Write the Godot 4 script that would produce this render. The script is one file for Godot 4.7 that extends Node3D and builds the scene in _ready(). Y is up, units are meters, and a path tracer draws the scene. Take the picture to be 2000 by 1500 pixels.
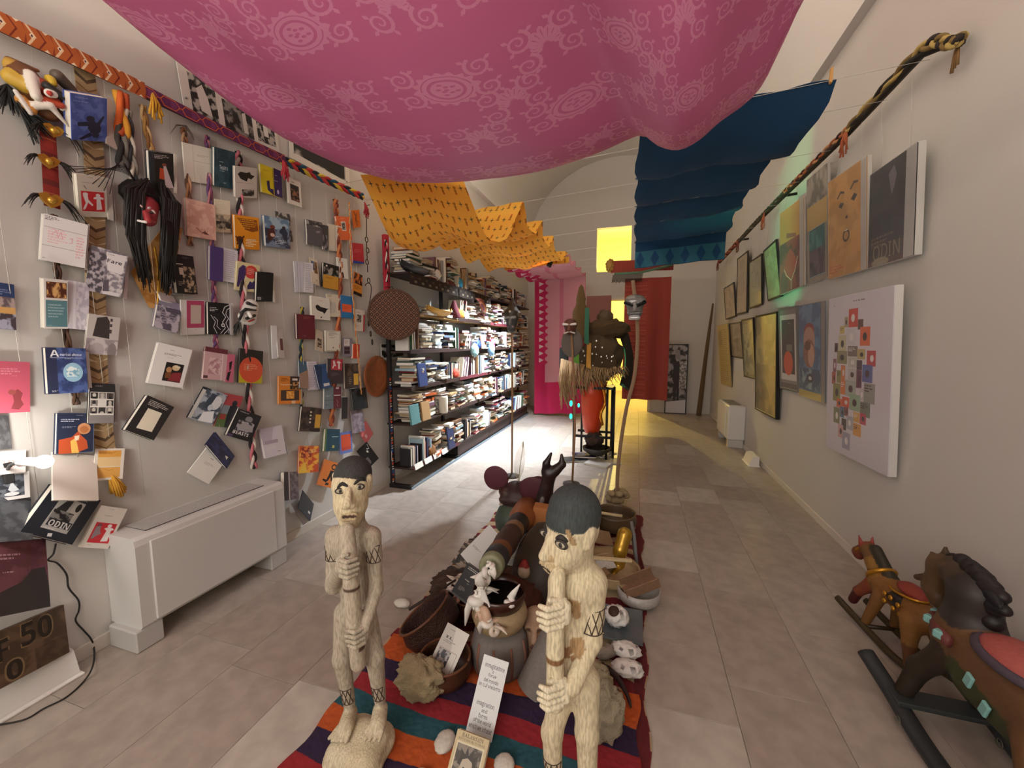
extends Node3D
# A gallery room with a vaulted ceiling: hanging books, a crowded bookshelf, cloths on strings and carved figures on rugs.
var rnd := RandomNumberGenerator.new()
var mats := {}
var atlases := []
var pen := Vector2i.ZERO
var shelf_h := 0
var papers: StandardMaterial3D
var noise_tex: Texture2D
var relief_tex: Texture2D
var streak_tex: Texture2D

func _ready():
	# ---- camera
	var cam := Camera3D.new()
	cam.name = "camera"
	cam.fov = 2.0 * rad_to_deg(atan(750.0 / 780.0))
	cam.position = Vector3(0, 1.5, 0)
	cam.rotation_degrees = Vector3(-5.856, 17.352, 0)
	cam.near = 0.05
	add_child(cam)
	# ---- surroundings and exposure
	var we := WorldEnvironment.new()
	we.name = "surroundings"
	var e := Environment.new()
	e.background_mode = Environment.BG_COLOR
	e.background_color = Color(0, 0, 0)
	e.tonemap_mode = Environment.TONE_MAPPER_LINEAR
	e.tonemap_exposure = 1.18
	e.sdfgi_enabled = true
	e.ssao_enabled = true
	e.ssil_enabled = true
	we.environment = e
	add_child(we)
	# ---- large lights, unseen, placed to brighten room and vault; their fittings are built in lamps()
	area("unseen_back_window_light", Vector3(-0.8, 2.2, 2.04), Vector3(-0.8, 1.9, -3.0), Vector2(2.4, 1.5), Color(1.0, 0.975, 0.94), 6.0)
	area("unseen_uplight_glow", Vector3(-0.5, 3.2, 0.7), Vector3(-0.6, 5.0, -0.6), Vector2(1.6, 0.3), Color(1.0, 0.935, 0.86), 7.5)
	area("unseen_uplight_glow", Vector3(-0.7, 3.8, -2.5), Vector3(-0.7, 6.0, -3.0), Vector2(1.0, 0.25), Color(1.0, 0.93, 0.85), 4.0)
	area("unseen_uplight_glow", Vector3(-1.7, 3.06, -4.6), Vector3(-0.9, 6.0, -5.4), Vector2(0.7, 0.2), Color(1.0, 0.94, 0.87), 2.6)
	for p in [Vector3(-1.25, 2.66, -5.0), Vector3(-1.25, 2.66, -5.6), Vector3(-1.3, 2.6, -5.95)]:
		spot("unseen_spot_beam", p, Vector3(-2.0, 0.7, p.z * 1.5 + 2.9), 46.0, Color(0.92, 0.96, 1.0), 21.0)  # spots out of view, placed to light the bookshelf and the floor beside it
	omni("clip_lamp_glow", Vector3(-2.24, 1.13, -0.82), Color(1, 0.98, 0.95), 0.1)
	omni("next_room_glow", Vector3(-0.3, 2.7, -10.6), Color(1.0, 0.9, 0.5), 6.0)
	spot("green_beam", Vector3(-0.86, 0.62, -5.75), Vector3(1.5, 2.95, -4.45), 23.0, Color(0.4, 1.0, 0.65), 5.0)
	rnd.seed = 11
	make_textures()
	room()
	lamps()
	left_wall()
	bookshelf()
	cloths()
	right_wall()
	back_stage()
	carpet_things()
	statues()
	rocking_horses()
	finish_atlases()

# ------------------------------------------------------------------ lights
func area(called, at, to, size, c, power):
	var l := AreaLight3D.new()
	l.name = called
	l.area_size = size
	l.light_color = c
	l.light_energy = power
	l.shadow_enabled = true
	l.area_range = 30.0
	add_child(l, true)
	l.look_at_from_position(at, to, Vector3(0, 0, -1) if absf((to - at).normalized().y) > 0.9 else Vector3.UP)

func spot(called, at, to, angle, c, power):
	var l := SpotLight3D.new()
	l.name = called
	l.spot_angle = angle
	l.spot_range = 30.0
	l.spot_attenuation = 2.0
	l.light_color = c
	l.light_energy = power
	l.light_size = 0.04
	l.shadow_enabled = true
	add_child(l, true)
	l.look_at_from_position(at, to, Vector3(0, 0, 1))

func omni(called, at, c, power):
	var l := OmniLight3D.new()
	l.name = called
	l.position = at
	l.omni_range = 30.0
	l.omni_attenuation = 2.0
	l.light_color = c
	l.light_energy = power
	l.light_size = 0.03
	l.shadow_enabled = true
	add_child(l, true)

# ------------------------------------------------------------------ nodes
func numbered(called: String) -> String:
	var n := called
	var k := 1
	while has_node(n):
		n = "%s_%03d" % [called, k]
		k += 1
	return n

var counts := {}
func top_name(called: String) -> String:
	var k: int = counts.get(called, 0)
	counts[called] = k + 1
	return called if k == 0 else "%s_%03d" % [called, k]

func metas(o: Node, label := "", category := "", group := "", kind := ""):
	if label: o.set_meta("label", label)
	if category: o.set_meta("category", category)
	if group: o.set_meta("group", group)
	if kind: o.set_meta("kind", kind)

func thing(called: String, label: String, category: String, at := Vector3.ZERO, group := "") -> Node3D:
	var o := Node3D.new()
	o.name = top_name(called)
	add_child(o)
	o.position = at
	metas(o, label, category, group)
	return o

func part(parent: Node, called: String, mesh: Mesh, m: Material, at := Vector3.ZERO, rot := Vector3.ZERO) -> MeshInstance3D:
	var o := MeshInstance3D.new()
	o.name = called
	o.mesh = mesh
	o.material_override = m
	parent.add_child(o, true)
	o.position = at
	o.rotation = rot
	return o

func one(called: String, label: String, category: String, mesh: Mesh, m: Material, at := Vector3.ZERO, rot := Vector3.ZERO, group := "") -> MeshInstance3D:
	var o := part(self, top_name(called), mesh, m, at, rot)
	metas(o, label, category, group)
	return o

func struct(called: String, mesh: Mesh, m: Material, at := Vector3.ZERO) -> MeshInstance3D:
	var o := part(self, top_name(called), mesh, m, at)
	metas(o, "", "", "", "structure")
	return o

# ------------------------------------------------------------------ materials
func make_textures():
	var n := FastNoiseLite.new()
	n.seed = 4
	n.frequency = 0.03
	n.fractal_octaves = 5
	var im := n.get_seamless_image(256, 256)
	im.convert(Image.FORMAT_RGB8)
	for y in 256:
		for x in 256:
			var v := 0.9 + 0.13 * im.get_pixel(x, y).r
			im.set_pixel(x, y, Color(minf(v, 1), minf(v, 1), minf(v, 1)))
	noise_tex = ImageTexture.create_from_image(im)
	n.frequency = 0.12
	var rl := n.get_seamless_image(256, 256)
	rl.convert(Image.FORMAT_RGB8)
	relief_tex = ImageTexture.create_from_image(rl)
	var sk := n.get_seamless_image(256, 256)
	sk.convert(Image.FORMAT_RGB8)
	for y in 256:
		for x in 256:
			var v := 0.8 + 0.24 * smoothstep(0.2, 0.75, sk.get_pixel(x, y).r)
			sk.set_pixel(x, y, Color(minf(v, 1), minf(v * 0.985, 1), minf(v * 0.955, 1)))
	streak_tex = ImageTexture.create_from_image(sk)
	papers = mat("e8e2d4", 0.9)

func mat(hex: String, rough := 0.85, metal := 0.0, grain := 0.0, relief := 0.0) -> StandardMaterial3D:
	var key := "%s_%s_%s_%s_%s" % [hex, rough, metal, grain, relief]
	if mats.has(key): return mats[key]
	var m := StandardMaterial3D.new()
	m.albedo_color = Color(hex)
	m.roughness = rough
	m.metallic = metal
	if grain > 0.0:
		m.albedo_texture = noise_tex
		m.uv1_triplanar = true
		m.uv1_scale = Vector3.ONE * grain
	if relief > 0.0:
		m.heightmap_enabled = true
		m.heightmap_texture = relief_tex
		m.heightmap_scale = relief
		m.uv1_triplanar = true
		m.uv1_scale = Vector3.ONE * (grain if grain > 0.0 else 4.0)
	mats[key] = m
	return m

func vmat(rough := 0.8, metal := 0.0, grain := 0.0, relief := 0.0) -> StandardMaterial3D:
	var key := "v_%s_%s_%s_%s" % [rough, metal, grain, relief]
	if mats.has(key): return mats[key]
	var m: StandardMaterial3D = mat("ffffff", rough, metal, grain, relief).duplicate()
	m.vertex_color_use_as_albedo = true
	mats[key] = m
	return m

func glow(hex: String, power: float) -> StandardMaterial3D:
	var m := StandardMaterial3D.new()
	m.albedo_color = Color(hex)
	m.emission_enabled = true
	m.emission = Color(hex)
	m.emission_energy_multiplier = power
	return m

func picture(im: Image, rough := 0.8) -> StandardMaterial3D:
	var m := StandardMaterial3D.new()
	m.albedo_texture = ImageTexture.create_from_image(im)
	m.roughness = rough
	return m

# ------------------------------------------------------------------ shapes
func tri(st: SurfaceTool, a: Vector3, b: Vector3, c: Vector3):
	st.add_vertex(a)
	st.add_vertex(b)
	st.add_vertex(c)

func quad(st: SurfaceTool, a: Vector3, b: Vector3, c: Vector3, d: Vector3):   # a b c d clockwise seen from the front
	tri(st, a, b, c)
	tri(st, a, c, d)

func start(smooth := 0) -> SurfaceTool:
	var st := SurfaceTool.new()
	st.begin(Mesh.PRIMITIVE_TRIANGLES)
	st.set_smooth_group(smooth if smooth > 0 else -1)
	st.set_color(Color.WHITE)
	st.set_uv(Vector2.ZERO)
	return st

func done(st: SurfaceTool) -> ArrayMesh:
	st.generate_normals()
	return st.commit()

func add_box(st: SurfaceTool, c: Vector3, s: Vector3, b := 0.0, q := Basis.IDENTITY):   # a box with bevelled edges
	var h := s * 0.5
	b = minf(b, minf(h.x, minf(h.y, h.z)) * 0.9)
	if b <= 0.0:
		var f := [[Vector3(1, 0, 0), Vector3(0, 1, 0), Vector3(0, 0, 1)], [Vector3(0, 1, 0), Vector3(0, 0, 1), Vector3(1, 0, 0)], [Vector3(0, 0, 1), Vector3(1, 0, 0), Vector3(0, 1, 0)]]
		for k in f:
			for g in [1.0, -1.0]:
				var n: Vector3 = k[0] * g * h
				var u: Vector3 = k[1] * h * g
				var v: Vector3 = k[2] * h
				quad(st, c + q * (n - u - v), c + q * (n - u + v), c + q * (n + u + v), c + q * (n + u - v))
		return
	var i := h - Vector3(b, b, b)
	for ax in 3:
		var a1 := (ax + 1) % 3
		var a2 := (ax + 2) % 3
		for g in [1.0, -1.0]:
			var p := []
			for w in [[-1, -1], [-1, 1], [1, 1], [1, -1]]:
				var t := Vector3.ZERO
				t[ax] = h[ax] * g
				t[a1] = i[a1] * w[0] * g
				t[a2] = i[a2] * w[1]
				p.append(c + q * t)
			quad(st, p[0], p[1], p[2], p[3])
			for k in [1.0, -1.0]:      # edge along a2 between faces ax and a1
				var e := []
				for w in [[0, -1], [0, 1], [1, 1], [1, -1]]:
					var t := Vector3.ZERO
					t[ax] = (h[ax] if w[0] == 0 else i[ax]) * g
					t[a1] = (i[a1] if w[0] == 0 else h[a1]) * k
					t[a2] = i[a2] * w[1]
					e.append(c + q * t)
				if g * k > 0: quad(st, e[0], e[1], e[2], e[3])
				else: quad(st, e[3], e[2], e[1], e[0])
	for x in [1.0, -1.0]:
		for y in [1.0, -1.0]:
			for z in [1.0, -1.0]:
				var s3 := Vector3(x, y, z)
				var A := c + q * (Vector3(h.x, i.y, i.z) * s3)
				var B := c + q * (Vector3(i.x, h.y, i.z) * s3)
				var C := c + q * (Vector3(i.x, i.y, h.z) * s3)
				if x * y * z > 0: tri(st, A, C, B)
				else: tri(st, A, B, C)

func box(s: Vector3, b := 0.0) -> ArrayMesh:
	var st := start()
	add_box(st, Vector3.ZERO, s, b)
	return done(st)

func boxes(list: Array, b := 0.0) -> ArrayMesh:   # each: x y z w h d
	var st := start()
	for k in list: add_box(st, Vector3(k[0], k[1], k[2]), Vector3(k[3], k[4], k[5]), b)
	return done(st)

func add_lathe(st: SurfaceTool, prof: Array, seg := 24, wob := 0.0, xf := Transform3D.IDENTITY):   # prof: pairs radius, height
	var ring := []
	for k in prof:
		var row := PackedVector3Array()
		for j in seg + 1:
			var a := TAU * (j % seg) / seg
			var r: float = k[0] * (1.0 + wob * sin(a * 3.0 + k[1] * 40.0))
			row.append(xf * Vector3(cos(a) * r, k[1], sin(a) * r))
		ring.append(row)
	for i in prof.size() - 1:
		for j in seg:
			st.set_uv(Vector2(float(j) / seg, float(i) / prof.size()))
			var a: Vector3 = ring[i][j]
			var b: Vector3 = ring[i][j + 1]
			var c: Vector3 = ring[i + 1][j + 1]
			var d: Vector3 = ring[i + 1][j]
			if a != b: tri(st, a, b, c)
			if c != d: tri(st, a, c, d)

func lathe(prof: Array, seg := 24, wob := 0.0) -> ArrayMesh:
	var st := start(1)
	add_lathe(st, prof, seg, wob)
	return done(st)

func add_tube(st: SurfaceTool, path: Array, rad, seg := 8, flat := 1.0, up := Vector3.UP):   # rad: number or one per point; capped
	var n := path.size()
	var rows := []
	var fr := Vector3.ZERO
	for i in n:
		var t: Vector3 = (path[mini(i + 1, n - 1)] - path[maxi(i - 1, 0)]).normalized()
		if fr == Vector3.ZERO:
			fr = t.cross(up)
			if fr.length() < 0.1: fr = t.cross(Vector3(1, 0, 0.2))
		fr = (fr - t * fr.dot(t)).normalized()
		var bn := t.cross(fr)
		var r: float = rad[i] if rad is Array else rad
		var row := PackedVector3Array()
		for j in seg + 1:
			var a := TAU * (j % seg) / seg
			row.append(path[i] + fr * cos(a) * r + bn * sin(a) * r * flat)
		rows.append(row)
	for i in n - 1:
		for j in seg:
			st.set_uv(Vector2(float(j) / seg, float(i)))
			quad(st, rows[i][j], rows[i + 1][j], rows[i + 1][j + 1], rows[i][j + 1])
	for j in seg:
		tri(st, path[0], rows[0][j], rows[0][j + 1])
		tri(st, path[n - 1], rows[n - 1][j + 1], rows[n - 1][j])

func tube(path: Array, rad, seg := 8, flat := 1.0, up := Vector3.UP) -> ArrayMesh:
	var st := start(1)
	add_tube(st, path, rad, seg, flat, up)
	return done(st)

func spline(p: Array, n: int) -> Array:   # Catmull-Rom through the points, n steps each
	var out := []
	for i in p.size() - 1:
		for k in n:
			out.append(crom(p, i, float(k) / n))
	out.append(p[-1])
	return out

func crom(p: Array, i: int, t: float):
	var a = p[maxi(i - 1, 0)]
	var b = p[i]
	var c = p[mini(i + 1, p.size() - 1)]
	var d = p[mini(i + 2, p.size() - 1)]
	return 0.5 * (b * 2.0 + (c - a) * t + (a * 2.0 - b * 5.0 + c * 4.0 - d) * t * t + (b * 3.0 - a - c * 3.0 + d) * t * t * t)

func sheet(rows: Array, thick := 0.002, uvs := Vector2.ONE) -> ArrayMesh:   # rows of points -> a skin of some thickness; smooth
	var nv := rows.size()
	var nu: int = rows[0].size()
	var nor := []
	for i in nv:
		var r := []
		for j in nu:
			var u: Vector3 = rows[i][mini(j + 1, nu - 1)] - rows[i][maxi(j - 1, 0)]
			var v: Vector3 = rows[mini(i + 1, nv - 1)][j] - rows[maxi(i - 1, 0)][j]
			r.append(u.cross(v).normalized() * thick * 0.5)
		nor.append(r)
	var dist := [0.0]
	for i in range(1, nv): dist.append(dist[-1] + rows[i][nu / 2].distance_to(rows[i - 1][nu / 2]))
	var st := start(1)
	for side in [1.0, -1.0]:
		st.set_smooth_group(1 if side > 0 else 2)
		for i in nv - 1:
			for j in nu - 1:
				var q := [[i, j], [i, j + 1], [i + 1, j + 1], [i + 1, j]]
				for k in ([0, 1, 2, 0, 2, 3] if side < 0 else [0, 2, 1, 0, 3, 2]):
					var w: Array = q[k]
					st.set_uv(Vector2(float(w[1]) / (nu - 1), dist[w[0]] / dist[-1]) * uvs)
					st.add_vertex(rows[w[0]][w[1]] + nor[w[0]][w[1]] * side)
	st.set_smooth_group(-1)
	var rim := []
	for j in nu: rim.append([0, j])
	for i in range(1, nv): rim.append([i, nu - 1])
	for j in range(nu - 2, -1, -1): rim.append([nv - 1, j])
	for i in range(nv - 2, -1, -1): rim.append([i, 0])
	for k in rim.size() - 1:
		var a: Array = rim[k]
		var b: Array = rim[k + 1]
		st.set_uv(Vector2(float(a[1]) / (nu - 1), dist[a[0]] / dist[-1]) * uvs)
		quad(st, rows[a[0]][a[1]] + nor[a[0]][a[1]], rows[b[0]][b[1]] + nor[b[0]][b[1]], rows[b[0]][b[1]] - nor[b[0]][b[1]], rows[a[0]][a[1]] - nor[a[0]][a[1]])
	return done(st)

func dense(rows: Array, nu: int, nv: int) -> Array:   # refine a coarse net of points in both directions
	var wide := []
	for r in rows: wide.append(spline(r, nu))
	var out := []
	for i in wide.size() - 1:
		for k in nv:
			var row := []
			for j in wide[0].size():
				var col := []
				for w in wide: col.append(w[j])
				row.append(crom(col, i, float(k) / nv))
			out.append(row)
	out.append(wide[-1])
	return out

func plate(pts: PackedVector2Array, depth: float, bev := 0.0) -> ArrayMesh:   # an outline in x, y extruded to z = 0 .. depth; front at +depth, uv over the bounds
	var st := start()
	var lo := Vector2(1e9, 1e9)
	var hi := -lo
	var twice := 0.0
	for i in pts.size():
		lo = lo.min(pts[i])
		hi = hi.max(pts[i])
		var b := pts[(i + 1) % pts.size()]
		twice += pts[i].x * b.y - b.x * pts[i].y
	if twice < 0: pts.reverse()
	var idx := Geometry2D.triangulate_polygon(pts)
	for f in range(0, idx.size(), 3):
		var t := [pts[idx[f]], pts[idx[f + 1]], pts[idx[f + 2]]]
		if (t[1] - t[0]).cross(t[2] - t[0]) > 0: t.reverse()
		for k in 3:
			st.set_uv((t[k] - lo) / (hi - lo) * Vector2(1, -1) + Vector2(0, 1))
			st.add_vertex(Vector3(t[k].x, t[k].y, depth))
		for k in [2, 1, 0]:
			st.add_vertex(Vector3(t[k].x, t[k].y, 0))
	for i in pts.size():
		var a := pts[i]
		var b := pts[(i + 1) % pts.size()]
		st.set_uv(((a - lo) / (hi - lo)).clampf(0.02, 0.98) * Vector2(1, -1) + Vector2(0, 1))
		quad(st, Vector3(a.x, a.y, 0), Vector3(a.x, a.y, depth), Vector3(b.x, b.y, depth), Vector3(b.x, b.y, 0))
	return done(st)

func ngon(rx: float, ry: float, n: int, c := Vector2.ZERO) -> PackedVector2Array:
	var p := PackedVector2Array()
	for i in n: p.append(c + Vector2(cos(TAU * i / n) * rx, sin(TAU * i / n) * ry))
	return p

func lump(seed_no: int, s: Vector3, rough := 0.2, freq := 3.0, sub := 14) -> ArrayMesh:   # a stone: a ball pushed about by noise
	var n := FastNoiseLite.new()
	n.seed = seed_no
	n.frequency = freq * 0.3
	n.fractal_octaves = 4
	var rows := []
	for i in sub + 1:
		var row := PackedVector3Array()
		for j in sub * 2 + 1:
			var th := PI * i / sub
			var ph := TAU * (j % (sub * 2)) / (sub * 2)
			var d := Vector3(sin(th) * cos(ph), cos(th), sin(th) * sin(ph))
			row.append(d * s * (1.0 + rough * n.get_noise_3dv(d * 3.0)))
		rows.append(row)
	var st := start(1)
	for i in sub:
		for j in sub * 2:
			if i > 0: tri(st, rows[i][j], rows[i + 1][j + 1], rows[i][j + 1])
			if i < sub - 1: tri(st, rows[i][j], rows[i + 1][j], rows[i + 1][j + 1])
	return done(st)

# A body: tapered capsules joined by a smooth minimum, meshed as surface nets.
# each bone: [a, ra, b, rb, colour, k, mode, n, s]; mode 0 joins, 1 cuts, 2 only paints; n and s flatten it along n to s of its width
func blob(bones: Array, cell: float, st: SurfaceTool):
	var lo := Vector3.ONE * 1e9
	var hi := -lo
	for b in bones:
		if b[6] > 0: continue
		for e in [[b[0], b[1]], [b[2], b[3]]]:
			lo = lo.min(e[0] - Vector3.ONE * e[1])
			hi = hi.max(e[0] + Vector3.ONE * e[1])
	lo -= Vector3.ONE * cell * 3
	var n := Vector3i((hi - lo) / cell) + Vector3i(4, 4, 4)
	var nx := n.x
	var nxy := n.x * n.y
	var f := PackedFloat32Array()
	f.resize(nxy * n.z)
	f.fill(1.0)
	var col := PackedInt32Array()
	col.resize(f.size())
	var cd := PackedFloat32Array()
	cd.resize(f.size())
	cd.fill(1.0)
	var tint := []
	for bi in bones.size():
		var b: Array = bones[bi]
		tint.append(Color(b[4]).srgb_to_linear())
		var a: Vector3 = b[0]
		var ab: Vector3 = b[2] - a
		var ra: float = b[1]
		var dr: float = b[3] - ra
		var l2 := maxf(ab.length_squared(), 1e-9)
		var k: float = b[5]
		var mode: int = b[6]
		var squash: bool = b.size() > 8
		var nn: Vector3 = b[7] if squash else Vector3.ZERO
		var sq: float = 1.0 / b[8] - 1.0 if squash else 0.0
		var m := maxf(ra, b[3]) * (maxf(1.0, b[8]) if squash else 1.0) + k + cell * 2.5
		var p0 := Vector3i(((a.min(b[2]) - Vector3.ONE * m - lo) / cell).floor()).max(Vector3i.ZERO)
		var p1 := Vector3i(((a.max(b[2]) + Vector3.ONE * m - lo) / cell).ceil()).min(n - Vector3i.ONE)
		for z in range(p0.z, p1.z + 1):
			for y in range(p0.y, p1.y + 1):
				var o := z * nxy + y * nx
				for x in range(p0.x, p1.x + 1):
					var p := lo + Vector3(x, y, z) * cell - a
					if squash: p += nn * (p.dot(nn) * sq)
					var t := clampf(p.dot(ab) / l2, 0.0, 1.0)
					var d := (p - ab * t).length() - ra - dr * t
					var i := o + x
					if mode == 0:
						var g := f[i]
						var h := maxf(k - absf(g - d), 0.0)
						f[i] = minf(g, d) - (h * h * 0.25 / k if k > 0.0 else 0.0)
						if d < cd[i]:
							cd[i] = d
							col[i] = bi
					elif mode == 1:
						if -d > f[i]:
							f[i] = -d
							col[i] = bi
							cd[i] = -1.0
					elif d < cell * 0.4:
						col[i] = bi
						cd[i] = -2.0
	var vid := PackedInt32Array()
	vid.resize(f.size())
	vid.fill(-1)
	var verts := PackedVector3Array()
	var tints := PackedColorArray()
	var offs := [0, 1, nx, nx + 1, nxy, nxy + 1, nxy + nx, nxy + nx + 1]
	var o1: int = offs[3]
	var edges := [[0, 1], [2, 3], [4, 5], [6, 7], [0, 2], [1, 3], [4, 6], [5, 7], [0, 4], [1, 5], [2, 6], [3, 7]]
	var cor := []
	for c in 8: cor.append(Vector3(c & 1, (c >> 1) & 1, c >> 2))
	for z in n.z - 1:
		for y in n.y - 1:
			var o := z * nxy + y * nx
			for x in n.x - 1:
				var i := o + x
				var s := int(f[i] < 0) + int(f[i + 1] < 0) + int(f[i + nx] < 0) + int(f[i + o1] < 0)
				var i2 := i + nxy
				s += int(f[i2] < 0) + int(f[i2 + 1] < 0) + int(f[i2 + nx] < 0) + int(f[i2 + o1] < 0)
				if s == 0 or s == 8: continue
				var sum := Vector3.ZERO
				var cnt := 0
				for e in edges:
					var fa := f[i + offs[e[0]]]
					var fb := f[i + offs[e[1]]]
					if (fa < 0) != (fb < 0):
						sum += cor[e[0]].lerp(cor[e[1]], fa / (fa - fb))
						cnt += 1
				vid[i] = verts.size()
				verts.append(lo + (Vector3(x, y, z) + sum / cnt) * cell)
				var best := 0
				for c in range(1, 8):
					if cd[i + offs[c]] < cd[i + offs[best]]: best = c
				tints.append(tint[col[i + offs[best]]])
	st.set_smooth_group(7)
	var axes := [[1, nx, nxy], [nx, nxy, 1], [nxy, 1, nx]]
	for z in range(1, n.z - 1):
		for y in range(1, n.y - 1):
			var o := z * nxy + y * nx
			for x in range(1, n.x - 1):
				var i := o + x
				if vid[i] < 0: continue
				for ax in axes:
					var fa := f[i]
					var fb := f[i + ax[0]]
					if (fa < 0) == (fb < 0): continue
					var q := [vid[i], vid[i - ax[1]], vid[i - ax[1] - ax[2]], vid[i - ax[2]]]
					if q[1] < 0 or q[2] < 0 or q[3] < 0: continue
					for j in ([0, 2, 1, 0, 3, 2] if fa < 0 else [0, 1, 2, 0, 2, 3]):
						st.set_color(tints[q[j]])
						st.add_vertex(verts[q[j]])
	st.set_color(Color.WHITE)

func field(bones: Array, p: Vector3) -> float:
	var f := 9.0
	for b in bones:
		if b[6] != 0: continue
		var ab: Vector3 = b[2] - b[0]
		var q: Vector3 = p - b[0]
		if b.size() > 8: q += b[7] * (q.dot(b[7]) * (1.0 / b[8] - 1.0))
		var t := clampf(q.dot(ab) / maxf(ab.length_squared(), 1e-9), 0.0, 1.0)
		var d: float = (q - ab * t).length() - lerpf(b[1], b[3], t)
		var h := maxf(b[5] - absf(f - d), 0.0)
		f = minf(f, d) - (h * h * 0.25 / b[5] if b[5] > 0.0 else 0.0)
	return f

func on_skin(bones: Array, p: Vector3, dir: Vector3) -> Vector3:   # the point of the surface met when coming in along -dir
	var q := p + dir * 0.1
	var best := q
	var least := 9.0
	for i in 60:
		var d := field(bones, q)
		if d < least:
			least = d
			best = q
		if d < 0.0004 or (q - p).dot(dir) < -0.12: break
		q -= dir * maxf(d * 0.8, 0.0005)
	return best

func body(bones: Array, cell: float) -> ArrayMesh:
	var st := start(1)
	blob(bones, cell, st)
	return done(st)

func V(x, y, z) -> Vector3: return Vector3(x, y, z)

# ------------------------------------------------------------------ prints: covers and posters drawn into shared sheets
func cell_for(w: int, h: int) -> Array:   # [sheet number, Rect2i]
	if pen.x + w > 2048:
		pen = Vector2i(0, pen.y + shelf_h)
		shelf_h = 0
	if atlases.is_empty() or pen.y + h > 2048:
		var m := StandardMaterial3D.new()
		m.roughness = 0.55
		atlases.append([Image.create(2048, 2048, false, Image.FORMAT_RGB8), m])
		pen = Vector2i.ZERO
		shelf_h = 0
	var r := Rect2i(pen, Vector2i(w, h))
	pen.x += w
	shelf_h = maxi(shelf_h, h)
	return [atlases.size() - 1, r]

func finish_atlases():
	for a in atlases: a[1].albedo_texture = ImageTexture.create_from_image(a[0])

func printed(ops: String, w := 160, h := 224) -> Array:   # -> [material, uv rectangle]
	var c := cell_for(w, h)
	draw(atlases[c[0]][0], c[1], ops)
	var r: Rect2i = c[1]
	return [atlases[c[0]][1], Rect2((r.position.x + 1) / 2048.0, (r.position.y + 1) / 2048.0, (r.size.x - 2) / 2048.0, (r.size.y - 2) / 2048.0)]

func fill_poly(im: Image, clip: Rect2i, pts: Array, c: Color):
	var y0 := 1e9
	var y1 := -1e9
	for p in pts:
		y0 = minf(y0, p.y)
		y1 = maxf(y1, p.y)
	for y in range(maxi(int(y0), clip.position.y), mini(int(y1) + 1, clip.end.y)):
		var xs := []
		for i in pts.size():
			var a: Vector2 = pts[i]
			var b: Vector2 = pts[(i + 1) % pts.size()]
			if (a.y <= y + 0.5) != (b.y <= y + 0.5):
				xs.append(a.x + (y + 0.5 - a.y) / (b.y - a.y) * (b.x - a.x))
		xs.sort()
		for i in range(0, xs.size() - 1, 2):
			var l := maxi(roundi(xs[i]), clip.position.x)
			var r := mini(roundi(xs[i + 1]), clip.end.x)
			if r > l: im.fill_rect(Rect2i(l, y, r - l, 1), c)

var fonts := {}
func write(im: Image, clip: Rect2i, at: Rect2, words: String, c: Color, font := "Droid Sans"):
	if not fonts.has(font):
		var sf := SystemFont.new()
		sf.font_names = PackedStringArray([font.trim_suffix("*")])
		if font.ends_with("*"): sf.font_weight = 700
		fonts[font] = sf
	var t := TextMesh.new()
	t.font = fonts[font]
	t.font_size = 48
	t.depth = 0.0
	t.text = words
	var ar := t.get_mesh_arrays()
	if ar.is_empty() or ar[Mesh.ARRAY_VERTEX] == null or ar[Mesh.ARRAY_VERTEX].size() == 0: return
	var vs: PackedVector3Array = ar[Mesh.ARRAY_VERTEX]
	var ix: PackedInt32Array = ar[Mesh.ARRAY_INDEX] if ar[Mesh.ARRAY_INDEX] != null else PackedInt32Array(range(vs.size()))
	var bb := AABB(vs[0], Vector3.ZERO)
	for v in vs: bb = bb.expand(v)
	var s := at.size / Vector2(maxf(bb.size.x, 1e-4), maxf(bb.size.y, 1e-4))
	for k in range(0, ix.size(), 3):
		var tr := []
		for j in 3:
			var v := vs[ix[k + j]]
			tr.append(at.position + Vector2((v.x - bb.position.x) * s.x, (bb.end.y - v.y) * s.y))
		fill_poly(im, clip, tr, c)

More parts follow.
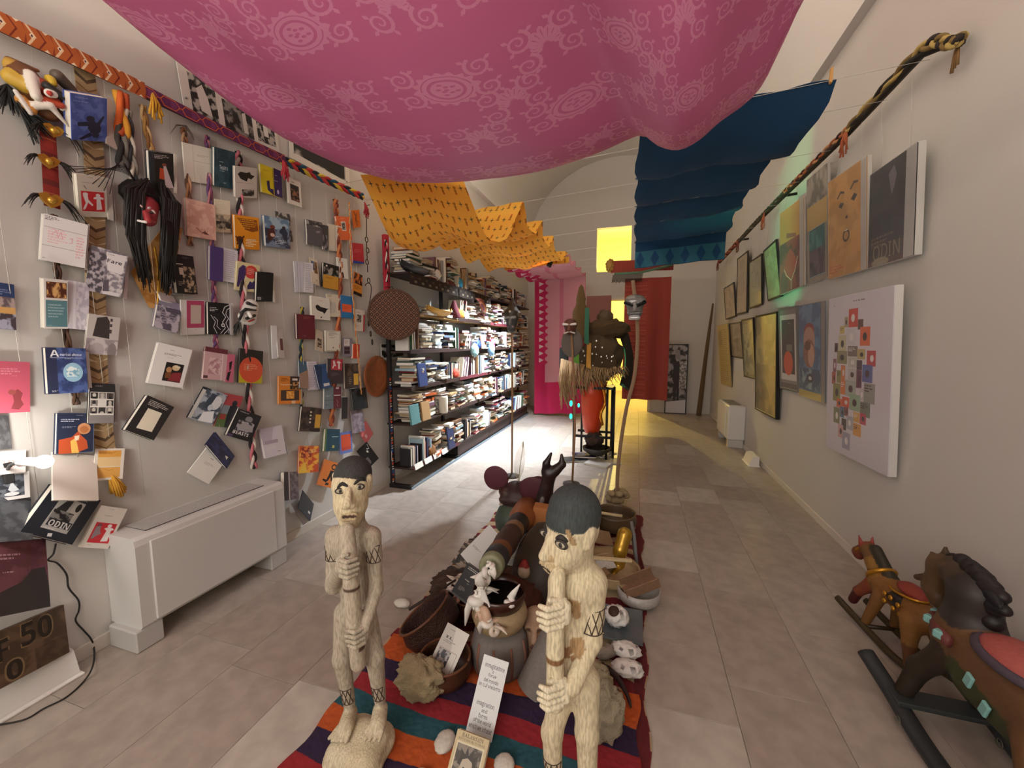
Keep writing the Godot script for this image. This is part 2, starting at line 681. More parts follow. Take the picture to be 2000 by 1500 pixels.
# B colour | R x y w h colour | E cx cy rx ry colour | P colour x y ... | T x y w h colour words | S (serif) | D (bold) | L x y w h n colour (lines of print too small to read)
# | N x y w h dark light seed (a printed photograph) | F x y w h colour (frame) | W colour x y x y ... width (stroke)
func draw(im: Image, r: Rect2i, ops: String):
	var o := Vector2(r.position)
	var k := Vector2(r.size) / 100.0
	for op in ops.split("|", false):
		var a := op.strip_edges().split(" ", false)
		match a[0]:
			"B": im.fill_rect(r, Color(a[1]))
			"R": im.fill_rect(Rect2i(Rect2(o + Vector2(float(a[1]), float(a[2])) * k, Vector2(float(a[3]), float(a[4])) * k)).intersection(r), Color(a[5]))
			"E":
				var p := []
				for i in 28: p.append(o + Vector2(float(a[1]) + cos(TAU * i / 28) * float(a[3]), float(a[2]) + sin(TAU * i / 28) * float(a[4])) * k)
				fill_poly(im, r, p, Color(a[5]))
			"P":
				var p := []
				for i in range(2, a.size() - 1, 2): p.append(o + Vector2(float(a[i]), float(a[i + 1])) * k)
				fill_poly(im, r, p, Color(a[1]))
			"T", "S", "D":
				write(im, r, Rect2(o + Vector2(float(a[1]), float(a[2])) * k, Vector2(float(a[3]), float(a[4])) * k), " ".join(a.slice(6)), Color(a[5]), {"T": "Droid Sans", "S": "Droid Serif", "D": "Droid Sans*"}[a[0]])
			"L":
				var n := int(a[5])
				for i in n:
					var w := float(a[3]) * (1.0 if i < n - 1 else 0.6) * (0.82 + 0.18 * absf(sin(i * 5.1)))
					var x := 0.0
					while x < w:
						var g := minf(2.0 + 5.0 * absf(sin(x * 3.7 + i * 2.3)), w - x)
						im.fill_rect(Rect2i(Rect2(o + Vector2(float(a[1]) + x, float(a[2]) + float(a[4]) * i / n) * k, Vector2(g * k.x, maxf(1.0, float(a[4]) / n * 0.5 * k.y)))).intersection(r), Color(a[6]))
						x += g + 1.4
			"N":
				var q := Rect2i(Rect2(o + Vector2(float(a[1]), float(a[2])) * k, Vector2(float(a[3]), float(a[4])) * k)).intersection(r)
				if q.size.x < 1 or q.size.y < 1: continue
				var n := FastNoiseLite.new()
				n.seed = int(a[7])
				n.frequency = 2.2 / maxf(q.size.x, 8)
				n.fractal_octaves = 4
				var c0 := Color(a[5])
				var c1 := Color(a[6])
				for y in q.size.y:
					for x in q.size.x:
						im.set_pixel(q.position.x + x, q.position.y + y, c0.lerp(c1, smoothstep(0.3, 0.72, n.get_noise_2d(x, y) + 0.5)))
			"F":
				var q := Rect2(o + Vector2(float(a[1]), float(a[2])) * k, Vector2(float(a[3]), float(a[4])) * k)
				var t := maxf(1.0, k.x * 1.3)
				for e in [Rect2(q.position, Vector2(q.size.x, t)), Rect2(q.position + Vector2(0, q.size.y - t), Vector2(q.size.x, t)), Rect2(q.position, Vector2(t, q.size.y)), Rect2(q.position + Vector2(q.size.x - t, 0), Vector2(t, q.size.y))]:
					im.fill_rect(Rect2i(e).intersection(r), Color(a[5]))
			"W":
				var w := float(a[-1]) * 0.5 * k.x
				for i in range(2, a.size() - 4, 2):
					var p := o + Vector2(float(a[i]), float(a[i + 1])) * k
					var q := o + Vector2(float(a[i + 2]), float(a[i + 3])) * k
					var d := (q - p).normalized() * w
					var nn := Vector2(-d.y, d.x)
					fill_poly(im, r, [p - d + nn, q + d + nn, q + d - nn, p - d - nn], Color(a[1]))

# a box whose front (+z) shows a print; the other faces take the print's corner colour
func print_box(w: float, h: float, t: float, uv: Rect2) -> ArrayMesh:
	var st := start()
	var x := w * 0.5
	var y := h * 0.5
	var z := t * 0.5
	var p := [V(-x, y, z), V(x, y, z), V(x, -y, z), V(-x, -y, z)]
	var u := [uv.position, uv.position + Vector2(uv.size.x, 0), uv.end, uv.position + Vector2(0, uv.size.y)]
	for k in [0, 1, 2, 0, 2, 3]:
		st.set_uv(u[k])
		st.add_vertex(p[k])
	st.set_uv(uv.position + uv.size * 0.012)
	var b := Vector3(0, 0, -t)
	quad(st, p[1] + b, p[0] + b, p[3] + b, p[2] + b)
	quad(st, p[0] + b, p[1] + b, p[1], p[0])
	quad(st, p[3], p[2], p[2] + b, p[3] + b)
	quad(st, p[0] + b, p[0], p[3], p[3] + b)
	quad(st, p[1], p[1] + b, p[2] + b, p[2])
	return done(st)

# ------------------------------------------------------------------ the room
func room():
	var plaster := mat("cbc7c1", 0.92)
	var bed := struct("floor", boxes([[-0.5, -0.075, -4.6, 5.6, 0.12, 16.0]]), mat("6f625a", 0.8))
	var tones := []
	for h in ["b0a59a", "ab9f94", "b5aba0", "a4978c", "c0b7ac"]: tones.append(mat(h, 0.36, 0.0, 1.1))
	var shapes := {}
	var n := 0
	for ci in 11:
		var x0 := -2.497 + 0.366 * ci
		var z := 2.2 - 0.3 * rnd.randf()
		var k := 0
		var cuts := []
		if ci == 7: cuts = [-1.2, -1.62, -2.02, -2.73, -3.12, -3.86, -4.22]
		if ci == 2: cuts = [-0.65, -1.257, -1.82, -2.42, -2.66]
		while z > -9.2:
			var ln: float = [0.4, 0.52, 0.62, 0.74][rnd.randi() % 4]
			var tone: Material = tones[[0, 1, 2, 3, 0, 1, 2, 0, 4, 1][rnd.randi() % 10]]
			for c in cuts:
				if z > c + 0.02 and z - ln < c + 0.12: ln = z - c
			if ci == 7 and absf(z + 2.73) < 0.02: tone = tones[4]
			if ci == 7 and absf(z + 3.86) < 0.02: tone = tones[4]
			if ci == 2 and absf(z + 1.257) < 0.02: tone = tones[3]
			if ci == 3 and z < -1.0 and z > -1.7: tone = tones[3]
			ln = minf(ln, z + 9.2) if z - ln < -9.0 else ln
			var key := "%.3f" % ln
			if not shapes.has(key): shapes[key] = box(V(0.3645, 0.02, ln - 0.0015), 0.0012)
			var t := part(bed, "tile", shapes[key], tone, V(x0 + 0.183, -0.01, z - ln * 0.5))
			z -= ln
	struct("floor", boxes([[-0.3, -0.05, -11.2, 4.0, 0.1, 4.0]]), mat("b3a192", 0.36, 0.0, 1.1))
	struct("wall_left", boxes([[-2.63, 3.0, -3.6, 0.3, 6.0, 12.0]]), plaster)
	struct("wall_right", boxes([[1.65, 3.0, -3.6, 0.3, 6.0, 12.0]]), plaster)
	# far wall with a doorway and, above it, an opening
	struct("wall_far", boxes([[-1.78, 3.0, -9.375, 1.72, 6.0, 0.35], [-0.835, 1.53, -9.375, 0.17, 3.06, 0.35], [-0.835, 5.0, -9.375, 0.17, 2.0, 0.35], [1.0, 3.0, -9.375, 1.5, 6.0, 0.35], [-0.25, 2.755, -9.375, 1.0, 0.61, 0.35], [0.03, 3.53, -9.375, 0.44, 0.94, 0.35], [-0.25, 5.0, -9.375, 1.0, 2.0, 0.35]]), plaster)
	struct("trim_1", boxes([[-0.76, 1.225, -9.19, 0.06, 2.45, 0.04], [0.28, 1.225, -9.19, 0.06, 2.45, 0.04], [-0.24, 2.47, -9.19, 1.1, 0.06, 0.04]], 0.004), mat("d8d0bf", 0.7))
	# the room beyond
	var cream := mat("efe3c0", 0.9)
	struct("wall_beyond", boxes([[-0.3, 3.0, -13.1, 4.2, 6.0, 0.2], [-2.3, 3.0, -11.3, 0.2, 6.0, 3.8], [1.7, 3.0, -11.3, 0.2, 6.0, 3.8]]), cream)
	struct("ceiling_beyond", boxes([[-0.3, 4.7, -11.3, 4.2, 0.2, 3.8]]), cream)
	# vault
	var rows := []
	for z in [2.35, -1.0, -4.0, -7.0, -9.55]:
		var row := []
		for i in 41:
			var a := PI * i / 40.0
			row.append(V(-0.49 - cos(a) * 1.992, 3.85 + sin(a) * 1.68, z))
		rows.append(row)
	struct("ceiling", sheet(rows, 0.16), mat("d8d5d0", 0.94))
	# wall behind the viewer with an unseen window placed to light the room
	struct("wall_back", boxes([[-2.24, 3.0, 2.3, 0.48, 6.0, 0.24], [1.05, 3.0, 2.3, 1.1, 6.0, 0.24], [-0.75, 0.7, 2.3, 2.5, 1.4, 0.24], [-0.75, 4.5, 2.3, 2.5, 3.0, 0.24]]), plaster)
	var wf := struct("unseen_window_1", boxes([[-2.0 + 0.05, 2.2, 2.25, 0.06, 1.6, 0.06], [0.44, 2.2, 2.25, 0.06, 1.6, 0.06], [-0.75, 1.43, 2.25, 2.5, 0.06, 0.06], [-0.75, 2.97, 2.25, 2.5, 0.06, 0.06], [-0.75, 2.2, 2.25, 0.05, 1.6, 0.06]], 0.004), mat("d9d7d2", 0.5))
	part(wf, "pane", boxes([[-0.75, 2.2, 2.27, 2.4, 1.5, 0.01]]), glow("fff4e6", 1.2))
	struct("baseboard_left", boxes([[-2.474, 0.035, -1.0, 0.012, 0.07, 6.2]], 0.002), mat("cbc3b8", 0.7))
	struct("baseboard_right", boxes([[1.494, 0.03, -3.4, 0.012, 0.06, 11.5]], 0.002), mat("d8d0c6", 0.6))

func lamps():
	# unseen uplights that brighten the vault, and unseen small spots that light the shelves
	var body := mat("d5d3cf", 0.4)
	for k in [[-0.5, 3.12, 0.7, 1.6, "nearest the back wall"], [-0.7, 3.72, -2.5, 1.0, "above the pink cloth"], [-1.7, 2.98, -4.6, 0.7, "above the yellow cloth"]]:
		var t := thing("unseen_uplight", "unseen slim white bar lamp on an arm from the left wall, %s" % k[4], "lamp", V(k[0], k[1], k[2]))
		part(t, "tray", boxes([[0, 0, 0, k[3], 0.04, 0.26], [-k[3] / 2, 0.03, 0, 0.012, 0.06, 0.26], [k[3] / 2, 0.03, 0, 0.012, 0.06, 0.26]], 0.003), body)
		part(t, "tube", boxes([[0, 0.035, 0, k[3] - 0.06, 0.02, 0.2]]), glow("fff1de", 1.2))
		part(t, "bracket_arm", tube([V(-k[3] * 0.45, -0.01, 0.05), V(-2.475 - k[0], -0.01, 0.05)], 0.012, 8), body)
		part(t, "wall_plate", boxes([[-2.473 - k[0], -0.01, 0.05, 0.014, 0.1, 0.1]], 0.003), body)
	for i in 3:
		var at: Vector3 = [V(-1.23, 2.71, -5.0), V(-1.23, 2.71, -5.6), V(-1.28, 2.65, -5.95)][i]
		var t := thing("unseen_spotlight", "small black unseen spot aimed at the bookshelf, the %s of three along its length" % ["nearest", "middle", "farthest"][i], "lamp", at, "unseen spots above the bookshelf")
		var hs := part(t, "housing", lathe([[0.0, 0.1], [0.03, 0.1], [0.036, 0.0], [0.036, -0.03], [0.028, -0.03], [0.028, 0.0], [0.0, 0.01]], 16), mat("141414", 0.5))
		hs.rotation = V(0, 0, -0.45)
		part(t, "lens", lathe([[0.0, 0.006], [0.024, 0.006], [0.024, 0.0], [0.0, 0.0]], 14), glow("e6f2ff", 3.0), V(-0.002, 0.012, 0), V(0, 0, -0.45))
		part(t, "hook", tube([V(0.045, 0.09, 0), V(0.045, 0.13, 0), V(0.045, 0.15, 0.01)], 0.004, 5), mat("222222", 0.6))

# ------------------------------------------------------------------ left wall
func turn_left(roll: float, yaw: float, pitch: float) -> Basis:   # local x runs along the wall away from the viewer, z out of it
	return Basis(V(0, 0, -1), V(0, 1, 0), V(1, 0, 0)) * Basis.from_euler(V(pitch, yaw, roll))

func turn_right(roll: float, yaw: float, pitch: float) -> Basis:
	return Basis(V(0, 0, 1), V(0, 1, 0), V(-1, 0, 0)) * Basis.from_euler(V(pitch, yaw, roll))

func left_wall():
	fan_heaters()
	left_rod()
	hanging_books()
	left_masks()
	left_odds()

func hanging_books():
	var rows := [
		["blue book with a dark leaping dancer silhouette, open beside the tusked mask", 0.03, [["c", -2.368, 2.497, -1.247, 0.169, 0.188, 0.44, 0.48, 0.43, "B 5470c4|N 0 0 100 100 4c66bb 6a84d4 3|L 12 6 70 6 1 8fa6e2|L 8 14 80 5 1 8fa6e2|E 52 50 12 7 22264a|E 64 70 18 14 22264a|P 22264a 48 52 62 52 78 70 60 84 44 72|P 22264a 16 60 50 56 52 66 18 68|P 22264a 70 58 88 40 92 42 76 66|P 22264a 50 80 60 86 26 98 18 96|P 22264a 56 84 78 82 72 92 58 90"], ["p", -2.446, 2.549, -1.372, 0.049, 0.238, -0.19, 0.22, -0.11, "B c8bdb0"]]],
		["dark book with an orange cone and white gown on its cover", 0.02, [["c", -2.403, 2.397, -1.546, 0.140, 0.176, 0.34, 0.31, 0.35, "B 14161c|R 0 0 22 100 2a3440|L 22 8 60 12 3 e8e8e8|P d8552e 42 42 70 45 60 75 38 72|P e6d8dc 56 34 66 34 98 98 62 98|E 60 33 10 4 8c4a35|P e0d0d4 30 88 44 86 46 98 28 98"], ["p", -2.446, 2.422, -1.640, 0.012, 0.214, -0.08, 0.01, -0.01, "B d8d2c6"]]],
		["large open cream book with plain ruled pages near the rod", 0.03, [["p", -2.438, 2.521, -1.767, 0.176, 0.194, 0.23, 0.09, 0.29, "B e9e4d6|R 30 0 2 100 d3ccbb|L 44 24 46 6 2 b9b2a2|R 30 42 66 1.5 cfc8b8|L 40 52 30 26 5 dcd6c8"]]],
		["dark teal paperback titled Teatro", 0.02, [["c", -2.412, 2.546, -1.900, 0.138, 0.212, 0.22, 0.14, 0.32, "B 2b4753|N 0 0 100 100 27424e 345462 7|T 24 42 40 11 e8eef0 Teatro|L 24 33 40 4 1 c8d4d8|L 24 56 50 4 1 9fb2b8|L 44 86 26 4 1 d8e0e2"]]],
		["off-white book with two ink blots of black figures", 0.015, [["c", -2.413, 2.517, -2.038, 0.181, 0.180, 0.32, 0.23, 0.32, "B dcd6cd|P 1d1b1c 12 24 24 16 50 18 66 14 70 22 88 26 72 38 58 34 52 46 36 42 24 38|N 30 72 56 22 2a2728 9d9894 4|R 8 50 70 1.5 b9a9a4"]]],
		["small book half bright yellow and half purple", 0.02, [["c", -2.430, 2.601, -2.209, 0.089, 0.176, 0.06, -0.04, 0.06, "B dfc81f|L 20 16 60 8 2 a8900c|P 3a2c5c 45 55 70 50 72 78 100 78 100 100 50 86"], ["c", -2.430, 2.609, -2.294, 0.069, 0.181, 0.02, -0.02, 0.04, "B 3b2a5e|R 0 0 8 100 e0ca22|L 20 24 60 4 1 d8d0e8|L 10 44 84 4 1 e8e2f4|E 50 82 12 8 cfc6e6"]]],
		["white book with a dark brown photograph in a narrow panel", 0.015, [["c", -2.435, 2.599, -2.444, 0.117, 0.181, 0.02, -0.01, -0.00, "B e6e0d6|R 18 22 66 62 2b2321|N 22 40 58 42 2b211e 9b6a4a 9|L 26 12 50 7 1 6c6258"]]],
		["cream paperback with a red square of two dancers, beside the long-haired mask", 0.02, [["c", -2.405, 2.168, -1.249, 0.121, 0.182, 0.28, 0.28, 0.35, "B ddd8c8|L 38 5 34 3 1 a8a294|L 16 17 70 4 1 b9b3a4|R 11 38 80 48 d2363a|E 25 45 9 4 f0ecec|P f0ecec 16 48 32 46 34 58 50 70 46 73 32 65 24 78 16 84 14 80 24 66|E 68 46 8 4 f0ecec|P f0ecec 52 52 62 49 76 49 88 52 86 56 76 55 80 80 60 82 62 56 52 56|L 24 91 30 3 1 a8a294"], ["p", -2.446, 2.188, -1.333, 0.021, 0.198, -0.06, 0.05, -0.05, "B cfcbc0"]]],
		["large white pad covered in pale red handwriting", 0.03, [["c", -2.420, 1.944, -1.144, 0.135, 0.195, -0.10, -0.16, 0.11, "B e9e6e4|L 4 4 30 9 3 45464e|R 4 26 96 1 99979a|R 0 66 100 1 99979a|L 12 28 44 34 6 eec4c8|W e2a6ae 20 40 30 30 34 44 40 32 44 46 1.5|W e2a6ae 60 42 66 40 66 50 60 52 1.5|L 76 34 18 50 8 e9b6bc|L 4 93 16 3 1 55555a"], ["p", -2.446, 1.943, -1.231, 0.005, 0.213, -0.14, 0.01, -0.01, "B d8d4d0"]]],
		["grey photographic book cover printed with people and a landscape, under the long hair", 0.025, [["c", -2.425, 1.837, -1.284, 0.128, 0.211, -0.18, -0.21, 0.04, "B c9c5c6|N 0 0 100 100 77727a d9d5d6 5|N 0 12 44 88 4f4a53 b4aeb4 6|P e3dfdf 40 6 96 4 90 48 50 46|D 46 20 40 8 3a3840 Fare|L 46 9 34 4 1 9a969c|N 52 52 44 40 8d8891 cfcaca 8|P 5d5660 44 70 58 66 62 92 46 94"], ["p", -2.446, 1.829, -1.371, 0.014, 0.220, -0.17, 0.05, -0.04, "B cfc4c4"]]],
		["leaflet at the left edge banded blue, tan and orange", 0.006, [["c", -2.444, 1.649, -0.938, 0.084, 0.187, -0.08, 0.04, -0.07, "B 5c5050|R 0 0 100 30 2f4470|L 20 14 70 14 3 7d8fb4|N 0 30 100 24 6d6064 b7a6a0 11|R 0 52 100 14 dfb06a|N 0 66 100 34 4a4048 b0b4c8 12"]]],
		["open book with a teal title page and brown photograph, its pages fanned right", 0.025, [["c", -2.425, 1.668, -1.094, 0.077, 0.214, 0.02, 0.07, 0.18, "B e8e5de|R 10 6 86 32 6a3a22|N 12 7 82 30 5a2d1a e0b070 13|R 8 42 90 54 5f8b94|L 16 50 70 30 5 a9c4c8|L 12 92 40 3 1 a9c4c8"], ["p", -2.446, 1.670, -1.177, 0.072, 0.216, -0.09, -0.00, 0.01, "B dcdae2|R 24 0 12 100 ebeaf2|N 40 0 60 100 c2bfcc e0dee6 14"]]],
		["pale grey book with a dark domed building and arches", 0.015, [["c", -2.435, 1.537, -1.250, 0.118, 0.187, -0.11, -0.03, 0.11, "B c9c2bd|P 3e3735 26 8 56 2 66 14 70 58 18 54|R 68 6 8 8 4a4344|R 68 20 8 8 4a4344|R 68 34 8 10 4a4344|N 0 60 100 40 a1979b d0c8c8 15|E 36 88 22 18 b7acb0|E 82 90 14 22 8d8385"]]],
		["dark blue book with a globe titled Amori ed altrove", 0.03, [["c", -2.420, 1.378, -1.104, 0.129, 0.202, -0.05, -0.03, -0.03, "B 3d4f86|N 0 0 100 100 30406f 50659f 16|R 0 0 26 100 2a3150|D 10 6 22 14 f0f2f6 A|D 34 12 54 6 e6e9f0 mori ed altrove|R 10 22 80 1 c8d0e4|L 46 24 30 3 1 b4c0dc|E 64 54 25 21 9cc8de|N 48 44 32 20 7fb2cc e4f2f4 17|E 60 46 8 5 e8f4f6|L 10 92 18 5 2 d8deea"], ["p", -2.446, 1.371, -1.188, 0.011, 0.208, -0.02, 0.00, -0.02, "B d6d3d4"]]],
		["white book with a painting of two bearded heads, hung alone in the middle", 0.02, [["c", -2.430, 1.376, -1.525, 0.165, 0.221, -0.27, -0.08, 0.06, "B efedea|L 38 12 26 3 1 a4a09c|L 24 21 60 6 2 8f8b88|L 34 31 36 2 1 b4b0ac|R 36 42 52 46 1e1a18|P 8c2f34 60 66 84 62 88 86 50 86|E 66 53 11 7 e2c49a|E 48 60 8 7 c08d62|P 7c4a2c 40 68 56 64 58 80 42 82|E 70 50 9 3 eadcc0"], ["p", -2.446, 1.351, -1.621, 0.007, 0.234, -0.31, 0.01, -0.01, "B dcd9d6"]]],
		["rose red leaflet with a small brown seated figure, at the left edge", 0.006, [["c", -2.444, 1.322, -0.926, 0.134, 0.210, -0.10, -0.01, -0.05, "B c0566a|L 40 14 40 14 3 d88a96|L 62 28 22 3 1 d88a96|P 8a3a40 62 60 74 54 84 62 80 74 86 84 76 94 60 92 66 78|E 62 60 8 5 9a4a48"]]],
		["black book with a grid of small black and white portraits", 0.015, [["c", -2.435, 1.213, -1.219, 0.096, 0.191, -0.17, 0.03, -0.10, "B 2a2a2e|L 20 6 60 6 1 8a8a8e|R 4 22 94 58 e4e0d8|R 6 24 28 15 3a3838|E 19 30 7 5 d8d2c8|P 1c1a1a 10 39 15 34 24 34 30 39|R 37 24 28 15 8c8884|E 50 30 7 5 c8c2b8|P c8c4bc 41 39 46 34 55 34 61 39|R 68 24 28 15 55524f|E 81 30 7 5 3a3634|P 1c1a1a 72 39 77 34 86 34 92 39|R 6 42 28 15 8c8884|E 19 48 7 5 3a3634|P c8c4bc 10 57 15 52 24 52 30 57|R 68 42 28 15 3a3838|E 81 48 7 5 c8c2b8|P c8c4bc 72 57 77 52 86 52 92 57|R 6 60 28 15 55524f|E 19 66 7 5 c8c2b8|P 1c1a1a 10 75 15 70 24 70 30 75|R 37 60 28 15 3a3838|E 50 66 7 5 3a3634|P c8c4bc 41 75 46 70 55 70 61 75|R 68 60 28 15 8c8884|E 81 66 7 5 d8d2c8|P 1c1a1a 72 75 77 70 86 70 92 75|R 0 80 100 20 8d8988"], ["p", -2.446, 1.201, -1.281, 0.019, 0.192, -0.10, 0.00, -0.01, "B 8f8a88"]]],
		["dark book with an orange costumed dancer, right above the clip lamp", 0.02, [["c", -2.430, 1.093, -1.113, 0.129, 0.182, -0.18, 0.06, -0.14, "B 27304a|F 0 0 100 100 8494b4|L 50 6 40 3 1 9aa4ba|L 10 16 60 9 2 b8c0d0|L 14 34 44 5 2 a8b0c4|E 72 40 18 14 d89a6c|E 72 42 12 9 c27a4a|P c8562f 6 66 40 60 56 46 66 58 80 70 84 90 50 100 6 100|P f0c060 36 70 50 62 60 100 40 100|P f2dcc0 46 58 60 56 58 68 48 70"]]],
		["black bound script with a cream paper label, tied with cord", 0.03, [["c", -2.420, 1.110, -1.404, 0.141, 0.195, -0.61, -0.01, -0.02, "B 2b2828|L 16 8 70 16 4 d8d4cc|P f2ecd6 24 30 74 28 78 82 26 86"]]],
		["book with a black and white portrait, a red panel and standing figure beside it", 0.012, [["c", -2.438, 1.125, -1.712, 0.144, 0.196, -0.50, -0.15, 0.06, "B 9aa2ad|P 1f242c 0 0 30 0 30 10 0 8|R 0 8 14 90 c8c6c2|N 16 4 84 92 48525f a8b0ba 26|E 62 38 28 26 3f4a58|E 72 34 20 22 d4d8dc|P 3a4452 40 10 62 12 56 52 40 56|P e2e6ea 44 70 80 58 96 94 40 98|E 60 52 10 10 c0c6cc"], ["c", -2.438, 1.075, -1.838, 0.124, 0.208, -0.30, -0.00, 0.15, "B 87919c|R 0 0 100 34 b84a50|R 0 60 100 40 5f7a4a|E 66 26 14 9 2a2c36|P 262832 46 34 86 32 90 70 70 100 50 100 44 60|R 10 62 30 16 a8463f"]]],
		["black book titled BEASTS with a crouching performer, low by the plaited cord", 0.025, [["c", -2.425, 0.966, -1.924, 0.171, 0.178, -0.48, -0.08, 0.05, "B 262528|L 10 6 76 6 1 b4b0b0|E 56 26 15 11 8f8d90|N 20 34 66 38 3a393d b8b4b8 27|P a8a4a8 20 56 50 40 84 46 90 66 60 70 30 72|D 16 74 64 12 f2f0ee BEASTS|R 0 90 22 10 5a4a6e"]]],
		["navy covered book hanging open with a white title leaf", 0.012, [["c", -2.433, 0.839, -1.765, 0.230, 0.100, -0.96, 0.28, -0.05, "B 2a3160|N 0 0 100 100 262c56 39427a 28"], ["p", -2.446, 0.772, -1.692, 0.150, 0.182, -0.77, -0.05, -0.01, "B efede6|L 46 14 28 3 1 a8a49c|L 40 30 32 6 1 8e8a84|L 30 46 44 10 3 c0bcb4"]]],
		["large black book titled ODIN with a framed woodcut of a man and a bird", 0.035, [["c", -2.409, 0.741, -1.034, 0.210, 0.203, -0.72, 0.19, -0.04, "B 262a34|L 28 12 28 4 1 c0c2c6|L 62 12 30 4 1 9a9ca2|R 25 18 52 66 b9b6b2|P 302e30 30 44 40 22 52 20 50 44 62 58 40 62|P c9c6c0 56 22 74 20 74 50 58 56|E 68 30 5 9 2a282a|N 28 44 40 22 262426 8a8784 29|R 30 62 46 15 2c2c30|D 33 64 40 12 e6e4e0 ODIN|L 26 80 50 5 1 d8d6d2|P e8e8e8 44 90 52 88 54 95 46 96"]]],
		["cream paperback with a red square of two dancers, beside the large black book", 0.015, [["c", -2.435, 0.613, -1.180, 0.115, 0.188, -0.54, 0.03, -0.04, "B e6e0d6|L 34 6 36 3 1 b0aaa0|L 30 22 60 4 1 b8b2a8|R 14 40 76 48 d2353c|E 30 46 8 4 8a4f58|P 9a8a90 20 50 36 48 40 60 48 66 38 70 24 80 20 76|E 66 46 8 4 f4f0ee|P f4f0ee 50 53 60 50 78 50 88 54 78 57 82 82 58 84 62 58|L 20 92 30 3 1 b0aaa0"]]],
		["white card with pale orange blocks, hung over the yellow tassel", 0.006, [["c", -2.444, 0.912, -1.227, 0.118, 0.151, -0.24, 0.07, -0.15, "B f6efe4|R 11 7 78 36 f2b457|R 11 28 78 30 f8d9a0|R 11 60 78 33 f2b860|L 16 12 70 8 2 c07c2a|W c8842e 34 66 50 70 64 66 1.5"]]],
		["open book with a violet cover half and a white page of faint print", 0.02, [["c", -2.430, 1.973, -1.820, 0.078, 0.200, -0.01, -0.03, 0.11, "B 4d3a78|R 0 0 6 100 6a5a90"], ["p", -2.446, 1.980, -1.917, 0.088, 0.201, -0.01, -0.01, 0.13, "B dcdae4|L 14 6 76 88 14 b4b2c2"]]],
		["cream book with purple figures and a red disc of lettering", 0.015, [["c", -2.435, 1.925, -2.024, 0.159, 0.181, 0.00, -0.00, 0.20, "B e4d9a8|E 62 30 28 23 d8443c|L 44 18 36 24 4 f0c8b4|P 45306a 8 24 24 10 36 12 40 40 34 60 40 90 28 90 24 62 14 88 6 86|P 3c2c62 50 80 60 62 70 66 78 58 90 64 100 70 100 84 52 92"]]],
		["plain black book with a small barcode, tucked behind the cream book with the red disc", 0.02, [["c", -2.427, 1.878, -2.139, 0.133, 0.196, 0.10, 0.08, 0.22, "B 121216|R 6 84 24 10 c8c8c8|R 8 86 3 7 333333|R 14 86 2 7 333333|R 20 86 4 7 333333"], ["p", -2.446, 1.884, -2.224, 0.011, 0.200, -0.03, 0.02, -0.04, "B cfcac0"]]],
		["thick black book with a relief of figures, bluish pages open behind it", 0.03, [["c", -2.420, 1.881, -1.632, 0.106, 0.210, 0.04, -0.01, 0.00, "B 1c1a19|L 44 6 40 5 2 8a8684|N 36 30 60 66 2a211c b09a80 30|R 22 34 20 18 d8cfc0|R 8 24 36 3 cfc8bc|L 12 70 28 12 3 a8a298"], ["p", -2.441, 1.872, -1.575, 0.045, 0.215, 0.23, 0.17, 0.20, "B c4ccd6"]]],
		["lilac book with a misty landscape, tilted, a blank leaf behind", 0.02, [["c", -2.430, 1.649, -1.535, 0.118, 0.163, -0.28, 0.05, -0.06, "B 8a8496|N 0 0 100 100 5f5a6c c6c0cc 31|R 0 0 100 22 8f8aa0|P 5a5668 30 26 100 20 100 36 40 40|L 8 44 80 40 5 a8a2b0"], ["p", -2.440, 1.741, -1.541, 0.106, 0.052, -0.16, 0.41, -0.40, "B d8d4d6"]]],
		["white leaf with a magenta picture frame printed on it", 0.008, [["p", -2.446, 1.646, -1.670, 0.136, 0.198, 0.06, 0.08, 0.17, "B d9d3d0|R 24 2 74 78 b8466c|R 40 14 44 54 cbbbae|L 58 84 14 6 1 c89a9a"]]],
		["black book of swirling white line drawing", 0.02, [["c", -2.430, 1.647, -1.817, 0.141, 0.190, 0.01, -0.02, 0.10, "B 141416|L 8 16 34 14 3 dcdcdc|W e4e4e4 90 4 70 12 60 30 74 44 60 60 72 78 52 96 3|W e4e4e4 96 12 80 20 74 34 86 48 74 62 86 82 66 98 3|W e4e4e4 12 40 30 60 22 76 36 96 2.5|W d8d8d8 24 44 40 56 36 74 50 84 2.5|W d8d8d8 98 40 90 52 96 70 84 94 2.5|E 62 70 8 6 e8e8e8|E 62 70 4 3 141416|R 90 0 10 100 c9c9cb"], ["p", -2.446, 1.649, -1.906, 0.009, 0.198, -0.08, 0.00, -0.01, "B d8d6d4"]]],
		["pink book of dancers under a clear sleeve, a darker one behind it", 0.015, [["c", -2.435, 1.360, -1.771, 0.136, 0.165, -0.17, 0.00, -0.02, "B d5b0b4|N 20 20 60 60 c08e98 e2c8c8 32|W b06a78 30 40 46 30 60 44 74 36 2|W b06a78 34 60 50 52 66 66 2|R 76 0 5 100 e8d4d6|R 0 86 20 10 5c3b40"], ["c", -2.435, 1.455, -1.786, 0.135, 0.028, -0.18, -0.01, 0.01, "B 6e2f3c"], ["c", -2.435, 1.343, -1.862, 0.050, 0.176, -0.18, 0.01, -0.03, "B d0708a|P 1e1a1e 30 30 70 24 60 52 40 60|P 1e1a1e 20 66 60 60 40 98 10 90"]]],
		["black book with a big orange-red disc and yellow corner", 0.012, [["c", -2.438, 1.346, -2.008, 0.168, 0.221, -0.14, 0.01, -0.02, "B 2b2624|P c8b828 0 60 100 64 100 100 0 100|E 51 60 50 38 dc5a3c|L 20 44 60 22 4 eba07c"]]],
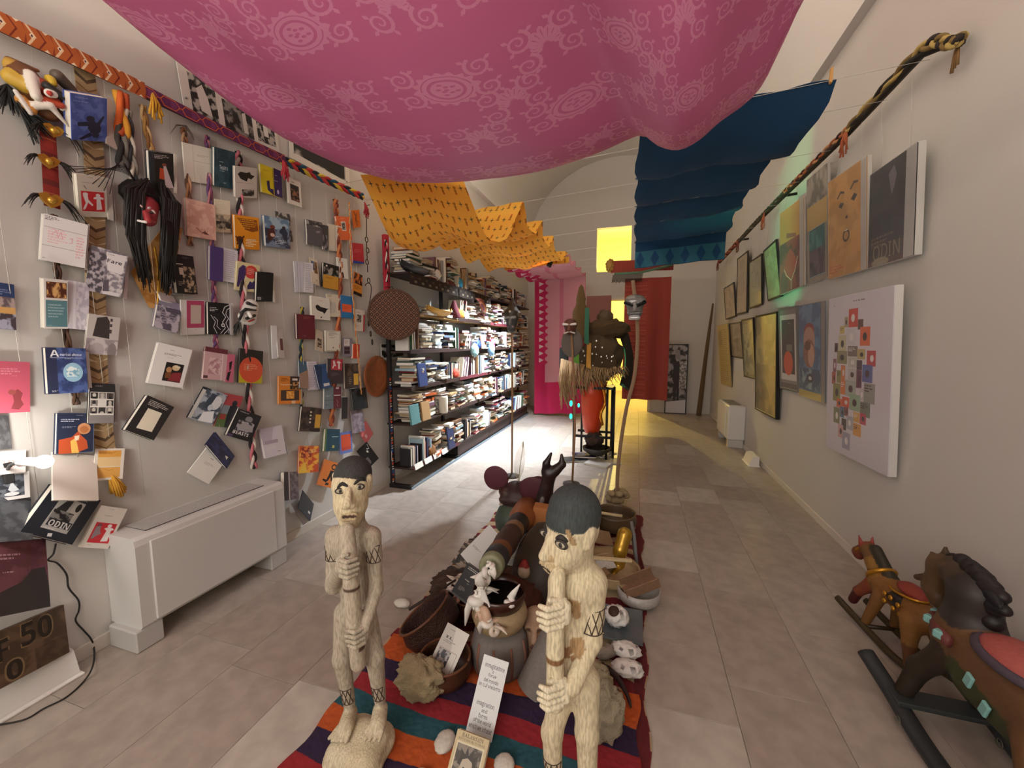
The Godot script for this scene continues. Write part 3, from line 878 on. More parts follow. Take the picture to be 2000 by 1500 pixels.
		["thin white book seen edge on, spread like a roof", 0.012, [["p", -2.446, 1.506, -2.204, 0.044, 0.232, -0.01, -0.00, 0.02, "B e4e4e6"], ["p", -2.446, 1.499, -2.251, 0.060, 0.211, -0.15, 0.14, -0.14, "B cfcbc8|R 44 34 44 40 6a3f44"]]],
		["orange and brown book with photographs, hung by itself above the fan heater", 0.015, [["c", -2.435, 1.155, -2.303, 0.192, 0.203, -0.11, -0.02, -0.04, "B e08a34|R 50 0 50 48 3e2c24|R 60 8 24 8 e8e0d8|L 10 8 34 14 3 8a4a14|D 8 28 50 5 f6e6cc Teatro|N 62 20 34 26 4a3020 d8a060 33|R 10 50 82 38 4a3a30|R 34 54 36 28 e8962e|N 36 56 32 24 e0902e f2c070 34|R 58 88 18 12 f0c8a0"], ["p", -2.446, 1.138, -2.418, 0.015, 0.210, -0.10, 0.00, -0.03, "B d0c6b8"]]],
		["pale lilac and white book, duller at its upper left, low above the fan heater", 0.02, [["c", -2.430, 0.809, -2.135, 0.169, 0.206, -0.04, -0.01, -0.21, "B d8d3dc|P c2bac8 0 0 60 0 40 50 0 56|R 10 44 60 12 b4a4b4|L 10 62 50 20 4 e6e2ea|L 60 84 30 6 1 6a6a70"], ["p", -2.446, 0.793, -2.242, 0.008, 0.221, 0.17, -0.02, -0.02, "B cfccd0"]]],
		["fiery orange and yellow abstract book cover", 0.015, [["c", -2.435, 0.592, -2.446, 0.200, 0.206, -0.25, 0.04, -0.13, "B e08a3a|N 0 0 100 100 c8502c f4b440 35|N 10 4 50 40 8c2c24 e8843c 36|L 46 14 46 16 3 f4d090|P f2c648 4 90 30 60 44 100 4 100"]]],
		["orange book with a black lizard-like figure, half behind the carved head", 0.012, [["c", -2.438, 0.405, -2.655, 0.195, 0.210, -0.50, -0.02, -0.03, "B e0823c|E 66 20 16 12 241a18|E 66 20 10 7 e0823c|P 241a18 50 36 74 34 72 50 80 76 68 74 60 58 54 74 42 84 20 78 22 72 42 74 48 54|P 241a18 44 84 62 84 60 92 40 94"]]],
		["grey-brown bound book hung spine outward at the foot of the wall", 0.035, [["c", -2.404, 0.454, -2.239, 0.145, 0.201, -0.30, 0.18, -0.20, "B 4c444a|R 0 0 28 100 3a343a|R 30 0 8 100 c8c0bc|N 40 0 60 100 5a5056 7c7074 37"]]],
		["navy and white book opened like a bird, lowest on the wall", 0.008, [["c", -2.411, 0.245, -2.371, 0.251, 0.143, -0.82, 0.41, -0.06, "B 2a2e3a|R 70 60 16 12 d8d8d8"], ["p", -2.446, 0.202, -2.347, 0.058, 0.218, 0.40, -0.25, -0.01, "B b9b2ae"]]],
		["dark teal clothbound book at the end of the orange cord", 0.025, [["c", -2.425, 0.689, -2.692, 0.166, 0.183, -0.22, 0.00, -0.05, "B 1f4a5c|R 46 34 44 3 b8c8c8|E 60 80 9 7 b8b060|R 0 0 10 100 5a7a44"]]],
		["orange-red notebook with a blue border, beside the teal book", 0.012, [["c", -2.438, 0.623, -2.870, 0.153, 0.186, -0.10, -0.01, -0.10, "B 6478b8|R 12 12 76 74 dc5634|R 14 70 72 14 c84a38"]]],
		["black card set on its corner with white lettering, above the carved head", 0.006, [["c", -2.426, 0.437, -3.147, 0.231, 0.128, -0.98, -0.36, 0.03, "B 0f0f10|W e8e6e0 10 10 30 16 24 30 44 34 3|E 36 40 6 5 e8e6e0|L 56 60 36 24 4 b8b6b2|L 52 84 40 8 1 d8d6d2"]]],
		["pink-red leaflet turned on its corner behind the grey-lilac book", 0.006, [["c", -2.444, 0.653, -3.154, 0.190, 0.136, -0.94, 0.02, 0.03, "B d0666a|R 54 56 24 22 e8b8b4"]]],
		["grey-lilac book full of small print, at the bottom of the last string column", 0.012, [["c", -2.438, 0.784, -3.040, 0.162, 0.206, -0.05, 0.01, -0.16, "B 7a6c74|N 0 0 100 100 675a64 988a92 38|L 6 6 88 88 16 85777f"]]],
		["black folder hung open behind crossing threads", 0.012, [["c", -2.438, 0.987, -3.075, 0.205, 0.196, -0.03, -0.00, -0.13, "B 0c0b0e|P 2e2624 70 0 100 0 100 100 88 100"]]],
		["dark brown book with a mustard patch and a column of pale marks", 0.02, [["c", -2.430, 0.903, -2.481, 0.205, 0.190, -0.23, 0.00, -0.03, "B 3a2a22|N 0 0 100 100 2c1f1a 52403a 39|R 70 28 28 56 d8a83c|E 46 20 5 4 d8d0c0|E 46 34 5 4 d8d0c0|E 46 48 5 4 d8d0c0|E 46 62 5 4 d8d0c0|L 10 92 70 4 1 6a5a50"]]],
		["blue and tan book flung open, a leaf of text in its middle", 0.012, [["c", -2.438, 1.259, -2.441, 0.089, 0.213, -0.18, 0.07, -0.14, "B a88a7a|P 4a6a84 0 0 100 0 100 30 0 50"], ["p", -2.446, 1.243, -2.533, 0.096, 0.225, -0.04, -0.00, -0.05, "B dcd6e0|L 14 6 74 86 14 b8b2c2"], ["c", -2.432, 1.231, -2.629, 0.152, 0.197, 0.02, 0.14, -0.18, "B 2f5a94|P 24406e 0 0 60 10 20 100 0 100|R 40 80 50 12 e8e8ea"]]],
		["charcoal book with a red block of two white dancers at its top", 0.015, [["c", -2.435, 1.262, -2.775, 0.176, 0.210, -0.07, -0.02, -0.01, "B 463a40|P c03a4c 24 4 98 0 92 46 22 44|P f0e8e8 34 8 46 8 50 22 56 30 44 28 34 40 30 36 38 24|P f0e8e8 66 8 74 8 88 16 78 18 80 40 68 40 68 18 58 16|L 24 56 50 16 3 7c7076"]]],
		["grey-blue book spine outward with three titles", 0.02, [["c", -2.430, 1.049, -2.682, 0.100, 0.189, -0.10, -0.01, -0.02, "B 76848c|L 16 12 66 8 2 4a565c|L 16 40 66 8 2 b8c2c6|R 0 60 100 3 5c686e|L 16 80 60 6 1 4a565c"]]],
		["dark red book with a pale figure at its foot, joined to the grey-blue book", 0.02, [["c", -2.430, 1.038, -2.780, 0.088, 0.186, -0.09, 0.00, -0.03, "B 682536|R 30 4 40 8 d8c4c4|R 4 38 90 4 d8d0d0|W c89aa4 40 60 56 70 44 84 60 92 3"]]],
		["brown book with a yellow square, hung on the column nearest the copper plate", 0.02, [["c", -2.430, 1.208, -2.970, 0.173, 0.220, -0.03, -0.03, 0.00, "B 40302a|N 0 0 100 50 32241f 5c4838 40|R 64 42 34 46 d4a42e|L 30 56 20 30 4 9a8a70"]]],
		["narrow black book hung between two string columns", 0.015, [["c", -2.435, 0.933, -2.867, 0.074, 0.188, -0.13, 0.00, -0.04, "B 241c1e|R 0 0 10 100 3c3034"]]],
		["white book with a thin printed frame and centred title", 0.015, [["c", -2.435, 1.517, -2.767, 0.170, 0.171, -0.00, -0.01, 0.05, "B e4e0d2|F 5 4 90 92 5a564e|L 20 10 60 16 3 4a463e|L 26 30 48 10 2 b0aa9c|E 50 82 5 4 8a8478"]]],
		["maroon clothbound book with a faded top title", 0.02, [["c", -2.430, 1.623, -2.479, 0.173, 0.187, -0.01, -0.01, 0.03, "B 6c2230|R 0 0 8 100 552030|L 36 10 50 10 2 a8625c|L 30 86 44 4 1 b8848c"]]],
		["white book with a solid black bull-like ink shape", 0.02, [["c", -2.430, 1.777, -2.641, 0.193, 0.178, -0.02, -0.00, -0.00, "B e8e4da|L 36 16 50 5 1 d8a49c|P 1a1818 22 40 34 36 48 44 64 46 84 48 94 46 82 54 76 64 66 74 60 66 44 64 30 60 22 52|P 1a1818 46 88 54 86 54 92 46 94"]]],
		["cream open booklet of faint text beside the bull-like ink shape", 0.01, [["p", -2.446, 1.812, -2.804, 0.151, 0.186, 0.04, 0.00, -0.04, "B ded7c2|L 14 4 40 10 2 8a8478|R 22 34 44 48 d0ccc2|L 20 40 46 46 8 b8b2a6"]]],
		["bright blue book with an orange title box", 0.015, [["c", -2.435, 1.814, -2.951, 0.152, 0.190, -0.00, -0.00, 0.00, "B 2f7cba|R 10 38 80 36 e8683c|L 18 50 60 14 2 d0482c"]]],
		["stout sheaf of loose white pages, fanned open", 0.03, [["p", -2.446, 1.994, -2.455, 0.092, 0.222, 0.13, 0.02, 0.13, "B d5d4de|R 30 0 6 100 aaa8ba|R 56 0 6 100 b8b6c6"], ["p", -2.446, 2.003, -2.545, 0.088, 0.225, 0.05, -0.00, 0.09, "B e0dfe6|L 12 6 76 88 14 bcbac8"]]],
		["cream booklet with a small blue and brown picture, behind the sheaf of pages", 0.006, [["c", -2.444, 2.059, -2.607, 0.093, 0.207, -0.08, 0.12, -0.12, "B dcd2c0|R 18 12 32 34 3d5a84|R 50 12 40 44 6c4a34|N 50 14 38 40 4a2f22 b08a60 41|E 66 82 6 4 9a8e7c"]]],
		["book with a black photograph above an amber block", 0.02, [["c", -2.430, 2.044, -2.769, 0.168, 0.197, -0.02, -0.03, 0.08, "B d09a38|R 0 0 100 46 1c1818|E 20 10 5 4 f0ece4|N 4 14 92 32 1c1818 a09a94 42|L 14 54 70 8 2 8a5a14|L 12 74 50 4 1 a87424"], ["p", -2.446, 2.049, -2.691, 0.016, 0.191, -0.12, -0.00, 0.00, "B 2a2222"]]],
		["white book with one small dark figure at the bottom", 0.012, [["c", -2.438, 2.139, -2.923, 0.123, 0.170, 0.06, 0.00, 0.02, "B e2dfd8|L 14 20 56 10 2 9a968e|P 1c1a1a 30 96 34 82 42 66 52 72 58 96"]]],
		["red book hanging over a blue one with a dark lid behind", 0.015, [["c", -2.435, 2.306, -3.128, 0.152, 0.174, 0.15, 0.01, 0.09, "B c0303c|L 16 30 64 20 3 d8707a|P 2c4ca8 0 86 100 92 100 100 0 100"]]],
		["small flame-coloured booklet with a black lower edge", 0.01, [["c", -2.440, 2.030, -3.114, 0.122, 0.203, -0.16, 0.03, -0.03, "B 6a3a24|N 0 0 100 50 3c2018 d07838 43|R 0 50 100 36 d89030|R 0 86 100 14 1c1410|L 10 58 80 20 3 7a3a18"]]],
		["white booklet with a red edge strip and a dark portrait", 0.01, [["c", -2.440, 1.705, -3.125, 0.127, 0.194, -0.05, -0.01, 0.03, "B e2d8cc|R 84 20 16 80 c03038|R 16 24 46 34 2a2422|N 18 26 40 30 2a2422 c8b8a8 44|L 16 12 50 6 1 b06a60|L 16 74 40 6 1 a89a8c"]]],
		["slate grey book with a photograph strip along its top", 0.02, [["c", -2.430, 2.354, -2.617, 0.161, 0.177, 0.12, 0.01, 0.11, "B 5c5a60|N 0 4 100 20 3c3a3e b8b4b0 45|L 58 40 34 10 2 d8d6d4"], ["p", -2.446, 2.348, -2.552, 0.013, 0.188, -0.06, 0.00, -0.01, "B d0cac0"]]],
		["open cream book with a dark flap on its left", 0.015, [["c", -2.435, 2.347, -2.732, 0.059, 0.191, 0.09, -0.01, 0.12, "B 4a464c|N 0 40 100 60 3a363c 8a868c 46"], ["p", -2.446, 2.374, -2.854, 0.155, 0.207, 0.12, 0.01, 0.14, "B e2dccc|R 46 0 8 100 c8c0b0|R 54 0 5 100 f0ebde"]]],
		["orange paperback with a white square photograph, under the end of the rod", 0.02, [["c", -2.430, 2.478, -2.953, 0.163, 0.190, 0.22, 0.00, 0.03, "B e8703f|R 30 22 34 38 e8e4e0|N 34 26 26 30 1e1c1c a8a4a0 47|L 24 8 50 7 2 f4b894"]]],
		["small orange card with black brushwork beside the rod's tufted end", 0.006, [["c", -2.444, 2.609, -3.131, 0.114, 0.146, 0.35, 0.08, 0.16, "B d8742e|W 2a1a14 30 10 50 40 40 60 56 90 6|W 2a1a14 60 20 40 50 70 70 5"]]],
		["mauve-grey booklet with a white label and two dark pictures", 0.01, [["c", -2.440, 1.462, -2.946, 0.117, 0.167, -0.02, -0.00, 0.03, "B 8c8594|R 10 6 60 36 e0dcdc|L 16 12 40 24 3 c09a94|R 12 48 60 16 4c2c30|R 12 66 60 18 3a2226"]]],
		["cream booklet with a dark little portrait, behind the framed white book", 0.008, [["c", -2.442, 1.518, -2.620, 0.097, 0.169, -0.27, 0.14, -0.12, "B d4cab8|R 26 40 52 42 3c342e|N 28 42 48 38 3c342e b8a890 48"]]],
		["orange-red tube-like booklet hung at the edge of the copper plate", 0.02, [["c", -2.430, 1.426, -3.043, 0.090, 0.130, -0.04, -0.00, 0.04, "B d2482c|R 0 0 14 100 e86a44"]]],
		["bright orange book with black sun and text bands", 0.02, [["c", -2.427, 2.207, -2.035, 0.174, 0.202, 0.17, 0.06, 0.23, "B ec9a1e|P 8c4a0c 10 8 90 8 96 40 70 46 40 40|L 16 10 76 30 5 f0a828|E 18 72 14 11 5a2a08|P 5a2a08 2 60 34 82 30 86 0 64|P 5a2a08 34 58 4 84 8 88 38 62|R 14 82 6 16 5a2a08|L 44 68 50 14 3 f4ecdc|L 40 82 56 12 2 fff4e0"]]],
		["blue book cover with several dancers in motion", 0.025, [["c", -2.425, 2.267, -2.266, 0.204, 0.197, 0.12, 0.02, 0.12, "B 6f8fb0|N 0 0 100 40 6484a4 a4bccc 49|N 0 40 100 60 2c3448 7c8ca4 50|E 30 34 10 7 7a3a2c|P 4c2620 12 42 36 36 40 62 20 80 6 78|E 28 60 9 6 d8b8a8|P 2a3248 64 34 80 30 92 46 86 70 78 76 72 52 56 46|E 76 30 7 5 2a2430|L 38 74 52 16 3 dfe6ee|L 34 62 40 4 1 dfe6ee"]]],
		["grey photographic leaf behind the blue dancers book", 0.004, [["c", -2.446, 2.328, -2.344, 0.130, 0.192, 0.11, 0.03, 0.03, "B 8a8784|N 0 0 100 100 4a4846 c0bcb6 51"]]],
		["peach-pink book with a faint leaping figure near its foot", 0.025, [["c", -2.425, 2.207, -1.746, 0.157, 0.201, 0.06, -0.04, 0.14, "B e0b2a2|N 0 0 100 100 d8a696 eac4b2 52|F 10 12 84 78 cf9c90|P 6a3a34 50 84 60 80 58 70 62 80 76 88 60 88|W 7a4a40 32 74 52 86 2"], ["p", -2.446, 2.210, -1.680, 0.003, 0.207, -0.05, -0.01, 0.01, "B d0b4a8"]]],
		["open booklet with cream page above a black and white landscape", 0.01, [["c", -2.434, 2.268, -1.883, 0.101, 0.186, 0.20, 0.10, 0.26, "B efe8d0|R 6 44 94 56 cdbb9c|N 6 48 94 44 8a8274 d8caac 53|N 6 66 94 22 3a3834 a49a88 54|L 12 14 70 24 4 e4dcc2"]]],
		["white page with pale red capital letters, hung behind the clip lamp", 0.004, [["c", -2.446, 1.014, -0.900, 0.111, 0.093, -0.15, 0.01, -0.12, "B e3dcd8|S 30 40 66 34 d8988c ODY"]]],
		["white sheet with a dark photograph of a bending figure, under the clip lamp", 0.004, [["c", -2.446, 0.914, -0.894, 0.132, 0.110, -0.16, 0.09, -0.20, "B dcdad8|N 8 8 80 80 2c3038 6a707a 55|P c8ccd0 60 30 68 50 76 66 60 72 52 62|E 60 78 16 7 d8dadc"]]],
		["large blank white leaf standing behind the black ODIN book", 0.01, [["p", -2.403, 0.899, -1.083, 0.165, 0.225, -0.43, 0.29, -0.46, "B e6ddd2"]]],
		["charcoal cloth panel hung at the left edge", 0.01, [["c", -2.440, 1.142, -0.888, 0.066, 0.138, -0.10, 0.07, -0.19, "B 4c4b4e|N 0 0 100 100 424144 5a595c 56"]]],
		["dark grey panel hung low at the left edge beside the book titled ODIN", 0.01, [["c", -2.397, 0.796, -0.866, 0.167, 0.183, -0.41, 0.43, -0.37, "B 525459|N 0 0 100 100 484a50 5f6268 57"]]],
		["maroon sheet with faint lettering and dark lower part, above the carved board", 0.006, [["c", -2.337, 0.573, -0.860, 0.253, 0.287, -0.46, 0.66, -0.25, "B 6a3444|N 0 0 100 100 5e2c3c 75404e 58|L 10 20 50 10 2 b08a92|L 20 44 40 4 1 b89aa0|P 2c2426 50 60 70 44 94 42 100 70 100 100 0 100 0 74"]]],
		["black and white photograph of a crowd, pinned beside the copper plate", 0.003, [["c", -2.447, 1.411, -3.641, 0.405, 0.168, 0.01, -0.02, -0.02, "B d4d2ce|N 4 4 92 80 141414 b8b6b2 59|P 141414 8 60 20 50 34 80 10 84|P 141414 60 58 90 56 90 80 64 80|R 0 86 100 14 dcdad4"]]],
		["photograph of a dancer over a grey boulder, below the woven tray", 0.003, [["c", -2.445, 1.453, -3.953, 0.250, 0.228, 0.16, -0.06, -0.17, "B dcd8d2|P 1a1a1c 40 14 56 12 60 34 80 50 70 58 54 48 44 56 30 60 48 40|E 60 88 40 26 77767a|P 1a1a1c 50 66 70 62 66 72 46 74"]]],
	]
	var thread := mat("d9d4c8", 0.7)
	for r in rows:
		var first: Array = r[2][0]
		var at := V(first[1], first[2], first[3])
		var kind: String = "booklet" if r[1] < 0.011 else "book"
		for w in ["leaflet", "photograph", "card", "sheet", "leaf", "panel"]:
			if (" " + r[0] + " ").contains(" %s " % w) and r[1] < 0.02: kind = w
		var t := thing({"book": "hanging_book", "booklet": "hanging_booklet"}.get(kind, kind), r[0], kind, at)
		var k := 0
		for p in r[2]:
			var q := turn_left(p[6], p[7], p[8])
			var rel := V(p[1], p[2], p[3]) - at
			var big: bool = p[4] * p[5] > 0.045
			var pr := printed(p[9], 240 if big else 160, 320 if big else 224)
			var m: MeshInstance3D
			if p[0] == "c" and r[1] > 0.01:
				m = part(t, "cover" if k == 0 else "inner_cover", print_box(p[4], p[5], 0.003, pr[1]), pr[0])
				m.transform = Transform3D(q, rel)
				var pg := part(t, "pages", boxes([[0, 0, 0, p[4] * 0.97, p[5] * 0.975, r[1] - 0.006]]), papers)
				pg.transform = Transform3D(q, rel - q.z * (r[1] * 0.5 - 0.0012) + q.x * p[4] * 0.01)
				var bk := part(t, "back_cover", print_box(p[4], p[5], 0.003, Rect2(pr[1].position + pr[1].size * 0.01, Vector2.ONE * 0.0004)), pr[0])
				bk.transform = Transform3D(q, rel - q.z * (r[1] - 0.0024))
			else:
				m = part(t, "page" if p[0] == "p" else "print", print_box(p[4], p[5], 0.003 if p[0] == "c" else 0.008, pr[1]), pr[0])
				m.transform = Transform3D(q, rel)
			k += 1
	for pz in [-0.62, -0.8, -0.98, -1.12, -1.24, -1.36, -1.5, -1.64, -1.78, -1.9, -2.02, -2.16, -2.3, -2.46, -2.62, -2.78, -2.9, -3.02, -3.12]:
		var low := 0.55 + 0.5 * absf(sin(pz * 9.0))
		one("hanging_thread", "thin white thread hanging from the left rod between the books", "thread", tube([V(0, 2.74 - low, 0), V(0.004, 1.2, 0.01), V(0.003, 0, 0)], 0.0011, 4), thread, V(-2.452, low, pz), Vector3.ZERO, "threads that hold the hanging books")

func plait(parent: Node, path: Array, rad: float, cols: Array, called := "strand", pitch := 5.0):   # strands woven over one another along a path
	var n := cols.size()
	var long := 0.0
	for i in path.size() - 1: long += path[i].distance_to(path[i + 1])
	var steps := int(clampf(long / (rad * 0.6), 12, 160))
	var sp := spline(path, 12)
	for s in n:
		var pts := []
		for i in steps + 1:
			var u := float(i) / steps * (sp.size() - 1)
			var j := mini(int(u), sp.size() - 2)
			var c: Vector3 = sp[j].lerp(sp[j + 1], u - j)
			var d: Vector3 = (sp[j + 1] - sp[j]).normalized()
			var side := d.cross(V(1, 0, 0)).normalized()
			if side.length() < 0.5: side = V(0, 0, 1)
			var out := side.cross(d)
			var ph := float(i) / steps * long / (rad * pitch) * TAU * 0.5 + TAU * s / n
			pts.append(c + side * sin(ph) * rad * 0.62 + out * sin(ph * 2.0) * rad * 0.3)
		part(parent, called, tube(pts, rad * 0.46, 6), mat(cols[s], 0.9))

func fan_heaters():
	var shell := mat("d2d0cd", 0.45)
	var dark := mat("55524f", 0.7)
	# by the viewer
	var t := thing("fan_heater", "white floor fan heater under the books at the left wall, with a slatted top", "heater", V(-2.48, 0, -1.6))
	var prof := PackedVector2Array([Vector2(0.0, 0.11), Vector2(0.215, 0.11), Vector2(0.228, 0.125), Vector2(0.23, 0.53), Vector2(0.222, 0.558), Vector2(0.2, 0.57), Vector2(0.0, 0.572)])
	part(t, "casing", plate(prof, 0.84), shell, V(0.002, 0, -0.43))
	part(t, "front_panel", boxes([[0.234, 0.335, 0, 0.012, 0.41, 0.7]], 0.004), shell)
	for z in [-0.375, 0.375]: part(t, "foot", boxes([[0.12, 0.055, z, 0.2, 0.11, 0.12]], 0.006), mat("bdbab6", 0.5))
	part(t, "grille", boxes([[0.1, 0.5725, 0.0, 0.15, 0.004, 0.66]]), dark)
	for i in 11: part(t, "slat", boxes([[0.032 + i * 0.0136, 0.5745, 0.0, 0.0066, 0.004, 0.66]]), shell)
	# at the far right
	var u := thing("fan_heater", "white floor fan heater at the far end of the right wall", "heater", V(1.5, 0, -6.68))
	part(u, "casing", boxes([[-0.115, 0.36, 0, 0.226, 0.49, 0.76]], 0.012), shell)
	part(u, "front_panel", boxes([[-0.232, 0.36, -0.05, 0.012, 0.44, 0.6]], 0.004), shell)
	part(u, "grille", boxes([[-0.115, 0.607, -0.02, 0.15, 0.006, 0.56]]), mat("8a8680", 0.7))
	for z in [-0.32, 0.32]: part(u, "foot", boxes([[-0.115, 0.057, z, 0.2, 0.114, 0.1]], 0.006), mat("bdbab6", 0.5))
	# low emergency lights
	for k in [["white plastic emergency light box on the floor below the carved board", -2.42, -0.86, 0.0], ["white plastic emergency light box on the floor at the foot of the right wall", 1.4, -5.55, PI]]:
		var g := thing("emergency_light", k[0], "light", V(k[1], 0, k[2]))
		g.rotation.y = k[3]
		part(g, "housing", plate(PackedVector2Array([Vector2(-0.055, 0.006), Vector2(0.05, 0.006), Vector2(0.05, 0.02), Vector2(0.02, 0.115), Vector2(-0.03, 0.125), Vector2(-0.055, 0.12)]), 0.3), mat("e4e2dd", 0.4), V(0, 0, -0.15))
		part(g, "base_rim", boxes([[0.0, 0.006, 0, 0.13, 0.012, 0.32]], 0.003), mat("efece6", 0.4))

func woven_band(path: Array, wide: float, ops: String, flat := 0.35) -> Array:   # mesh and material of a flat woven strap
	var im := Image.create(64, 256, false, Image.FORMAT_RGB8)
	draw(im, Rect2i(0, 0, 64, 256), ops)
	var pts := spline(path, 8)
	var st := start(1)
	var n := pts.size()
	var rows := []
	for p in pts: rows.append(p)
	add_tube(st, rows, wide * 0.5, 12, flat, V(1, 0, 0))
	var m := picture(im, 0.9)
	return [done(st), m]

func strap(parent: Node, called: String, path: Array, wide: float, ops: String, turns := 6.0):
	# a flat strap as a sheet whose texture repeats along its length
	var pts := spline(path, 6)
	var rows := []
	for i in pts.size():
		var d: Vector3 = (pts[mini(i + 1, pts.size() - 1)] - pts[maxi(i - 1, 0)]).normalized()
		var side := d.cross(V(1, 0, 0)).normalized() * wide * 0.5
		rows.append([pts[i] + side, pts[i] + V(0.004, 0, 0), pts[i] - side])
	var im := Image.create(64, 128, false, Image.FORMAT_RGB8)
	draw(im, Rect2i(0, 0, 64, 128), ops)
	var m := picture(im, 0.92)
	part(parent, called, sheet(rows, 0.005, Vector2(1, turns)), m)

func left_rod():
	var o := V(-2.43, 2.76, -2.0)
	var rod := thing("wall_rod", "long rod along the left wall wrapped in orange, purple and multicoloured braids", "rod", o)
	part(rod, "pole", tube([V(0, -0.04, 1.25), V(0, -0.01, 0.5), V(0, 0.01, -0.3), V(0, 0.05, -1.18)], 0.014, 8), mat("4a3a30", 0.7))
	var zig := "B b8602c|P e8c8a0 0 0 50 24 100 0 100 10 50 36 0 10|P 7a2c1c 0 40 50 64 100 40 100 46 50 72 0 46|P f0dcc0 50 10 64 20 50 30 36 20|E 50 20 6 4 4a2a3a|P f0dcc0 0 60 14 72 0 84|P f0dcc0 100 60 86 72 100 84|P 8a3a20 0 90 50 100 100 90 100 94 50 100 0 100"
	strap(rod, "orange_band", [V(0.03, -0.03, 1.25), V(0.03, -0.01, 0.8), V(0.03, 0.0, 0.5)], 0.075, zig, 9.0)
	var hex := "B 6a2c58|W d86a30 10 0 10 30 50 48 90 30 90 0 7|W d86a30 50 48 50 60 10 78 10 100 7|W d86a30 50 60 90 78 90 100 7|P 7c3868 20 6 80 6 80 26 50 38 20 26"
	strap(rod, "purple_band", [V(0.03, 0.0, 0.5), V(0.03, 0.0, 0.1), V(0.03, 0.02, -0.34)], 0.058, hex, 8.0)
	plait(rod, [V(0.012, 0.02, -0.32), V(0.012, 0.035, -0.7), V(0.012, 0.06, -1.2)], 0.03, ["b02c34", "d8b83a", "1c2430", "c43a3a", "22506a"], "cord", 5.0)
	for k in [[-0.32, "c83c48"], [-1.2, "a83038"], [0.47, "d8a030"]]:
		var st := start(1)
		for i in 9:
			var a := i * 0.7
			add_tube(st, [V(0.03, 0.01, k[0]), V(0.05 + 0.01 * sin(a), -0.05, k[0] + 0.02 * cos(a)), V(0.045 + 0.012 * sin(a * 2), -0.11 - 0.02 * sin(a * 3), k[0] + 0.03 * cos(a))], 0.005, 5)
		part(rod, "tassel", done(st), mat(k[1], 0.9))
	# cords hanging down from it
	var zz := "B a58a64|P 5a4632 0 10 50 34 100 10 100 24 50 48 0 24|P 7a5c3a 0 50 50 74 100 50 100 56 50 80 0 56|P d8c8a4 0 80 50 100 100 80 100 86 50 100 0 92"
	var g := thing("woven_strap", "wide tan and brown zigzag strap hanging behind the blue and cream books", "strap", V(-2.450, 2.734, -1.289))
	strap(g, "band", [V(0, 0, 0), V(-2.460, 2.383, -1.298) - g.position, V(-2.460, 1.957, -1.268) - g.position, V(-2.460, 1.573, -1.240) - g.position, V(-2.460, 1.280, -1.226) - g.position, V(-2.460, 0.965, -1.227) - g.position], 0.075, zz, 16.0)
	var st2 := start(1)
	for i in 16:
		var a := i * 1.1
		add_tube(st2, [V(-2.450, 0.877, -1.225) - g.position, V(-2.430, 0.811, -1.235) - g.position + V(0.012 * sin(a), 0.012 * cos(a * 1.7), 0.02 * cos(a)), V(-2.430, 0.763, -1.245) - g.position + V(0.02 * sin(a), 0.02 * cos(a * 2.0), 0.03 * cos(a))], 0.005, 5)
	part(g, "tassel", done(st2), mat("d09a34", 0.9))
	var h := thing("tassel_cord", "bundle of orange and grey zigzag cords with black fringe beside the blue dancer book", "cord", V(-2.430, 2.710, -1.410))
	plait(h, [V(0, 0, 0), V(-2.420, 2.577, -1.404) - h.position, V(-2.430, 2.564, -1.398) - h.position + V(0, -0.06, 0)], 0.03, ["d8672c", "e0a038", "b8502a"], "orange_strand", 8.0)
	plait(h, [V(-2.430, 2.601, -1.403) - h.position, V(-2.430, 2.444, -1.394) - h.position, V(-2.430, 2.360, -1.392) - h.position], 0.026, ["4a4642", "7a746c", "2a2826"], "dark_strand", 6.0)
	plait(h, [V(-2.420, 2.635, -1.425) - h.position, V(-2.430, 2.461, -1.433) - h.position, V(-2.440, 2.291, -1.442) - h.position], 0.02, ["c8c0b0", "3a3a3e", "8a8478"], "grey_strand", 6.0)
	for k in [["thin looped tan plait above the book with the orange cone", V(-2.440, 2.704, -1.506), V(-2.450, 2.603, -1.521), V(-2.450, 2.494, -1.536), 0.016, ["c8a878", "8a6034", "b08448"]],
		["dark brown cord running down behind the white pad and open books", V(-2.460, 2.058, -1.134), V(-2.460, 1.816, -1.127), V(-2.460, 1.218, -1.141), 0.013, ["5a4030", "3a2a24", "6a5040"]],
		["plait of pink, black and white strands hanging past the white mask", V(-2.440, 2.702, -2.022), V(-2.450, 1.863, -1.996), V(-2.450, 0.656, -1.989), 0.022, ["c8707a", "2a2426", "d8ccc0"]],
		["purple and pink cord behind the black swirl book", V(-2.450, 2.711, -1.834), V(-2.460, 1.961, -1.820), V(-2.460, 1.438, -1.799), 0.015, ["8a4a6a", "b87a80", "6a4a78"]],
		["short brown plait with a curved feather near the cream open book", V(-2.450, 2.691, -1.704), V(-2.460, 2.480, -1.716), V(-2.460, 2.054, -1.699), 0.016, ["9a6a48", "6a4a38", "c09878"]],
		["orange and brown plait hanging from the rod's far end", V(-2.440, 2.689, -2.872), V(-2.450, 1.981, -2.894), V(-2.450, 0.802, -2.716), 0.024, ["c87a4a", "7a3a2c", "a85a3a"]],
		["yellow and black cord holding the maroon book", V(-2.450, 1.772, -2.472), V(-2.460, 1.383, -2.446), V(-2.460, 0.989, -2.424), 0.016, ["b8a83a", "24242a", "2c4a4a"]],
		["orange thread cord in front of the last column of books", V(-2.420, 2.713, -3.017), V(-2.420, 1.995, -3.013), V(-2.430, 1.027, -3.093), 0.008, ["d8783a", "d8c08a"]]]:
		var c := thing("hanging_plait", k[0], "cord", k[1])
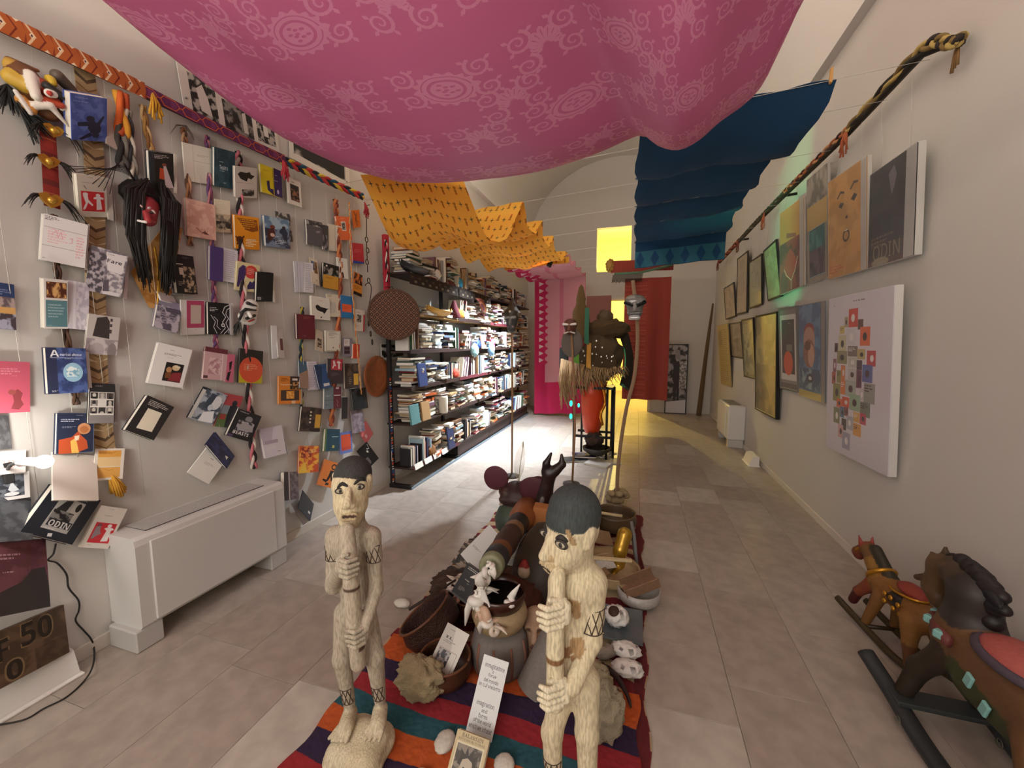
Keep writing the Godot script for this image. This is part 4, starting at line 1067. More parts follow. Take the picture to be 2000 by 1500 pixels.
		plait(c, [V(0, 0, 0), (k[2] - k[1]), (k[3] - k[1])], k[4], k[5], "strand", 6.0)
	var fe := thing("curved_feather", "curved grey feather tucked in at the rod above the large cream book", "feather", V(-2.430, 2.653, -1.699))
	part(fe, "plume", tube([V(-2.430, 2.616, -1.619) - fe.position, V(-2.420, 2.676, -1.650) - fe.position, V(-2.420, 2.693, -1.695) - fe.position, V(-2.430, 2.669, -1.732) - fe.position, V(-2.430, 2.641, -1.744) - fe.position], [0.002, 0.008, 0.01, 0.008, 0.002], 8, 0.4), mat("6a6058", 0.9))
	# posters pinned above the rod
	for k in [["white poster with six black and white stage photographs above the rod", 3.07, -2.02, 0.63, 0.56, "B dcd8cf|N 6 8 24 36 181818 a8a49c 61|N 8 54 24 38 141414 b8b4ac 62|N 40 6 30 32 141414 b0aca4 63|N 76 6 20 34 141414 aca8a0 64|L 40 42 30 16 6 9a968e|N 38 64 31 30 161616 908c86 65|N 74 54 22 38 141414 b4b0a8 66|P dcd8d0 14 66 20 60 24 72 26 88 16 86|P d4d0c8 58 70 62 68 63 90 58 90|E 17 20 4 5 d8d4cc|P e0dcd4 82 62 86 60 88 84 82 84"],
		["white poster with one large black and white photograph, partly behind the pink cloth", 3.1, -2.77, 0.64, 0.5, "B dedad2|N 6 8 86 82 121212 b4b0a8 67|P 1a1a1a 10 60 40 40 60 64 90 60 90 88 20 88|P c8c4bc 30 20 40 14 44 40 34 44"]]:
		var t := thing("wall_poster", k[0], "poster", V(-2.468, k[1], k[2]))
		var pr := printed(k[5], 400, 360)
		var m := part(t, "print", print_box(k[3], k[4], 0.006, pr[1]), pr[0])
		m.basis = turn_left(0.1 if k[3] < 0.635 else 0.0, 0, 0)
		for s in [-1, 1]: part(t, "pin", lathe([[0.0, 0.0], [0.006, 0.0], [0.006, 0.004], [0.0, 0.005]], 8), mat("9a9a9a", 0.3, 0.8), V(0.004, -0.2, s * 0.28), V(0, 0, -PI / 2))

func tuft(st: SurfaceTool, root: Vector3, dirs: Array, n: int, long: float, rad := 0.0022, droop := 0.5, spread := 0.35):
	for i in n:
		var d: Vector3 = dirs[i % dirs.size()]
		d = (d + V(rnd.randf() - 0.5, rnd.randf() - 0.5, rnd.randf() - 0.5) * spread * 2.0).normalized() * long * (0.6 + 0.4 * rnd.randf())
		var p := [root]
		for k in range(1, 5):
			var t := k / 4.0
			p.append(root + d * t + V(0, -droop * long * t * t, 0))
		add_tube(st, p, [rad, rad * 1.1, rad, rad * 0.8, rad * 0.3], 5)

func shift(bones: Array, o: Vector3) -> Array:
	var out := []
	for b in bones:
		var c: Array = b.duplicate()
		c[0] -= o
		c[2] -= o
		out.append(c)
	return out

func left_masks():
	# tusked demon mask with a long red tail
	var o: Vector3 = V(-2.460, 2.546, -1.107)
	var t := thing("demon_mask", "carved demon mask with gold mane and white tusks, top left, trailing a red strap", "mask", o)
	part(t, "face", body(shift([
		[V(-2.430, 2.582, -1.076), 0.05, V(-2.420, 2.485, -1.138), 0.042, "6e4422", 0.02, 0],
		[V(-2.380, 2.578, -1.077), 0.02, V(-2.360, 2.496, -1.076), 0.016, "e6dfd2", 0.008, 0],
		[V(-2.380, 2.564, -1.111), 0.022, V(-2.370, 2.514, -1.136), 0.02, "9a3826", 0.008, 0],
		[V(-2.360, 2.556, -1.114), 0.016, V(-2.350, 2.533, -1.153), 0.018, "26231f", 0.006, 0],
		[V(-2.335, 2.520, -1.106), 0.016, V(-2.335, 2.523, -1.118), 0.014, "e9e4da", 0.004, 0],
		[V(-2.322, 2.515, -1.101), 0.009, V(-2.322, 2.516, -1.103), 0.008, "c23a2c", 0.002, 0],
		[V(-2.370, 2.495, -1.101), 0.017, V(-2.350, 2.497, -1.147), 0.012, "b4472e", 0.006, 0],
		[V(-2.380, 2.466, -1.079), 0.015, V(-2.360, 2.482, -1.116), 0.014, "e4ddd0", 0.006, 0],
		[V(-2.360, 2.482, -1.116), 0.013, V(-2.380, 2.434, -1.175), 0.004, "e4ddd0", 0.006, 0],
		[V(-2.360, 2.486, -1.151), 0.007, V(-2.360, 2.526, -1.198), 0.004, "eae4d8", 0.003, 0],
		[V(-2.430, 2.607, -1.046), 0.024, V(-2.410, 2.593, -1.073), 0.018, "c39a40", 0.01, 0],
		[V(-2.440, 2.628, -1.046), 0.014, V(-2.420, 2.629, -1.118), 0.007, "85563a", 0.01, 0],
		[V(-2.420, 2.556, -1.040), 0.03, V(-2.400, 2.539, -1.070), 0.026, "cba63e", 0.012, 0],
		[V(-2.390, 2.601, -1.140), 0.018, V(-2.380, 2.587, -1.140), 0.016, "d6b63c", 0.006, 0],
		[V(-2.400, 2.475, -1.051), 0.02, V(-2.390, 2.446, -1.073), 0.016, "c98a3c", 0.008, 0],
		[V(-2.390, 2.496, -1.032), 0.008, V(-2.380, 2.427, -1.064), 0.008, "d8d2c8", 0.004, 0],
		[V(-2.410, 2.640, -1.174), 0.024, V(-2.430, 2.616, -1.227), 0.02, "62564a", 0.012, 0]], o), 0.0045), vmat(0.5))
	var st := start(1)
	tuft(st, V(-2.450, 2.534, -1.036) - o, [V(0, -0.6, 0.2), V(0.2, -0.8, -0.3)], 26, 0.13, 0.004, 0.1)
	tuft(st, V(-2.450, 2.453, -1.066) - o, [V(0, -0.3, -0.6), V(0.2, -0.5, -0.4)], 22, 0.12, 0.004, 0.2)
	part(t, "black_mane", done(st), mat("232526", 0.8))
	strap(t, "red_strap", [V(-2.440, 2.426, -1.137) - o, V(-2.440, 2.268, -1.132) - o, V(-2.440, 2.085, -1.124) - o], 0.05, "B 8c2c24|P 6a2420 0 0 100 0 100 20 0 20|R 0 48 100 6 a8583a|E 50 70 30 14 9a3428", 3.0)
	for k in [[V(-2.420, 2.404, -1.144), 0.034], [V(-2.420, 2.268, -1.118), 0.036], [V(-2.420, 2.107, -1.111), 0.04]]:
		var c: Vector3 = k[0] - o
		var gs := PackedVector2Array([Vector2(-1, 0.5), Vector2(-0.4, 0.9), Vector2(0, 0.6), Vector2(0.4, 0.9), Vector2(1, 0.5), Vector2(0.6, -0.4), Vector2(0, -1), Vector2(-0.6, -0.4)])
		for i in gs.size(): gs[i] *= Vector2(k[1], k[1] * 0.8)
		var pl := part(t, "gold_ornament", plate(gs, 0.012), mat("c49a3a", 0.35, 0.7), c)
		pl.basis = turn_left(0, 0, 0)
		part(pl, "boss", lump(3, V(0.014, 0.014, 0.01), 0.1), mat("d8b04a", 0.3, 0.7), V(0, 0, 0.012))
		var sh := start(1)
		tuft(sh, c + V(0.005, 0.01, 0.03), [V(0.1, 0.5, 0.8), V(0.2, 0, 0.9)], 12, 0.06, 0.0022, 1.0)
		tuft(sh, c + V(0.005, 0.01, -0.03), [V(0.1, 0.5, -0.8), V(0.2, 0, -0.9)], 12, 0.08, 0.0022, 1.0)
		part(t, "hair_tuft", done(sh), mat("2a2622", 0.8))
	# red mask with long black hair
	o = V(-2.450, 2.212, -1.488)
	var m := thing("long_haired_mask", "small red demon face with white moustache almost hidden in long black hair", "mask", o)
	part(m, "face", body(shift([
		[V(-2.380, 2.187, -1.447), 0.05, V(-2.360, 2.118, -1.437), 0.035, "8f2c32", 0.02, 0],
		[V(-2.325, 2.138, -1.407), 0.012, V(-2.315, 2.101, -1.409), 0.016, "a2353a", 0.008, 0],
		[V(-2.340, 2.152, -1.443), 0.013, V(-2.340, 2.149, -1.447), 0.012, "e6e0d6", 0.002, 0],
		[V(-2.326, 2.146, -1.434), 0.006, V(-2.326, 2.144, -1.436), 0.006, "1a1616", 0.001, 0],
		[V(-2.350, 2.161, -1.398), 0.011, V(-2.350, 2.160, -1.399), 0.011, "e6e0d6", 0.002, 0],
		[V(-2.340, 2.093, -1.382), 0.006, V(-2.315, 2.088, -1.397), 0.006, "e8e2da", 0.003, 0],
		[V(-2.315, 2.088, -1.397), 0.006, V(-2.340, 2.125, -1.450), 0.004, "e8e2da", 0.003, 0],
		[V(-2.350, 2.181, -1.391), 0.004, V(-2.330, 2.162, -1.399), 0.004, "d8a8a8", 0.002, 0],
		[V(-2.330, 2.165, -1.425), 0.004, V(-2.350, 2.182, -1.465), 0.004, "d8c8c8", 0.002, 0],
		[V(-2.380, 2.077, -1.391), 0.016, V(-2.370, 2.067, -1.410), 0.014, "3a2a26", 0.006, 0]], o), 0.004), vmat(0.45))
	st = start(1)
	for i in 330:
		var a := rnd.randf()
		var px := lerpf(0.15, -0.1, a)
		var root := V(0.05 + 0.06 * rnd.randf(), 0.05 + 0.05 * sin(a * PI) + 0.02 * rnd.randf(), px * 0.5)
		var low := -0.24 - 0.16 * rnd.randf() - 0.1 * sin(a * PI)
		if a > 0.27 and a < 0.66:
			root = V(0.03, 0.08, px * 0.5)
			low = 0.03
		var wide := px * (0.75 + 0.2 * rnd.randf())
		var front := 0.09 if absf(px - 0.025) > 0.04 else 0.05
		add_tube(st, [root, V(front + 0.03 * rnd.randf(), 0.02, wide), V(front, low * 0.5, wide + 0.02 * rnd.randf()), V(0.04 + 0.03 * rnd.randf(), low, wide * 0.7 + 0.03 * (rnd.randf() - 0.5))], [0.006, 0.007, 0.0055, 0.002], 5)
	for i in 22:
		var z := 0.02 * (rnd.randf() - 0.5) - 0.02
		add_tube(st, [V(0.1, -0.06, z - 0.02), V(0.12, -0.16, z), V(0.08, -0.3 - 0.06 * rnd.randf(), z)], [0.006, 0.006, 0.002], 5)
	var hr := part(m, "black_hair", done(st), mat("15110f", 0.55))
	metas(hr, "", "", "", "stuff")
	part(m, "scalp", lump(8, V(0.07, 0.07, 0.1), 0.1), mat("15110f", 0.6), V(0.03, 0.035, 0.025))
	st = start(1)
	for i in 9: add_tube(st, spline([V(0.06, 0.06, 0.06), V(0.08, 0.1 + 0.006 * i, 0.14), V(-2.380, 2.258, -1.190) - o + V(0, -0.008 * i, -0.02 * i + 0.05)], 5), 0.0016, 4)
	part(m, "stray_hair", done(st), mat("1c1816", 0.6))
	# flat leather puppet behind the hair
	o = V(-2.455, 1.904, -1.501)
	var pts := PackedVector2Array()
	for p in [V(-2.455, 2.141, -1.573), V(-2.455, 2.140, -1.659), V(-2.455, 1.989, -1.621), V(-2.455, 1.965, -1.569), V(-2.455, 1.914, -1.555), V(-2.455, 1.775, -1.579), V(-2.455, 1.679, -1.497), V(-2.455, 1.685, -1.462), V(-2.455, 1.855, -1.396), V(-2.455, 2.006, -1.486)]:
		pts.append(Vector2(-(p.z - o.z), p.y - o.y))
	var im := Image.create(96, 192, false, Image.FORMAT_RGB8)
	draw(im, Rect2i(0, 0, 96, 192), "B b9823f|N 0 0 100 100 a8722f cc9a58 71|W 7a4a20 60 50 70 60 64 74 72 90 3|W e0a83a 44 60 48 96 4|L 70 10 24 30 8 9a6a34|W 8a5a28 20 60 46 92 2")
	var pp := thing("leather_puppet", "flat tan leather shadow puppet hanging behind the long black hair", "puppet", o)
	var pm := part(pp, "figure", plate(pts, 0.004), picture(im, 0.7))
	pm.basis = turn_left(0, 0, 0)
	part(pp, "gold_beads", tube(spline([V(0.02, 0.1, 0), V(0.03, -0.05, 0.0), V(0.02, -0.2, 0.01)], 10), [0.006, 0.004, 0.007, 0.004, 0.007, 0.004, 0.006, 0.004, 0.007, 0.004, 0.006, 0.004, 0.007, 0.004, 0.006, 0.004, 0.007, 0.004, 0.006, 0.004, 0.006], 6), mat("c8962e", 0.4, 0.5))
	# white mask
	o = V(-2.450, 1.694, -2.023)
	var w := thing("white_mask", "small white mask with black brows and moustache stripes on the pink plait", "mask", o)
	part(w, "face", body(shift([
		[V(-2.430, 1.741, -2.028), 0.045, V(-2.420, 1.665, -1.993), 0.05, "dcd8d2", 0.02, 0],
		[V(-2.390, 1.668, -1.940), 0.032, V(-2.380, 1.670, -1.982), 0.028, "e6e2dc", 0.01, 0],
		[V(-2.360, 1.684, -1.897), 0.008, V(-2.345, 1.710, -1.921), 0.01, "1c1a1a", 0.002, 0],
		[V(-2.345, 1.710, -1.921), 0.01, V(-2.360, 1.711, -2.004), 0.006, "1c1a1a", 0.002, 0],
		[V(-2.360, 1.645, -1.887), 0.008, V(-2.355, 1.691, -1.907), 0.008, "201e1e", 0.002, 0],
		[V(-2.340, 1.653, -1.919), 0.01, V(-2.355, 1.677, -1.990), 0.008, "1c1a1a", 0.002, 0],
		[V(-2.380, 1.753, -1.966), 0.012, V(-2.390, 1.740, -2.032), 0.006, "2a2828", 0.002, 0],
		[V(-2.345, 1.635, -1.936), 0.006, V(-2.350, 1.650, -1.977), 0.006, "b03a34", 0.002, 0],
		[V(-2.340, 1.686, -1.936), 0.012, V(-2.330, 1.667, -1.940), 0.01, "e8e4de", 0.004, 0]], o), 0.0045), vmat(0.4))
	st = start(1)
	tuft(st, V(-2.450, 1.637, -1.951) - o, [V(0.1, -0.8, 0.4), V(0, -0.9, 0.1)], 18, 0.09, 0.003, 0.2)
	part(w, "grey_beard", done(st), mat("4a4c4a", 0.9))

func ring_path(c: Vector3, u: Vector3, v: Vector3, n := 16) -> Array:
	var p := []
	for i in n + 1: p.append(c + u * cos(TAU * i / n) + v * sin(TAU * i / n))
	return p

func left_odds():
	# chain with hooks beside the shelf
	var o: Vector3 = V(-2.430, 2.586, -3.257)
	var t := thing("iron_chain", "rusty iron chain of round links with long hooks, left of the bookshelf", "chain", o)
	var rust := mat("3a2c24", 0.6, 0.5)
	part(t, "hook", tube([V(-2.450, 2.797, -3.340) - o, V(-2.430, 2.763, -3.267) - o, V(-2.430, 2.558, -3.255) - o, V(-2.430, 2.483, -3.251) - o], 0.004, 6), rust)
	var y := [468, 480, 490, 502, 513, 526, 546]
	for i in y.size():
		var c: Vector3 = [V(-2.430, 2.455, -3.249), V(-2.430, 2.404, -3.246), V(-2.430, 2.360, -3.259), V(-2.430, 2.302, -3.248), V(-2.430, 2.251, -3.245), V(-2.430, 2.191, -3.249), V(-2.430, 2.084, -3.258)][i] - o
		var r := 0.02 if i % 2 == 0 else 0.025
		part(t, "link", tube(ring_path(c, V(0, r * 1.15, 0), V(0, 0, r) if i % 2 == 0 else V(r * 0.6, 0, r * 0.8)), 0.0042, 6), rust)
	part(t, "hook", tube(spline([V(-2.430, 2.030, -3.203) - o, V(-2.430, 2.057, -3.234) - o, V(-2.430, 2.050, -3.286) - o, V(-2.430, 1.984, -3.290) - o, V(-2.430, 1.861, -3.253) - o], 4), 0.004, 6), rust)
	for p in [V(-2.440, 1.760, -3.245), V(-2.440, 1.684, -3.248), V(-2.440, 1.588, -3.273), V(-2.440, 1.510, -3.292)]:
		part(t, "link", tube(ring_path(p - o, V(0, 0.025, 0), V(0.01, 0, 0.022)), 0.0042, 6), rust)
	# woven tray
	o = V(-2.205, 1.765, -3.320)
	var b := thing("woven_tray", "round brown basketry tray with a diamond pattern hanging by the shelf's red post", "tray", o)
	b.basis = Basis.looking_at(V(-0.62, 0.05, -0.78))
	var im := Image.create(256, 256, false, Image.FORMAT_RGB8)
	im.fill(Color("7a5844"))
	for i in range(-9, 10):
		for j in range(-9, 10):
			var c := Vector2(128 + (i + j) * 14.5, 128 + (i - j) * 14.5)
			fill_poly(im, Rect2i(0, 0, 256, 256), [c + Vector2(0, -11), c + Vector2(11, 0), c + Vector2(0, 11), c + Vector2(-11, 0)], Color("36211a"))
			fill_poly(im, Rect2i(0, 0, 256, 256), [c + Vector2(0, -4), c + Vector2(4, 0), c + Vector2(0, 4), c + Vector2(-4, 0)], Color("8a6650"))
	var disc := plate(ngon(0.226, 0.226, 44), 0.012)
	part(b, "weave", disc, picture(im, 0.85), V(0, 0, 0))
	part(b, "rim", tube(ring_path(V(0, 0, 0.008), V(0.229, 0, 0), V(0, 0.229, 0), 44), 0.012, 8), mat("5c4032", 0.85, 0.0, 8.0))
	part(b, "hook", tube([V(0, 0.23, 0), V(-0.01, 0.26, -0.03), V(-0.07, 0.26, -0.1)], 0.004, 6), rust)
	# copper plate
	o = V(-2.450, 1.174, -3.343)
	var c2 := thing("copper_plate", "big round copper plate with a broad turned rim on the wall by the shelf", "plate", o)
	c2.rotation = V(0, 0, -PI / 2)
	part(c2, "disc", lathe([[0.0, 0.004], [0.135, 0.004], [0.142, 0.008], [0.15, 0.013], [0.198, 0.018], [0.203, 0.016], [0.198, 0.01], [0.15, 0.006], [0.13, -0.002], [0.0, -0.002]], 48), mat("b06a42", 0.4, 0.35, 2.0))
	# clip lamp
	o = V(-2.240, 1.030, -0.924)
	var l := thing("clip_lamp", "bare glowing clip lamp burning among the lowest books at the left", "lamp", o)
	part(l, "bulb", lump(2, V(0.03, 0.026, 0.026), 0.0), glow("fffaf0", 14.0))
	part(l, "socket", tube([V(-0.03, 0, 0.01), V(-0.09, 0.0, 0.03)], 0.018, 12), mat("d8d8d8", 0.4))
	part(l, "arm", tube([V(-0.09, 0, 0.03), V(-0.16, -0.02, 0.03), V(-0.215, -0.05, 0.02)], 0.006, 8), mat("3a3a3a", 0.5))
	part(l, "clip", boxes([[-0.212, -0.06, 0.02, 0.02, 0.09, 0.03]], 0.004), mat("2a2a2a", 0.5))
	var path := [V(-2.468, 0.603, -1.023), V(-2.468, 0.560, -1.011), V(-2.468, 0.541, -0.993), V(-2.468, 0.512, -1.020), V(-2.468, 0.444, -1.045), V(-2.468, 0.378, -1.047), V(-2.468, 0.300, -1.074), V(-2.468, 0.250, -1.072), V(-2.468, 0.209, -1.057), V(-2.468, 0.140, -1.081), V(-2.466, 0.083, -1.101), V(-2.460, 0.029, -1.105), V(-2.311, 0.050, -1.029), V(-2.302, 0.008, -0.993), V(-2.267, 0.006, -0.916), V(-2.283, 0.006, -0.854), V(-2.295, 0.006, -0.794), V(-2.435, 0.006, -0.715)]
	var loc := []
	for p in path: loc.append(p - V(-2.480, 0.598, -1.028))
	one("lamp_cable", "thin black cable trailing down the wall and over the floor from the clip lamp", "cable", tube(spline(loc, 6), 0.0035, 6), mat("241f1d", 0.6), V(-2.480, 0.598, -1.028))
	# carved board leaning at the wall
	var pr := printed("B 5a4634|N 0 0 100 100 4c3a2a 6b5440 81|D 48 3 37 46 8a7250 50|D 49.5 5 34 42 2a1f17 50|D 24 14 14 42 8a7250 F|D 25.5 16 11 38 2a1f17 F|D 30 58 20 40 8a7250 0|D 32 61 16 34 2a1f17 0|N 62 60 38 40 4a3828 5c4836 82", 320, 240)
	var bd := thing("carved_board", "weathered brown wooden board carved with big figures, leaning at the wall bottom left", "board", V(-2.38, 0.13, -0.848))
	var bm := part(bd, "plank", print_box(0.31, 0.21, 0.025, pr[1]), pr[0], V(0, 0.118, 0))
	bm.basis = turn_left(-0.16, 0.29, -0.2)
	part(bd, "batten", boxes([[-0.045, -0.055, 0.0, 0.03, 0.14, 0.2]], 0.004), mat("4a3a2c", 0.8))

# ------------------------------------------------------------------ bookshelf
func bookshelf():
	var steel := mat("17161a", 0.5)
	var wood := mat("35221d", 0.6, 0.0, 2.0)
	var lip := mat("5a2028", 0.6)
	var t := thing("bookshelf", "long black shelving unit crammed with books along the left wall", "bookshelf", V(-2.47, 0, -5.8))
	var heights := [0.22, 0.68, 1.05, 1.42, 1.8, 2.2]
	for i in 5:
		var z := 2.3 - 1.15 * i
		part(t, "upright", boxes([[0.07, 1.28, z, 0.035, 2.56, 0.045]], 0.003), steel)
		part(t, "foot_bar", boxes([[0.17, 0.02, z, 0.26, 0.04, 0.045]], 0.003), steel)
	for i in heights.size():
		var y: float = heights[i]
		for j in 4:
			var z := 1.725 - 1.15 * j
			part(t, "shelf_board", boxes([[0.165, y - 0.012, z, 0.29, 0.02, 1.146]], 0.003), wood if i != 4 else mat("b08a52", 0.6, 0.0, 2.0))
			if (i + j) % 3 != 1 and i < 5: part(t, "shelf_lip", boxes([[0.312, y - 0.005, z, 0.008, 0.045, 1.14]], 0.002), lip if (i * 2 + j) % 5 == 0 else wood)
	for j in 3: part(t, "kick_panel", boxes([[0.27, 0.11, 0.575 - 1.15 * j, 0.012, 0.17, 1.14]], 0.002), wood)
	part(t, "floor_rail", boxes([[0.298, 0.012, 0.0, 0.02, 0.024, 4.64]], 0.002), mat("7a8894", 0.4, 0.4))
	# patterned band under the top shelf
	var ops := "B 2a211c"
	for i in 8: ops += "|R %d 20 5 24 4a4036|R %d 58 5 24 7a705c" % [i * 13 + 2, i * 13 + 8]
	var im := Image.create(256, 48, false, Image.FORMAT_RGB8)
	draw(im, Rect2i(0, 0, 256, 48), ops)
	var m := picture(im, 0.9)
	for j in 2: part(t, "patterned_band", sheet([[V(0.316, 2.185, 2.28 - j * 1.15), V(0.316, 2.185, 1.16 - j * 1.15)], [V(0.318, 2.08, 2.28 - j * 1.15), V(0.318, 2.08, 1.16 - j * 1.15)]], 0.004), m)
	part(t, "red_wrap", boxes([[0.07, 2.14, 2.3, 0.05, 0.84, 0.06]], 0.008), mat("a81e34", 0.8))
	plait(t, [V(0.1, 2.5, 2.335), V(0.1, 2.3, 2.335), V(0.1, 2.1, 2.335)], 0.016, ["1a1a1a", "d8d2c8", "a81e34"], "plaited_cord", 6.0)
	var bead := "B 1c1c28|R 0 0 100 14 c8482c|R 0 20 100 4 e8e4dc|R 0 30 100 6 e8e4dc|R 0 40 100 14 2c4c8a|R 0 58 100 6 b82c44|R 0 66 100 10 101014|R 0 80 100 8 d8742c|R 0 92 100 4 e8e4dc"
	strap(t, "beaded_strip", [V(0.095, 1.15, 2.33), V(0.095, 0.6, 2.33), V(0.095, 0.06, 2.33)], 0.03, bead, 5.0)
	# books
	var tones := [["cream", "d6ccb4"], ["white", "e4e2dc"], ["pale grey", "a8a8a6"], ["brown", "6a4a36"], ["dark blue", "26345a"], ["black", "1e1d20"], ["dark red", "70242c"], ["tan", "b08c60"], ["grey-blue", "5c7284"], ["green", "3e5a46"], ["orange", "c0602c"], ["white", "dcdad2"], ["cream", "cabfa6"], ["pale blue", "a4c0cc"], ["mauve", "7a5a6a"]]
	var kinds := []
	for s in [[0.15, 0.022, 0.21], [0.16, 0.03, 0.24], [0.14, 0.016, 0.2], [0.17, 0.026, 0.25], [0.13, 0.034, 0.19], [0.19, 0.02, 0.27], [0.15, 0.012, 0.21]]:
		var cv := boxes([[0, s[1] / 2 - 0.0012, 0, s[0], 0.0024, s[2]], [0, -s[1] / 2 + 0.0012, 0, s[0], 0.0024, s[2]], [-s[0] / 2 + 0.0012, 0, 0, 0.0024, s[1], s[2]]])
		kinds.append([s, cv, boxes([[0.003, 0, 0, s[0] - 0.008, s[1] - 0.005, s[2] - 0.006]])])
	var page := [mat("ded6c2", 0.9), mat("e6e2d8", 0.9), mat("c4b394", 0.9)]
	var ord := ["first", "second", "third", "fourth", "fifth", "sixth", "seventh", "eighth", "ninth", "tenth", "eleventh", "twelfth", "thirteenth", "fourteenth", "fifteenth", "sixteenth", "seventeenth", "eighteenth", "nineteenth", "twentieth"]
	var made := 0
	var heap := {}
	var names := ["bottom", "second", "third", "fourth", "fifth", "top"]
	var runs := []
	for i in 6:
		var z := -3.53
		var pile := 0
		while z > -8.0:
			var room: float = (heights[i + 1] - heights[i] - 0.06) if i < 5 else 0.32
			var style: int = [0, 0, 0, 1, 2, 0, 1, 0][rnd.randi() % 8]
			if i == 4 and z > -4.6: style = 0
			var gap := 0.0
			var items := []
			if style == 0:
				var y: float = heights[i]
				var n := 9 + rnd.randi() % 8
				if i == 4 and z > -5.0: n = 2 + rnd.randi() % 3
				var wide := 0.0
				for k in n:
					var kd: Array = kinds[rnd.randi() % kinds.size()]
					var s: Array = kd[0]
					if y + s[1] > heights[i] + room: break
					var along := rnd.randf() < 0.6
					var yaw: float = (0.0 if along else PI / 2) + (rnd.randf() - 0.5) * 0.4 + (PI if rnd.randf() < 0.6 else 0.0)
					items.append([kd, V(-2.47 + 0.205 + (rnd.randf() - 0.5) * 0.05, y + s[1] / 2 + 0.0005, 0), V(0, yaw, 0)])
					y += s[1] + 0.0012
					wide = maxf(wide, s[2] if along else s[0])
				gap = wide + 0.008
			else:
				var n := 4 + rnd.randi() % 5
				var x := 0.0
				var tilt := 0.0 if style == 1 else 0.16 + 0.2 * rnd.randf()
				for k in n:
					var kd: Array = kinds[rnd.randi() % kinds.size()]
					var s: Array = kd[0]
					if s[2] > room - 0.01: continue
					items.append([kd, V(-2.47 + 0.215 + (rnd.randf() - 0.5) * 0.03, heights[i] + s[2] / 2 * cos(tilt) + s[1] / 2 * sin(tilt) + 0.003, x + s[1] / 2), V(PI / 2 - tilt, 0, 0) if rnd.randf() < 0.5 else V(PI / 2 - tilt, PI if tilt == 0.0 else 0.0, 0)])
					x += s[1] / cos(tilt) + 0.003
				gap = x + 0.015 + 0.2 * sin(tilt)
			runs.append([z, i, pile, style, items, gap])
			pile += 1
			z -= gap + 0.004
	runs.sort_custom(func(a, b): return a[0] > b[0])
	for r in runs:
		for k in r[4].size():
			var it: Array = r[4][k]
			var tone: Array = tones[rnd.randi() % tones.size()]
			var pos: Vector3 = it[1]
			pos.z = r[0] - (pos.z if r[3] > 0 else r[5] * 0.5)
			if pos.z < -8.04: continue
			var pg: int = rnd.randi() % 3
			if made < 296:
				made += 1
				var lab := ""
				if r[3] == 0: lab = "%s book, %s up in the %s group from the near end, %s shelf" % [tone[0], ord[mini(k, 19)], ord[mini(r[2], 19)], names[r[1]]]
				else: lab = "%s book standing %s along in the %s group from the near end, %s shelf" % [tone[0], ord[mini(k, 19)], ord[mini(r[2], 19)], names[r[1]]]
				var b := thing("book", lab, "book", pos, "books on the long bookshelf")
				b.rotation = it[2]
				part(b, "cover", it[0][1], mat(tone[1], 0.6))
				part(b, "pages", it[0][2], page[pg])
			else:
				for q in [[it[0][1], mat(tone[1], 0.6)], [it[0][2], page[pg]]]:
					if not heap.has(q[1]):
						heap[q[1]] = SurfaceTool.new()
					heap[q[1]].append_from(q[0], 0, Transform3D(Basis.from_euler(it[2]), pos - V(-2.3, 0, -7)))
	var rest := ArrayMesh.new()
	for q in heap:
		heap[q].set_material(q)
		heap[q].commit(rest)
	var far := MeshInstance3D.new()
	far.name = "far_books"
	far.mesh = rest
	add_child(far)
	far.position = V(-2.3, 0, -7)
	metas(far, "mass of piled books filling the far half of the long bookshelf", "books", "", "stuff")
	# objects among the books
	var glass := StandardMaterial3D.new()
	glass.albedo_color = Color(0.95, 1, 1, 0.12)
	glass.transparency = BaseMaterial3D.TRANSPARENCY_ALPHA
	glass.roughness = 0.05
	var pot := [[0.0, 0.0], [0.05, 0.0], [0.055, 0.02], [0.055, 0.18], [0.05, 0.2], [0.044, 0.2], [0.048, 0.17], [0.048, 0.02], [0.0, 0.015]]
	one("cream_vase", "tall cream cylinder vase at the front of the second shelf", "vase", lathe(pot, 20), mat("d8d0be", 0.5), V(-2.140, 0.690, -4.160) + V(0, 0.0, 0))
	one("glass_jar", "clear glass jar on the fifth shelf beside the woven tray", "jar", lathe([[0.0, 0.0], [0.045, 0.0], [0.05, 0.01], [0.05, 0.1], [0.04, 0.13], [0.037, 0.13], [0.045, 0.1], [0.045, 0.012], [0.0, 0.01]], 18), glass, V(-2.2, 1.425, -4.1))
	var boat := []
	for i in 13:
		var u := i / 12.0
		var row := []
		for j in 9:
			var v := j / 8.0 * 2.0 - 1.0
			var w := sin(u * PI) * 0.9 + 0.1
			row.append(V(v * 0.11 * w, v * v * 0.05 + pow(absf(u - 0.5) * 2, 3) * 0.05, (0.5 - u) * 0.56))
		boat.append(row)
	one("boat_tray", "long yellowish wooden boat-shaped tray on the fourth shelf edge", "tray", sheet(boat, 0.008), mat("d8a848", 0.5), V(-2.16, 1.81, -4.15))
	one("boat_tray", "dark boat-shaped tray with a white lining on the top shelf by the red post", "tray", sheet(boat, 0.01), mat("2a2a2e", 0.5), V(-2.2, 2.205, -3.72))
	var fan := []
	for i in 9:
		var row := []
		for j in 13:
			var a := lerpf(-0.5, 2.2, j / 12.0)
			var r := 0.05 + 0.2 * i / 8.0
			row.append(V(0.03 * sin(i * 0.4), sin(a) * r * 0.6, -cos(a) * r))
		fan.append(row)
	var fim := Image.create(64, 64, false, Image.FORMAT_RGB8)
	draw(fim, Rect2i(0, 0, 64, 64), "B 9a5a3a|R 0 20 100 8 5a3a7a|R 0 40 100 6 c88a5a|R 0 60 100 10 6a2c3a|R 0 84 100 6 b87a9a")
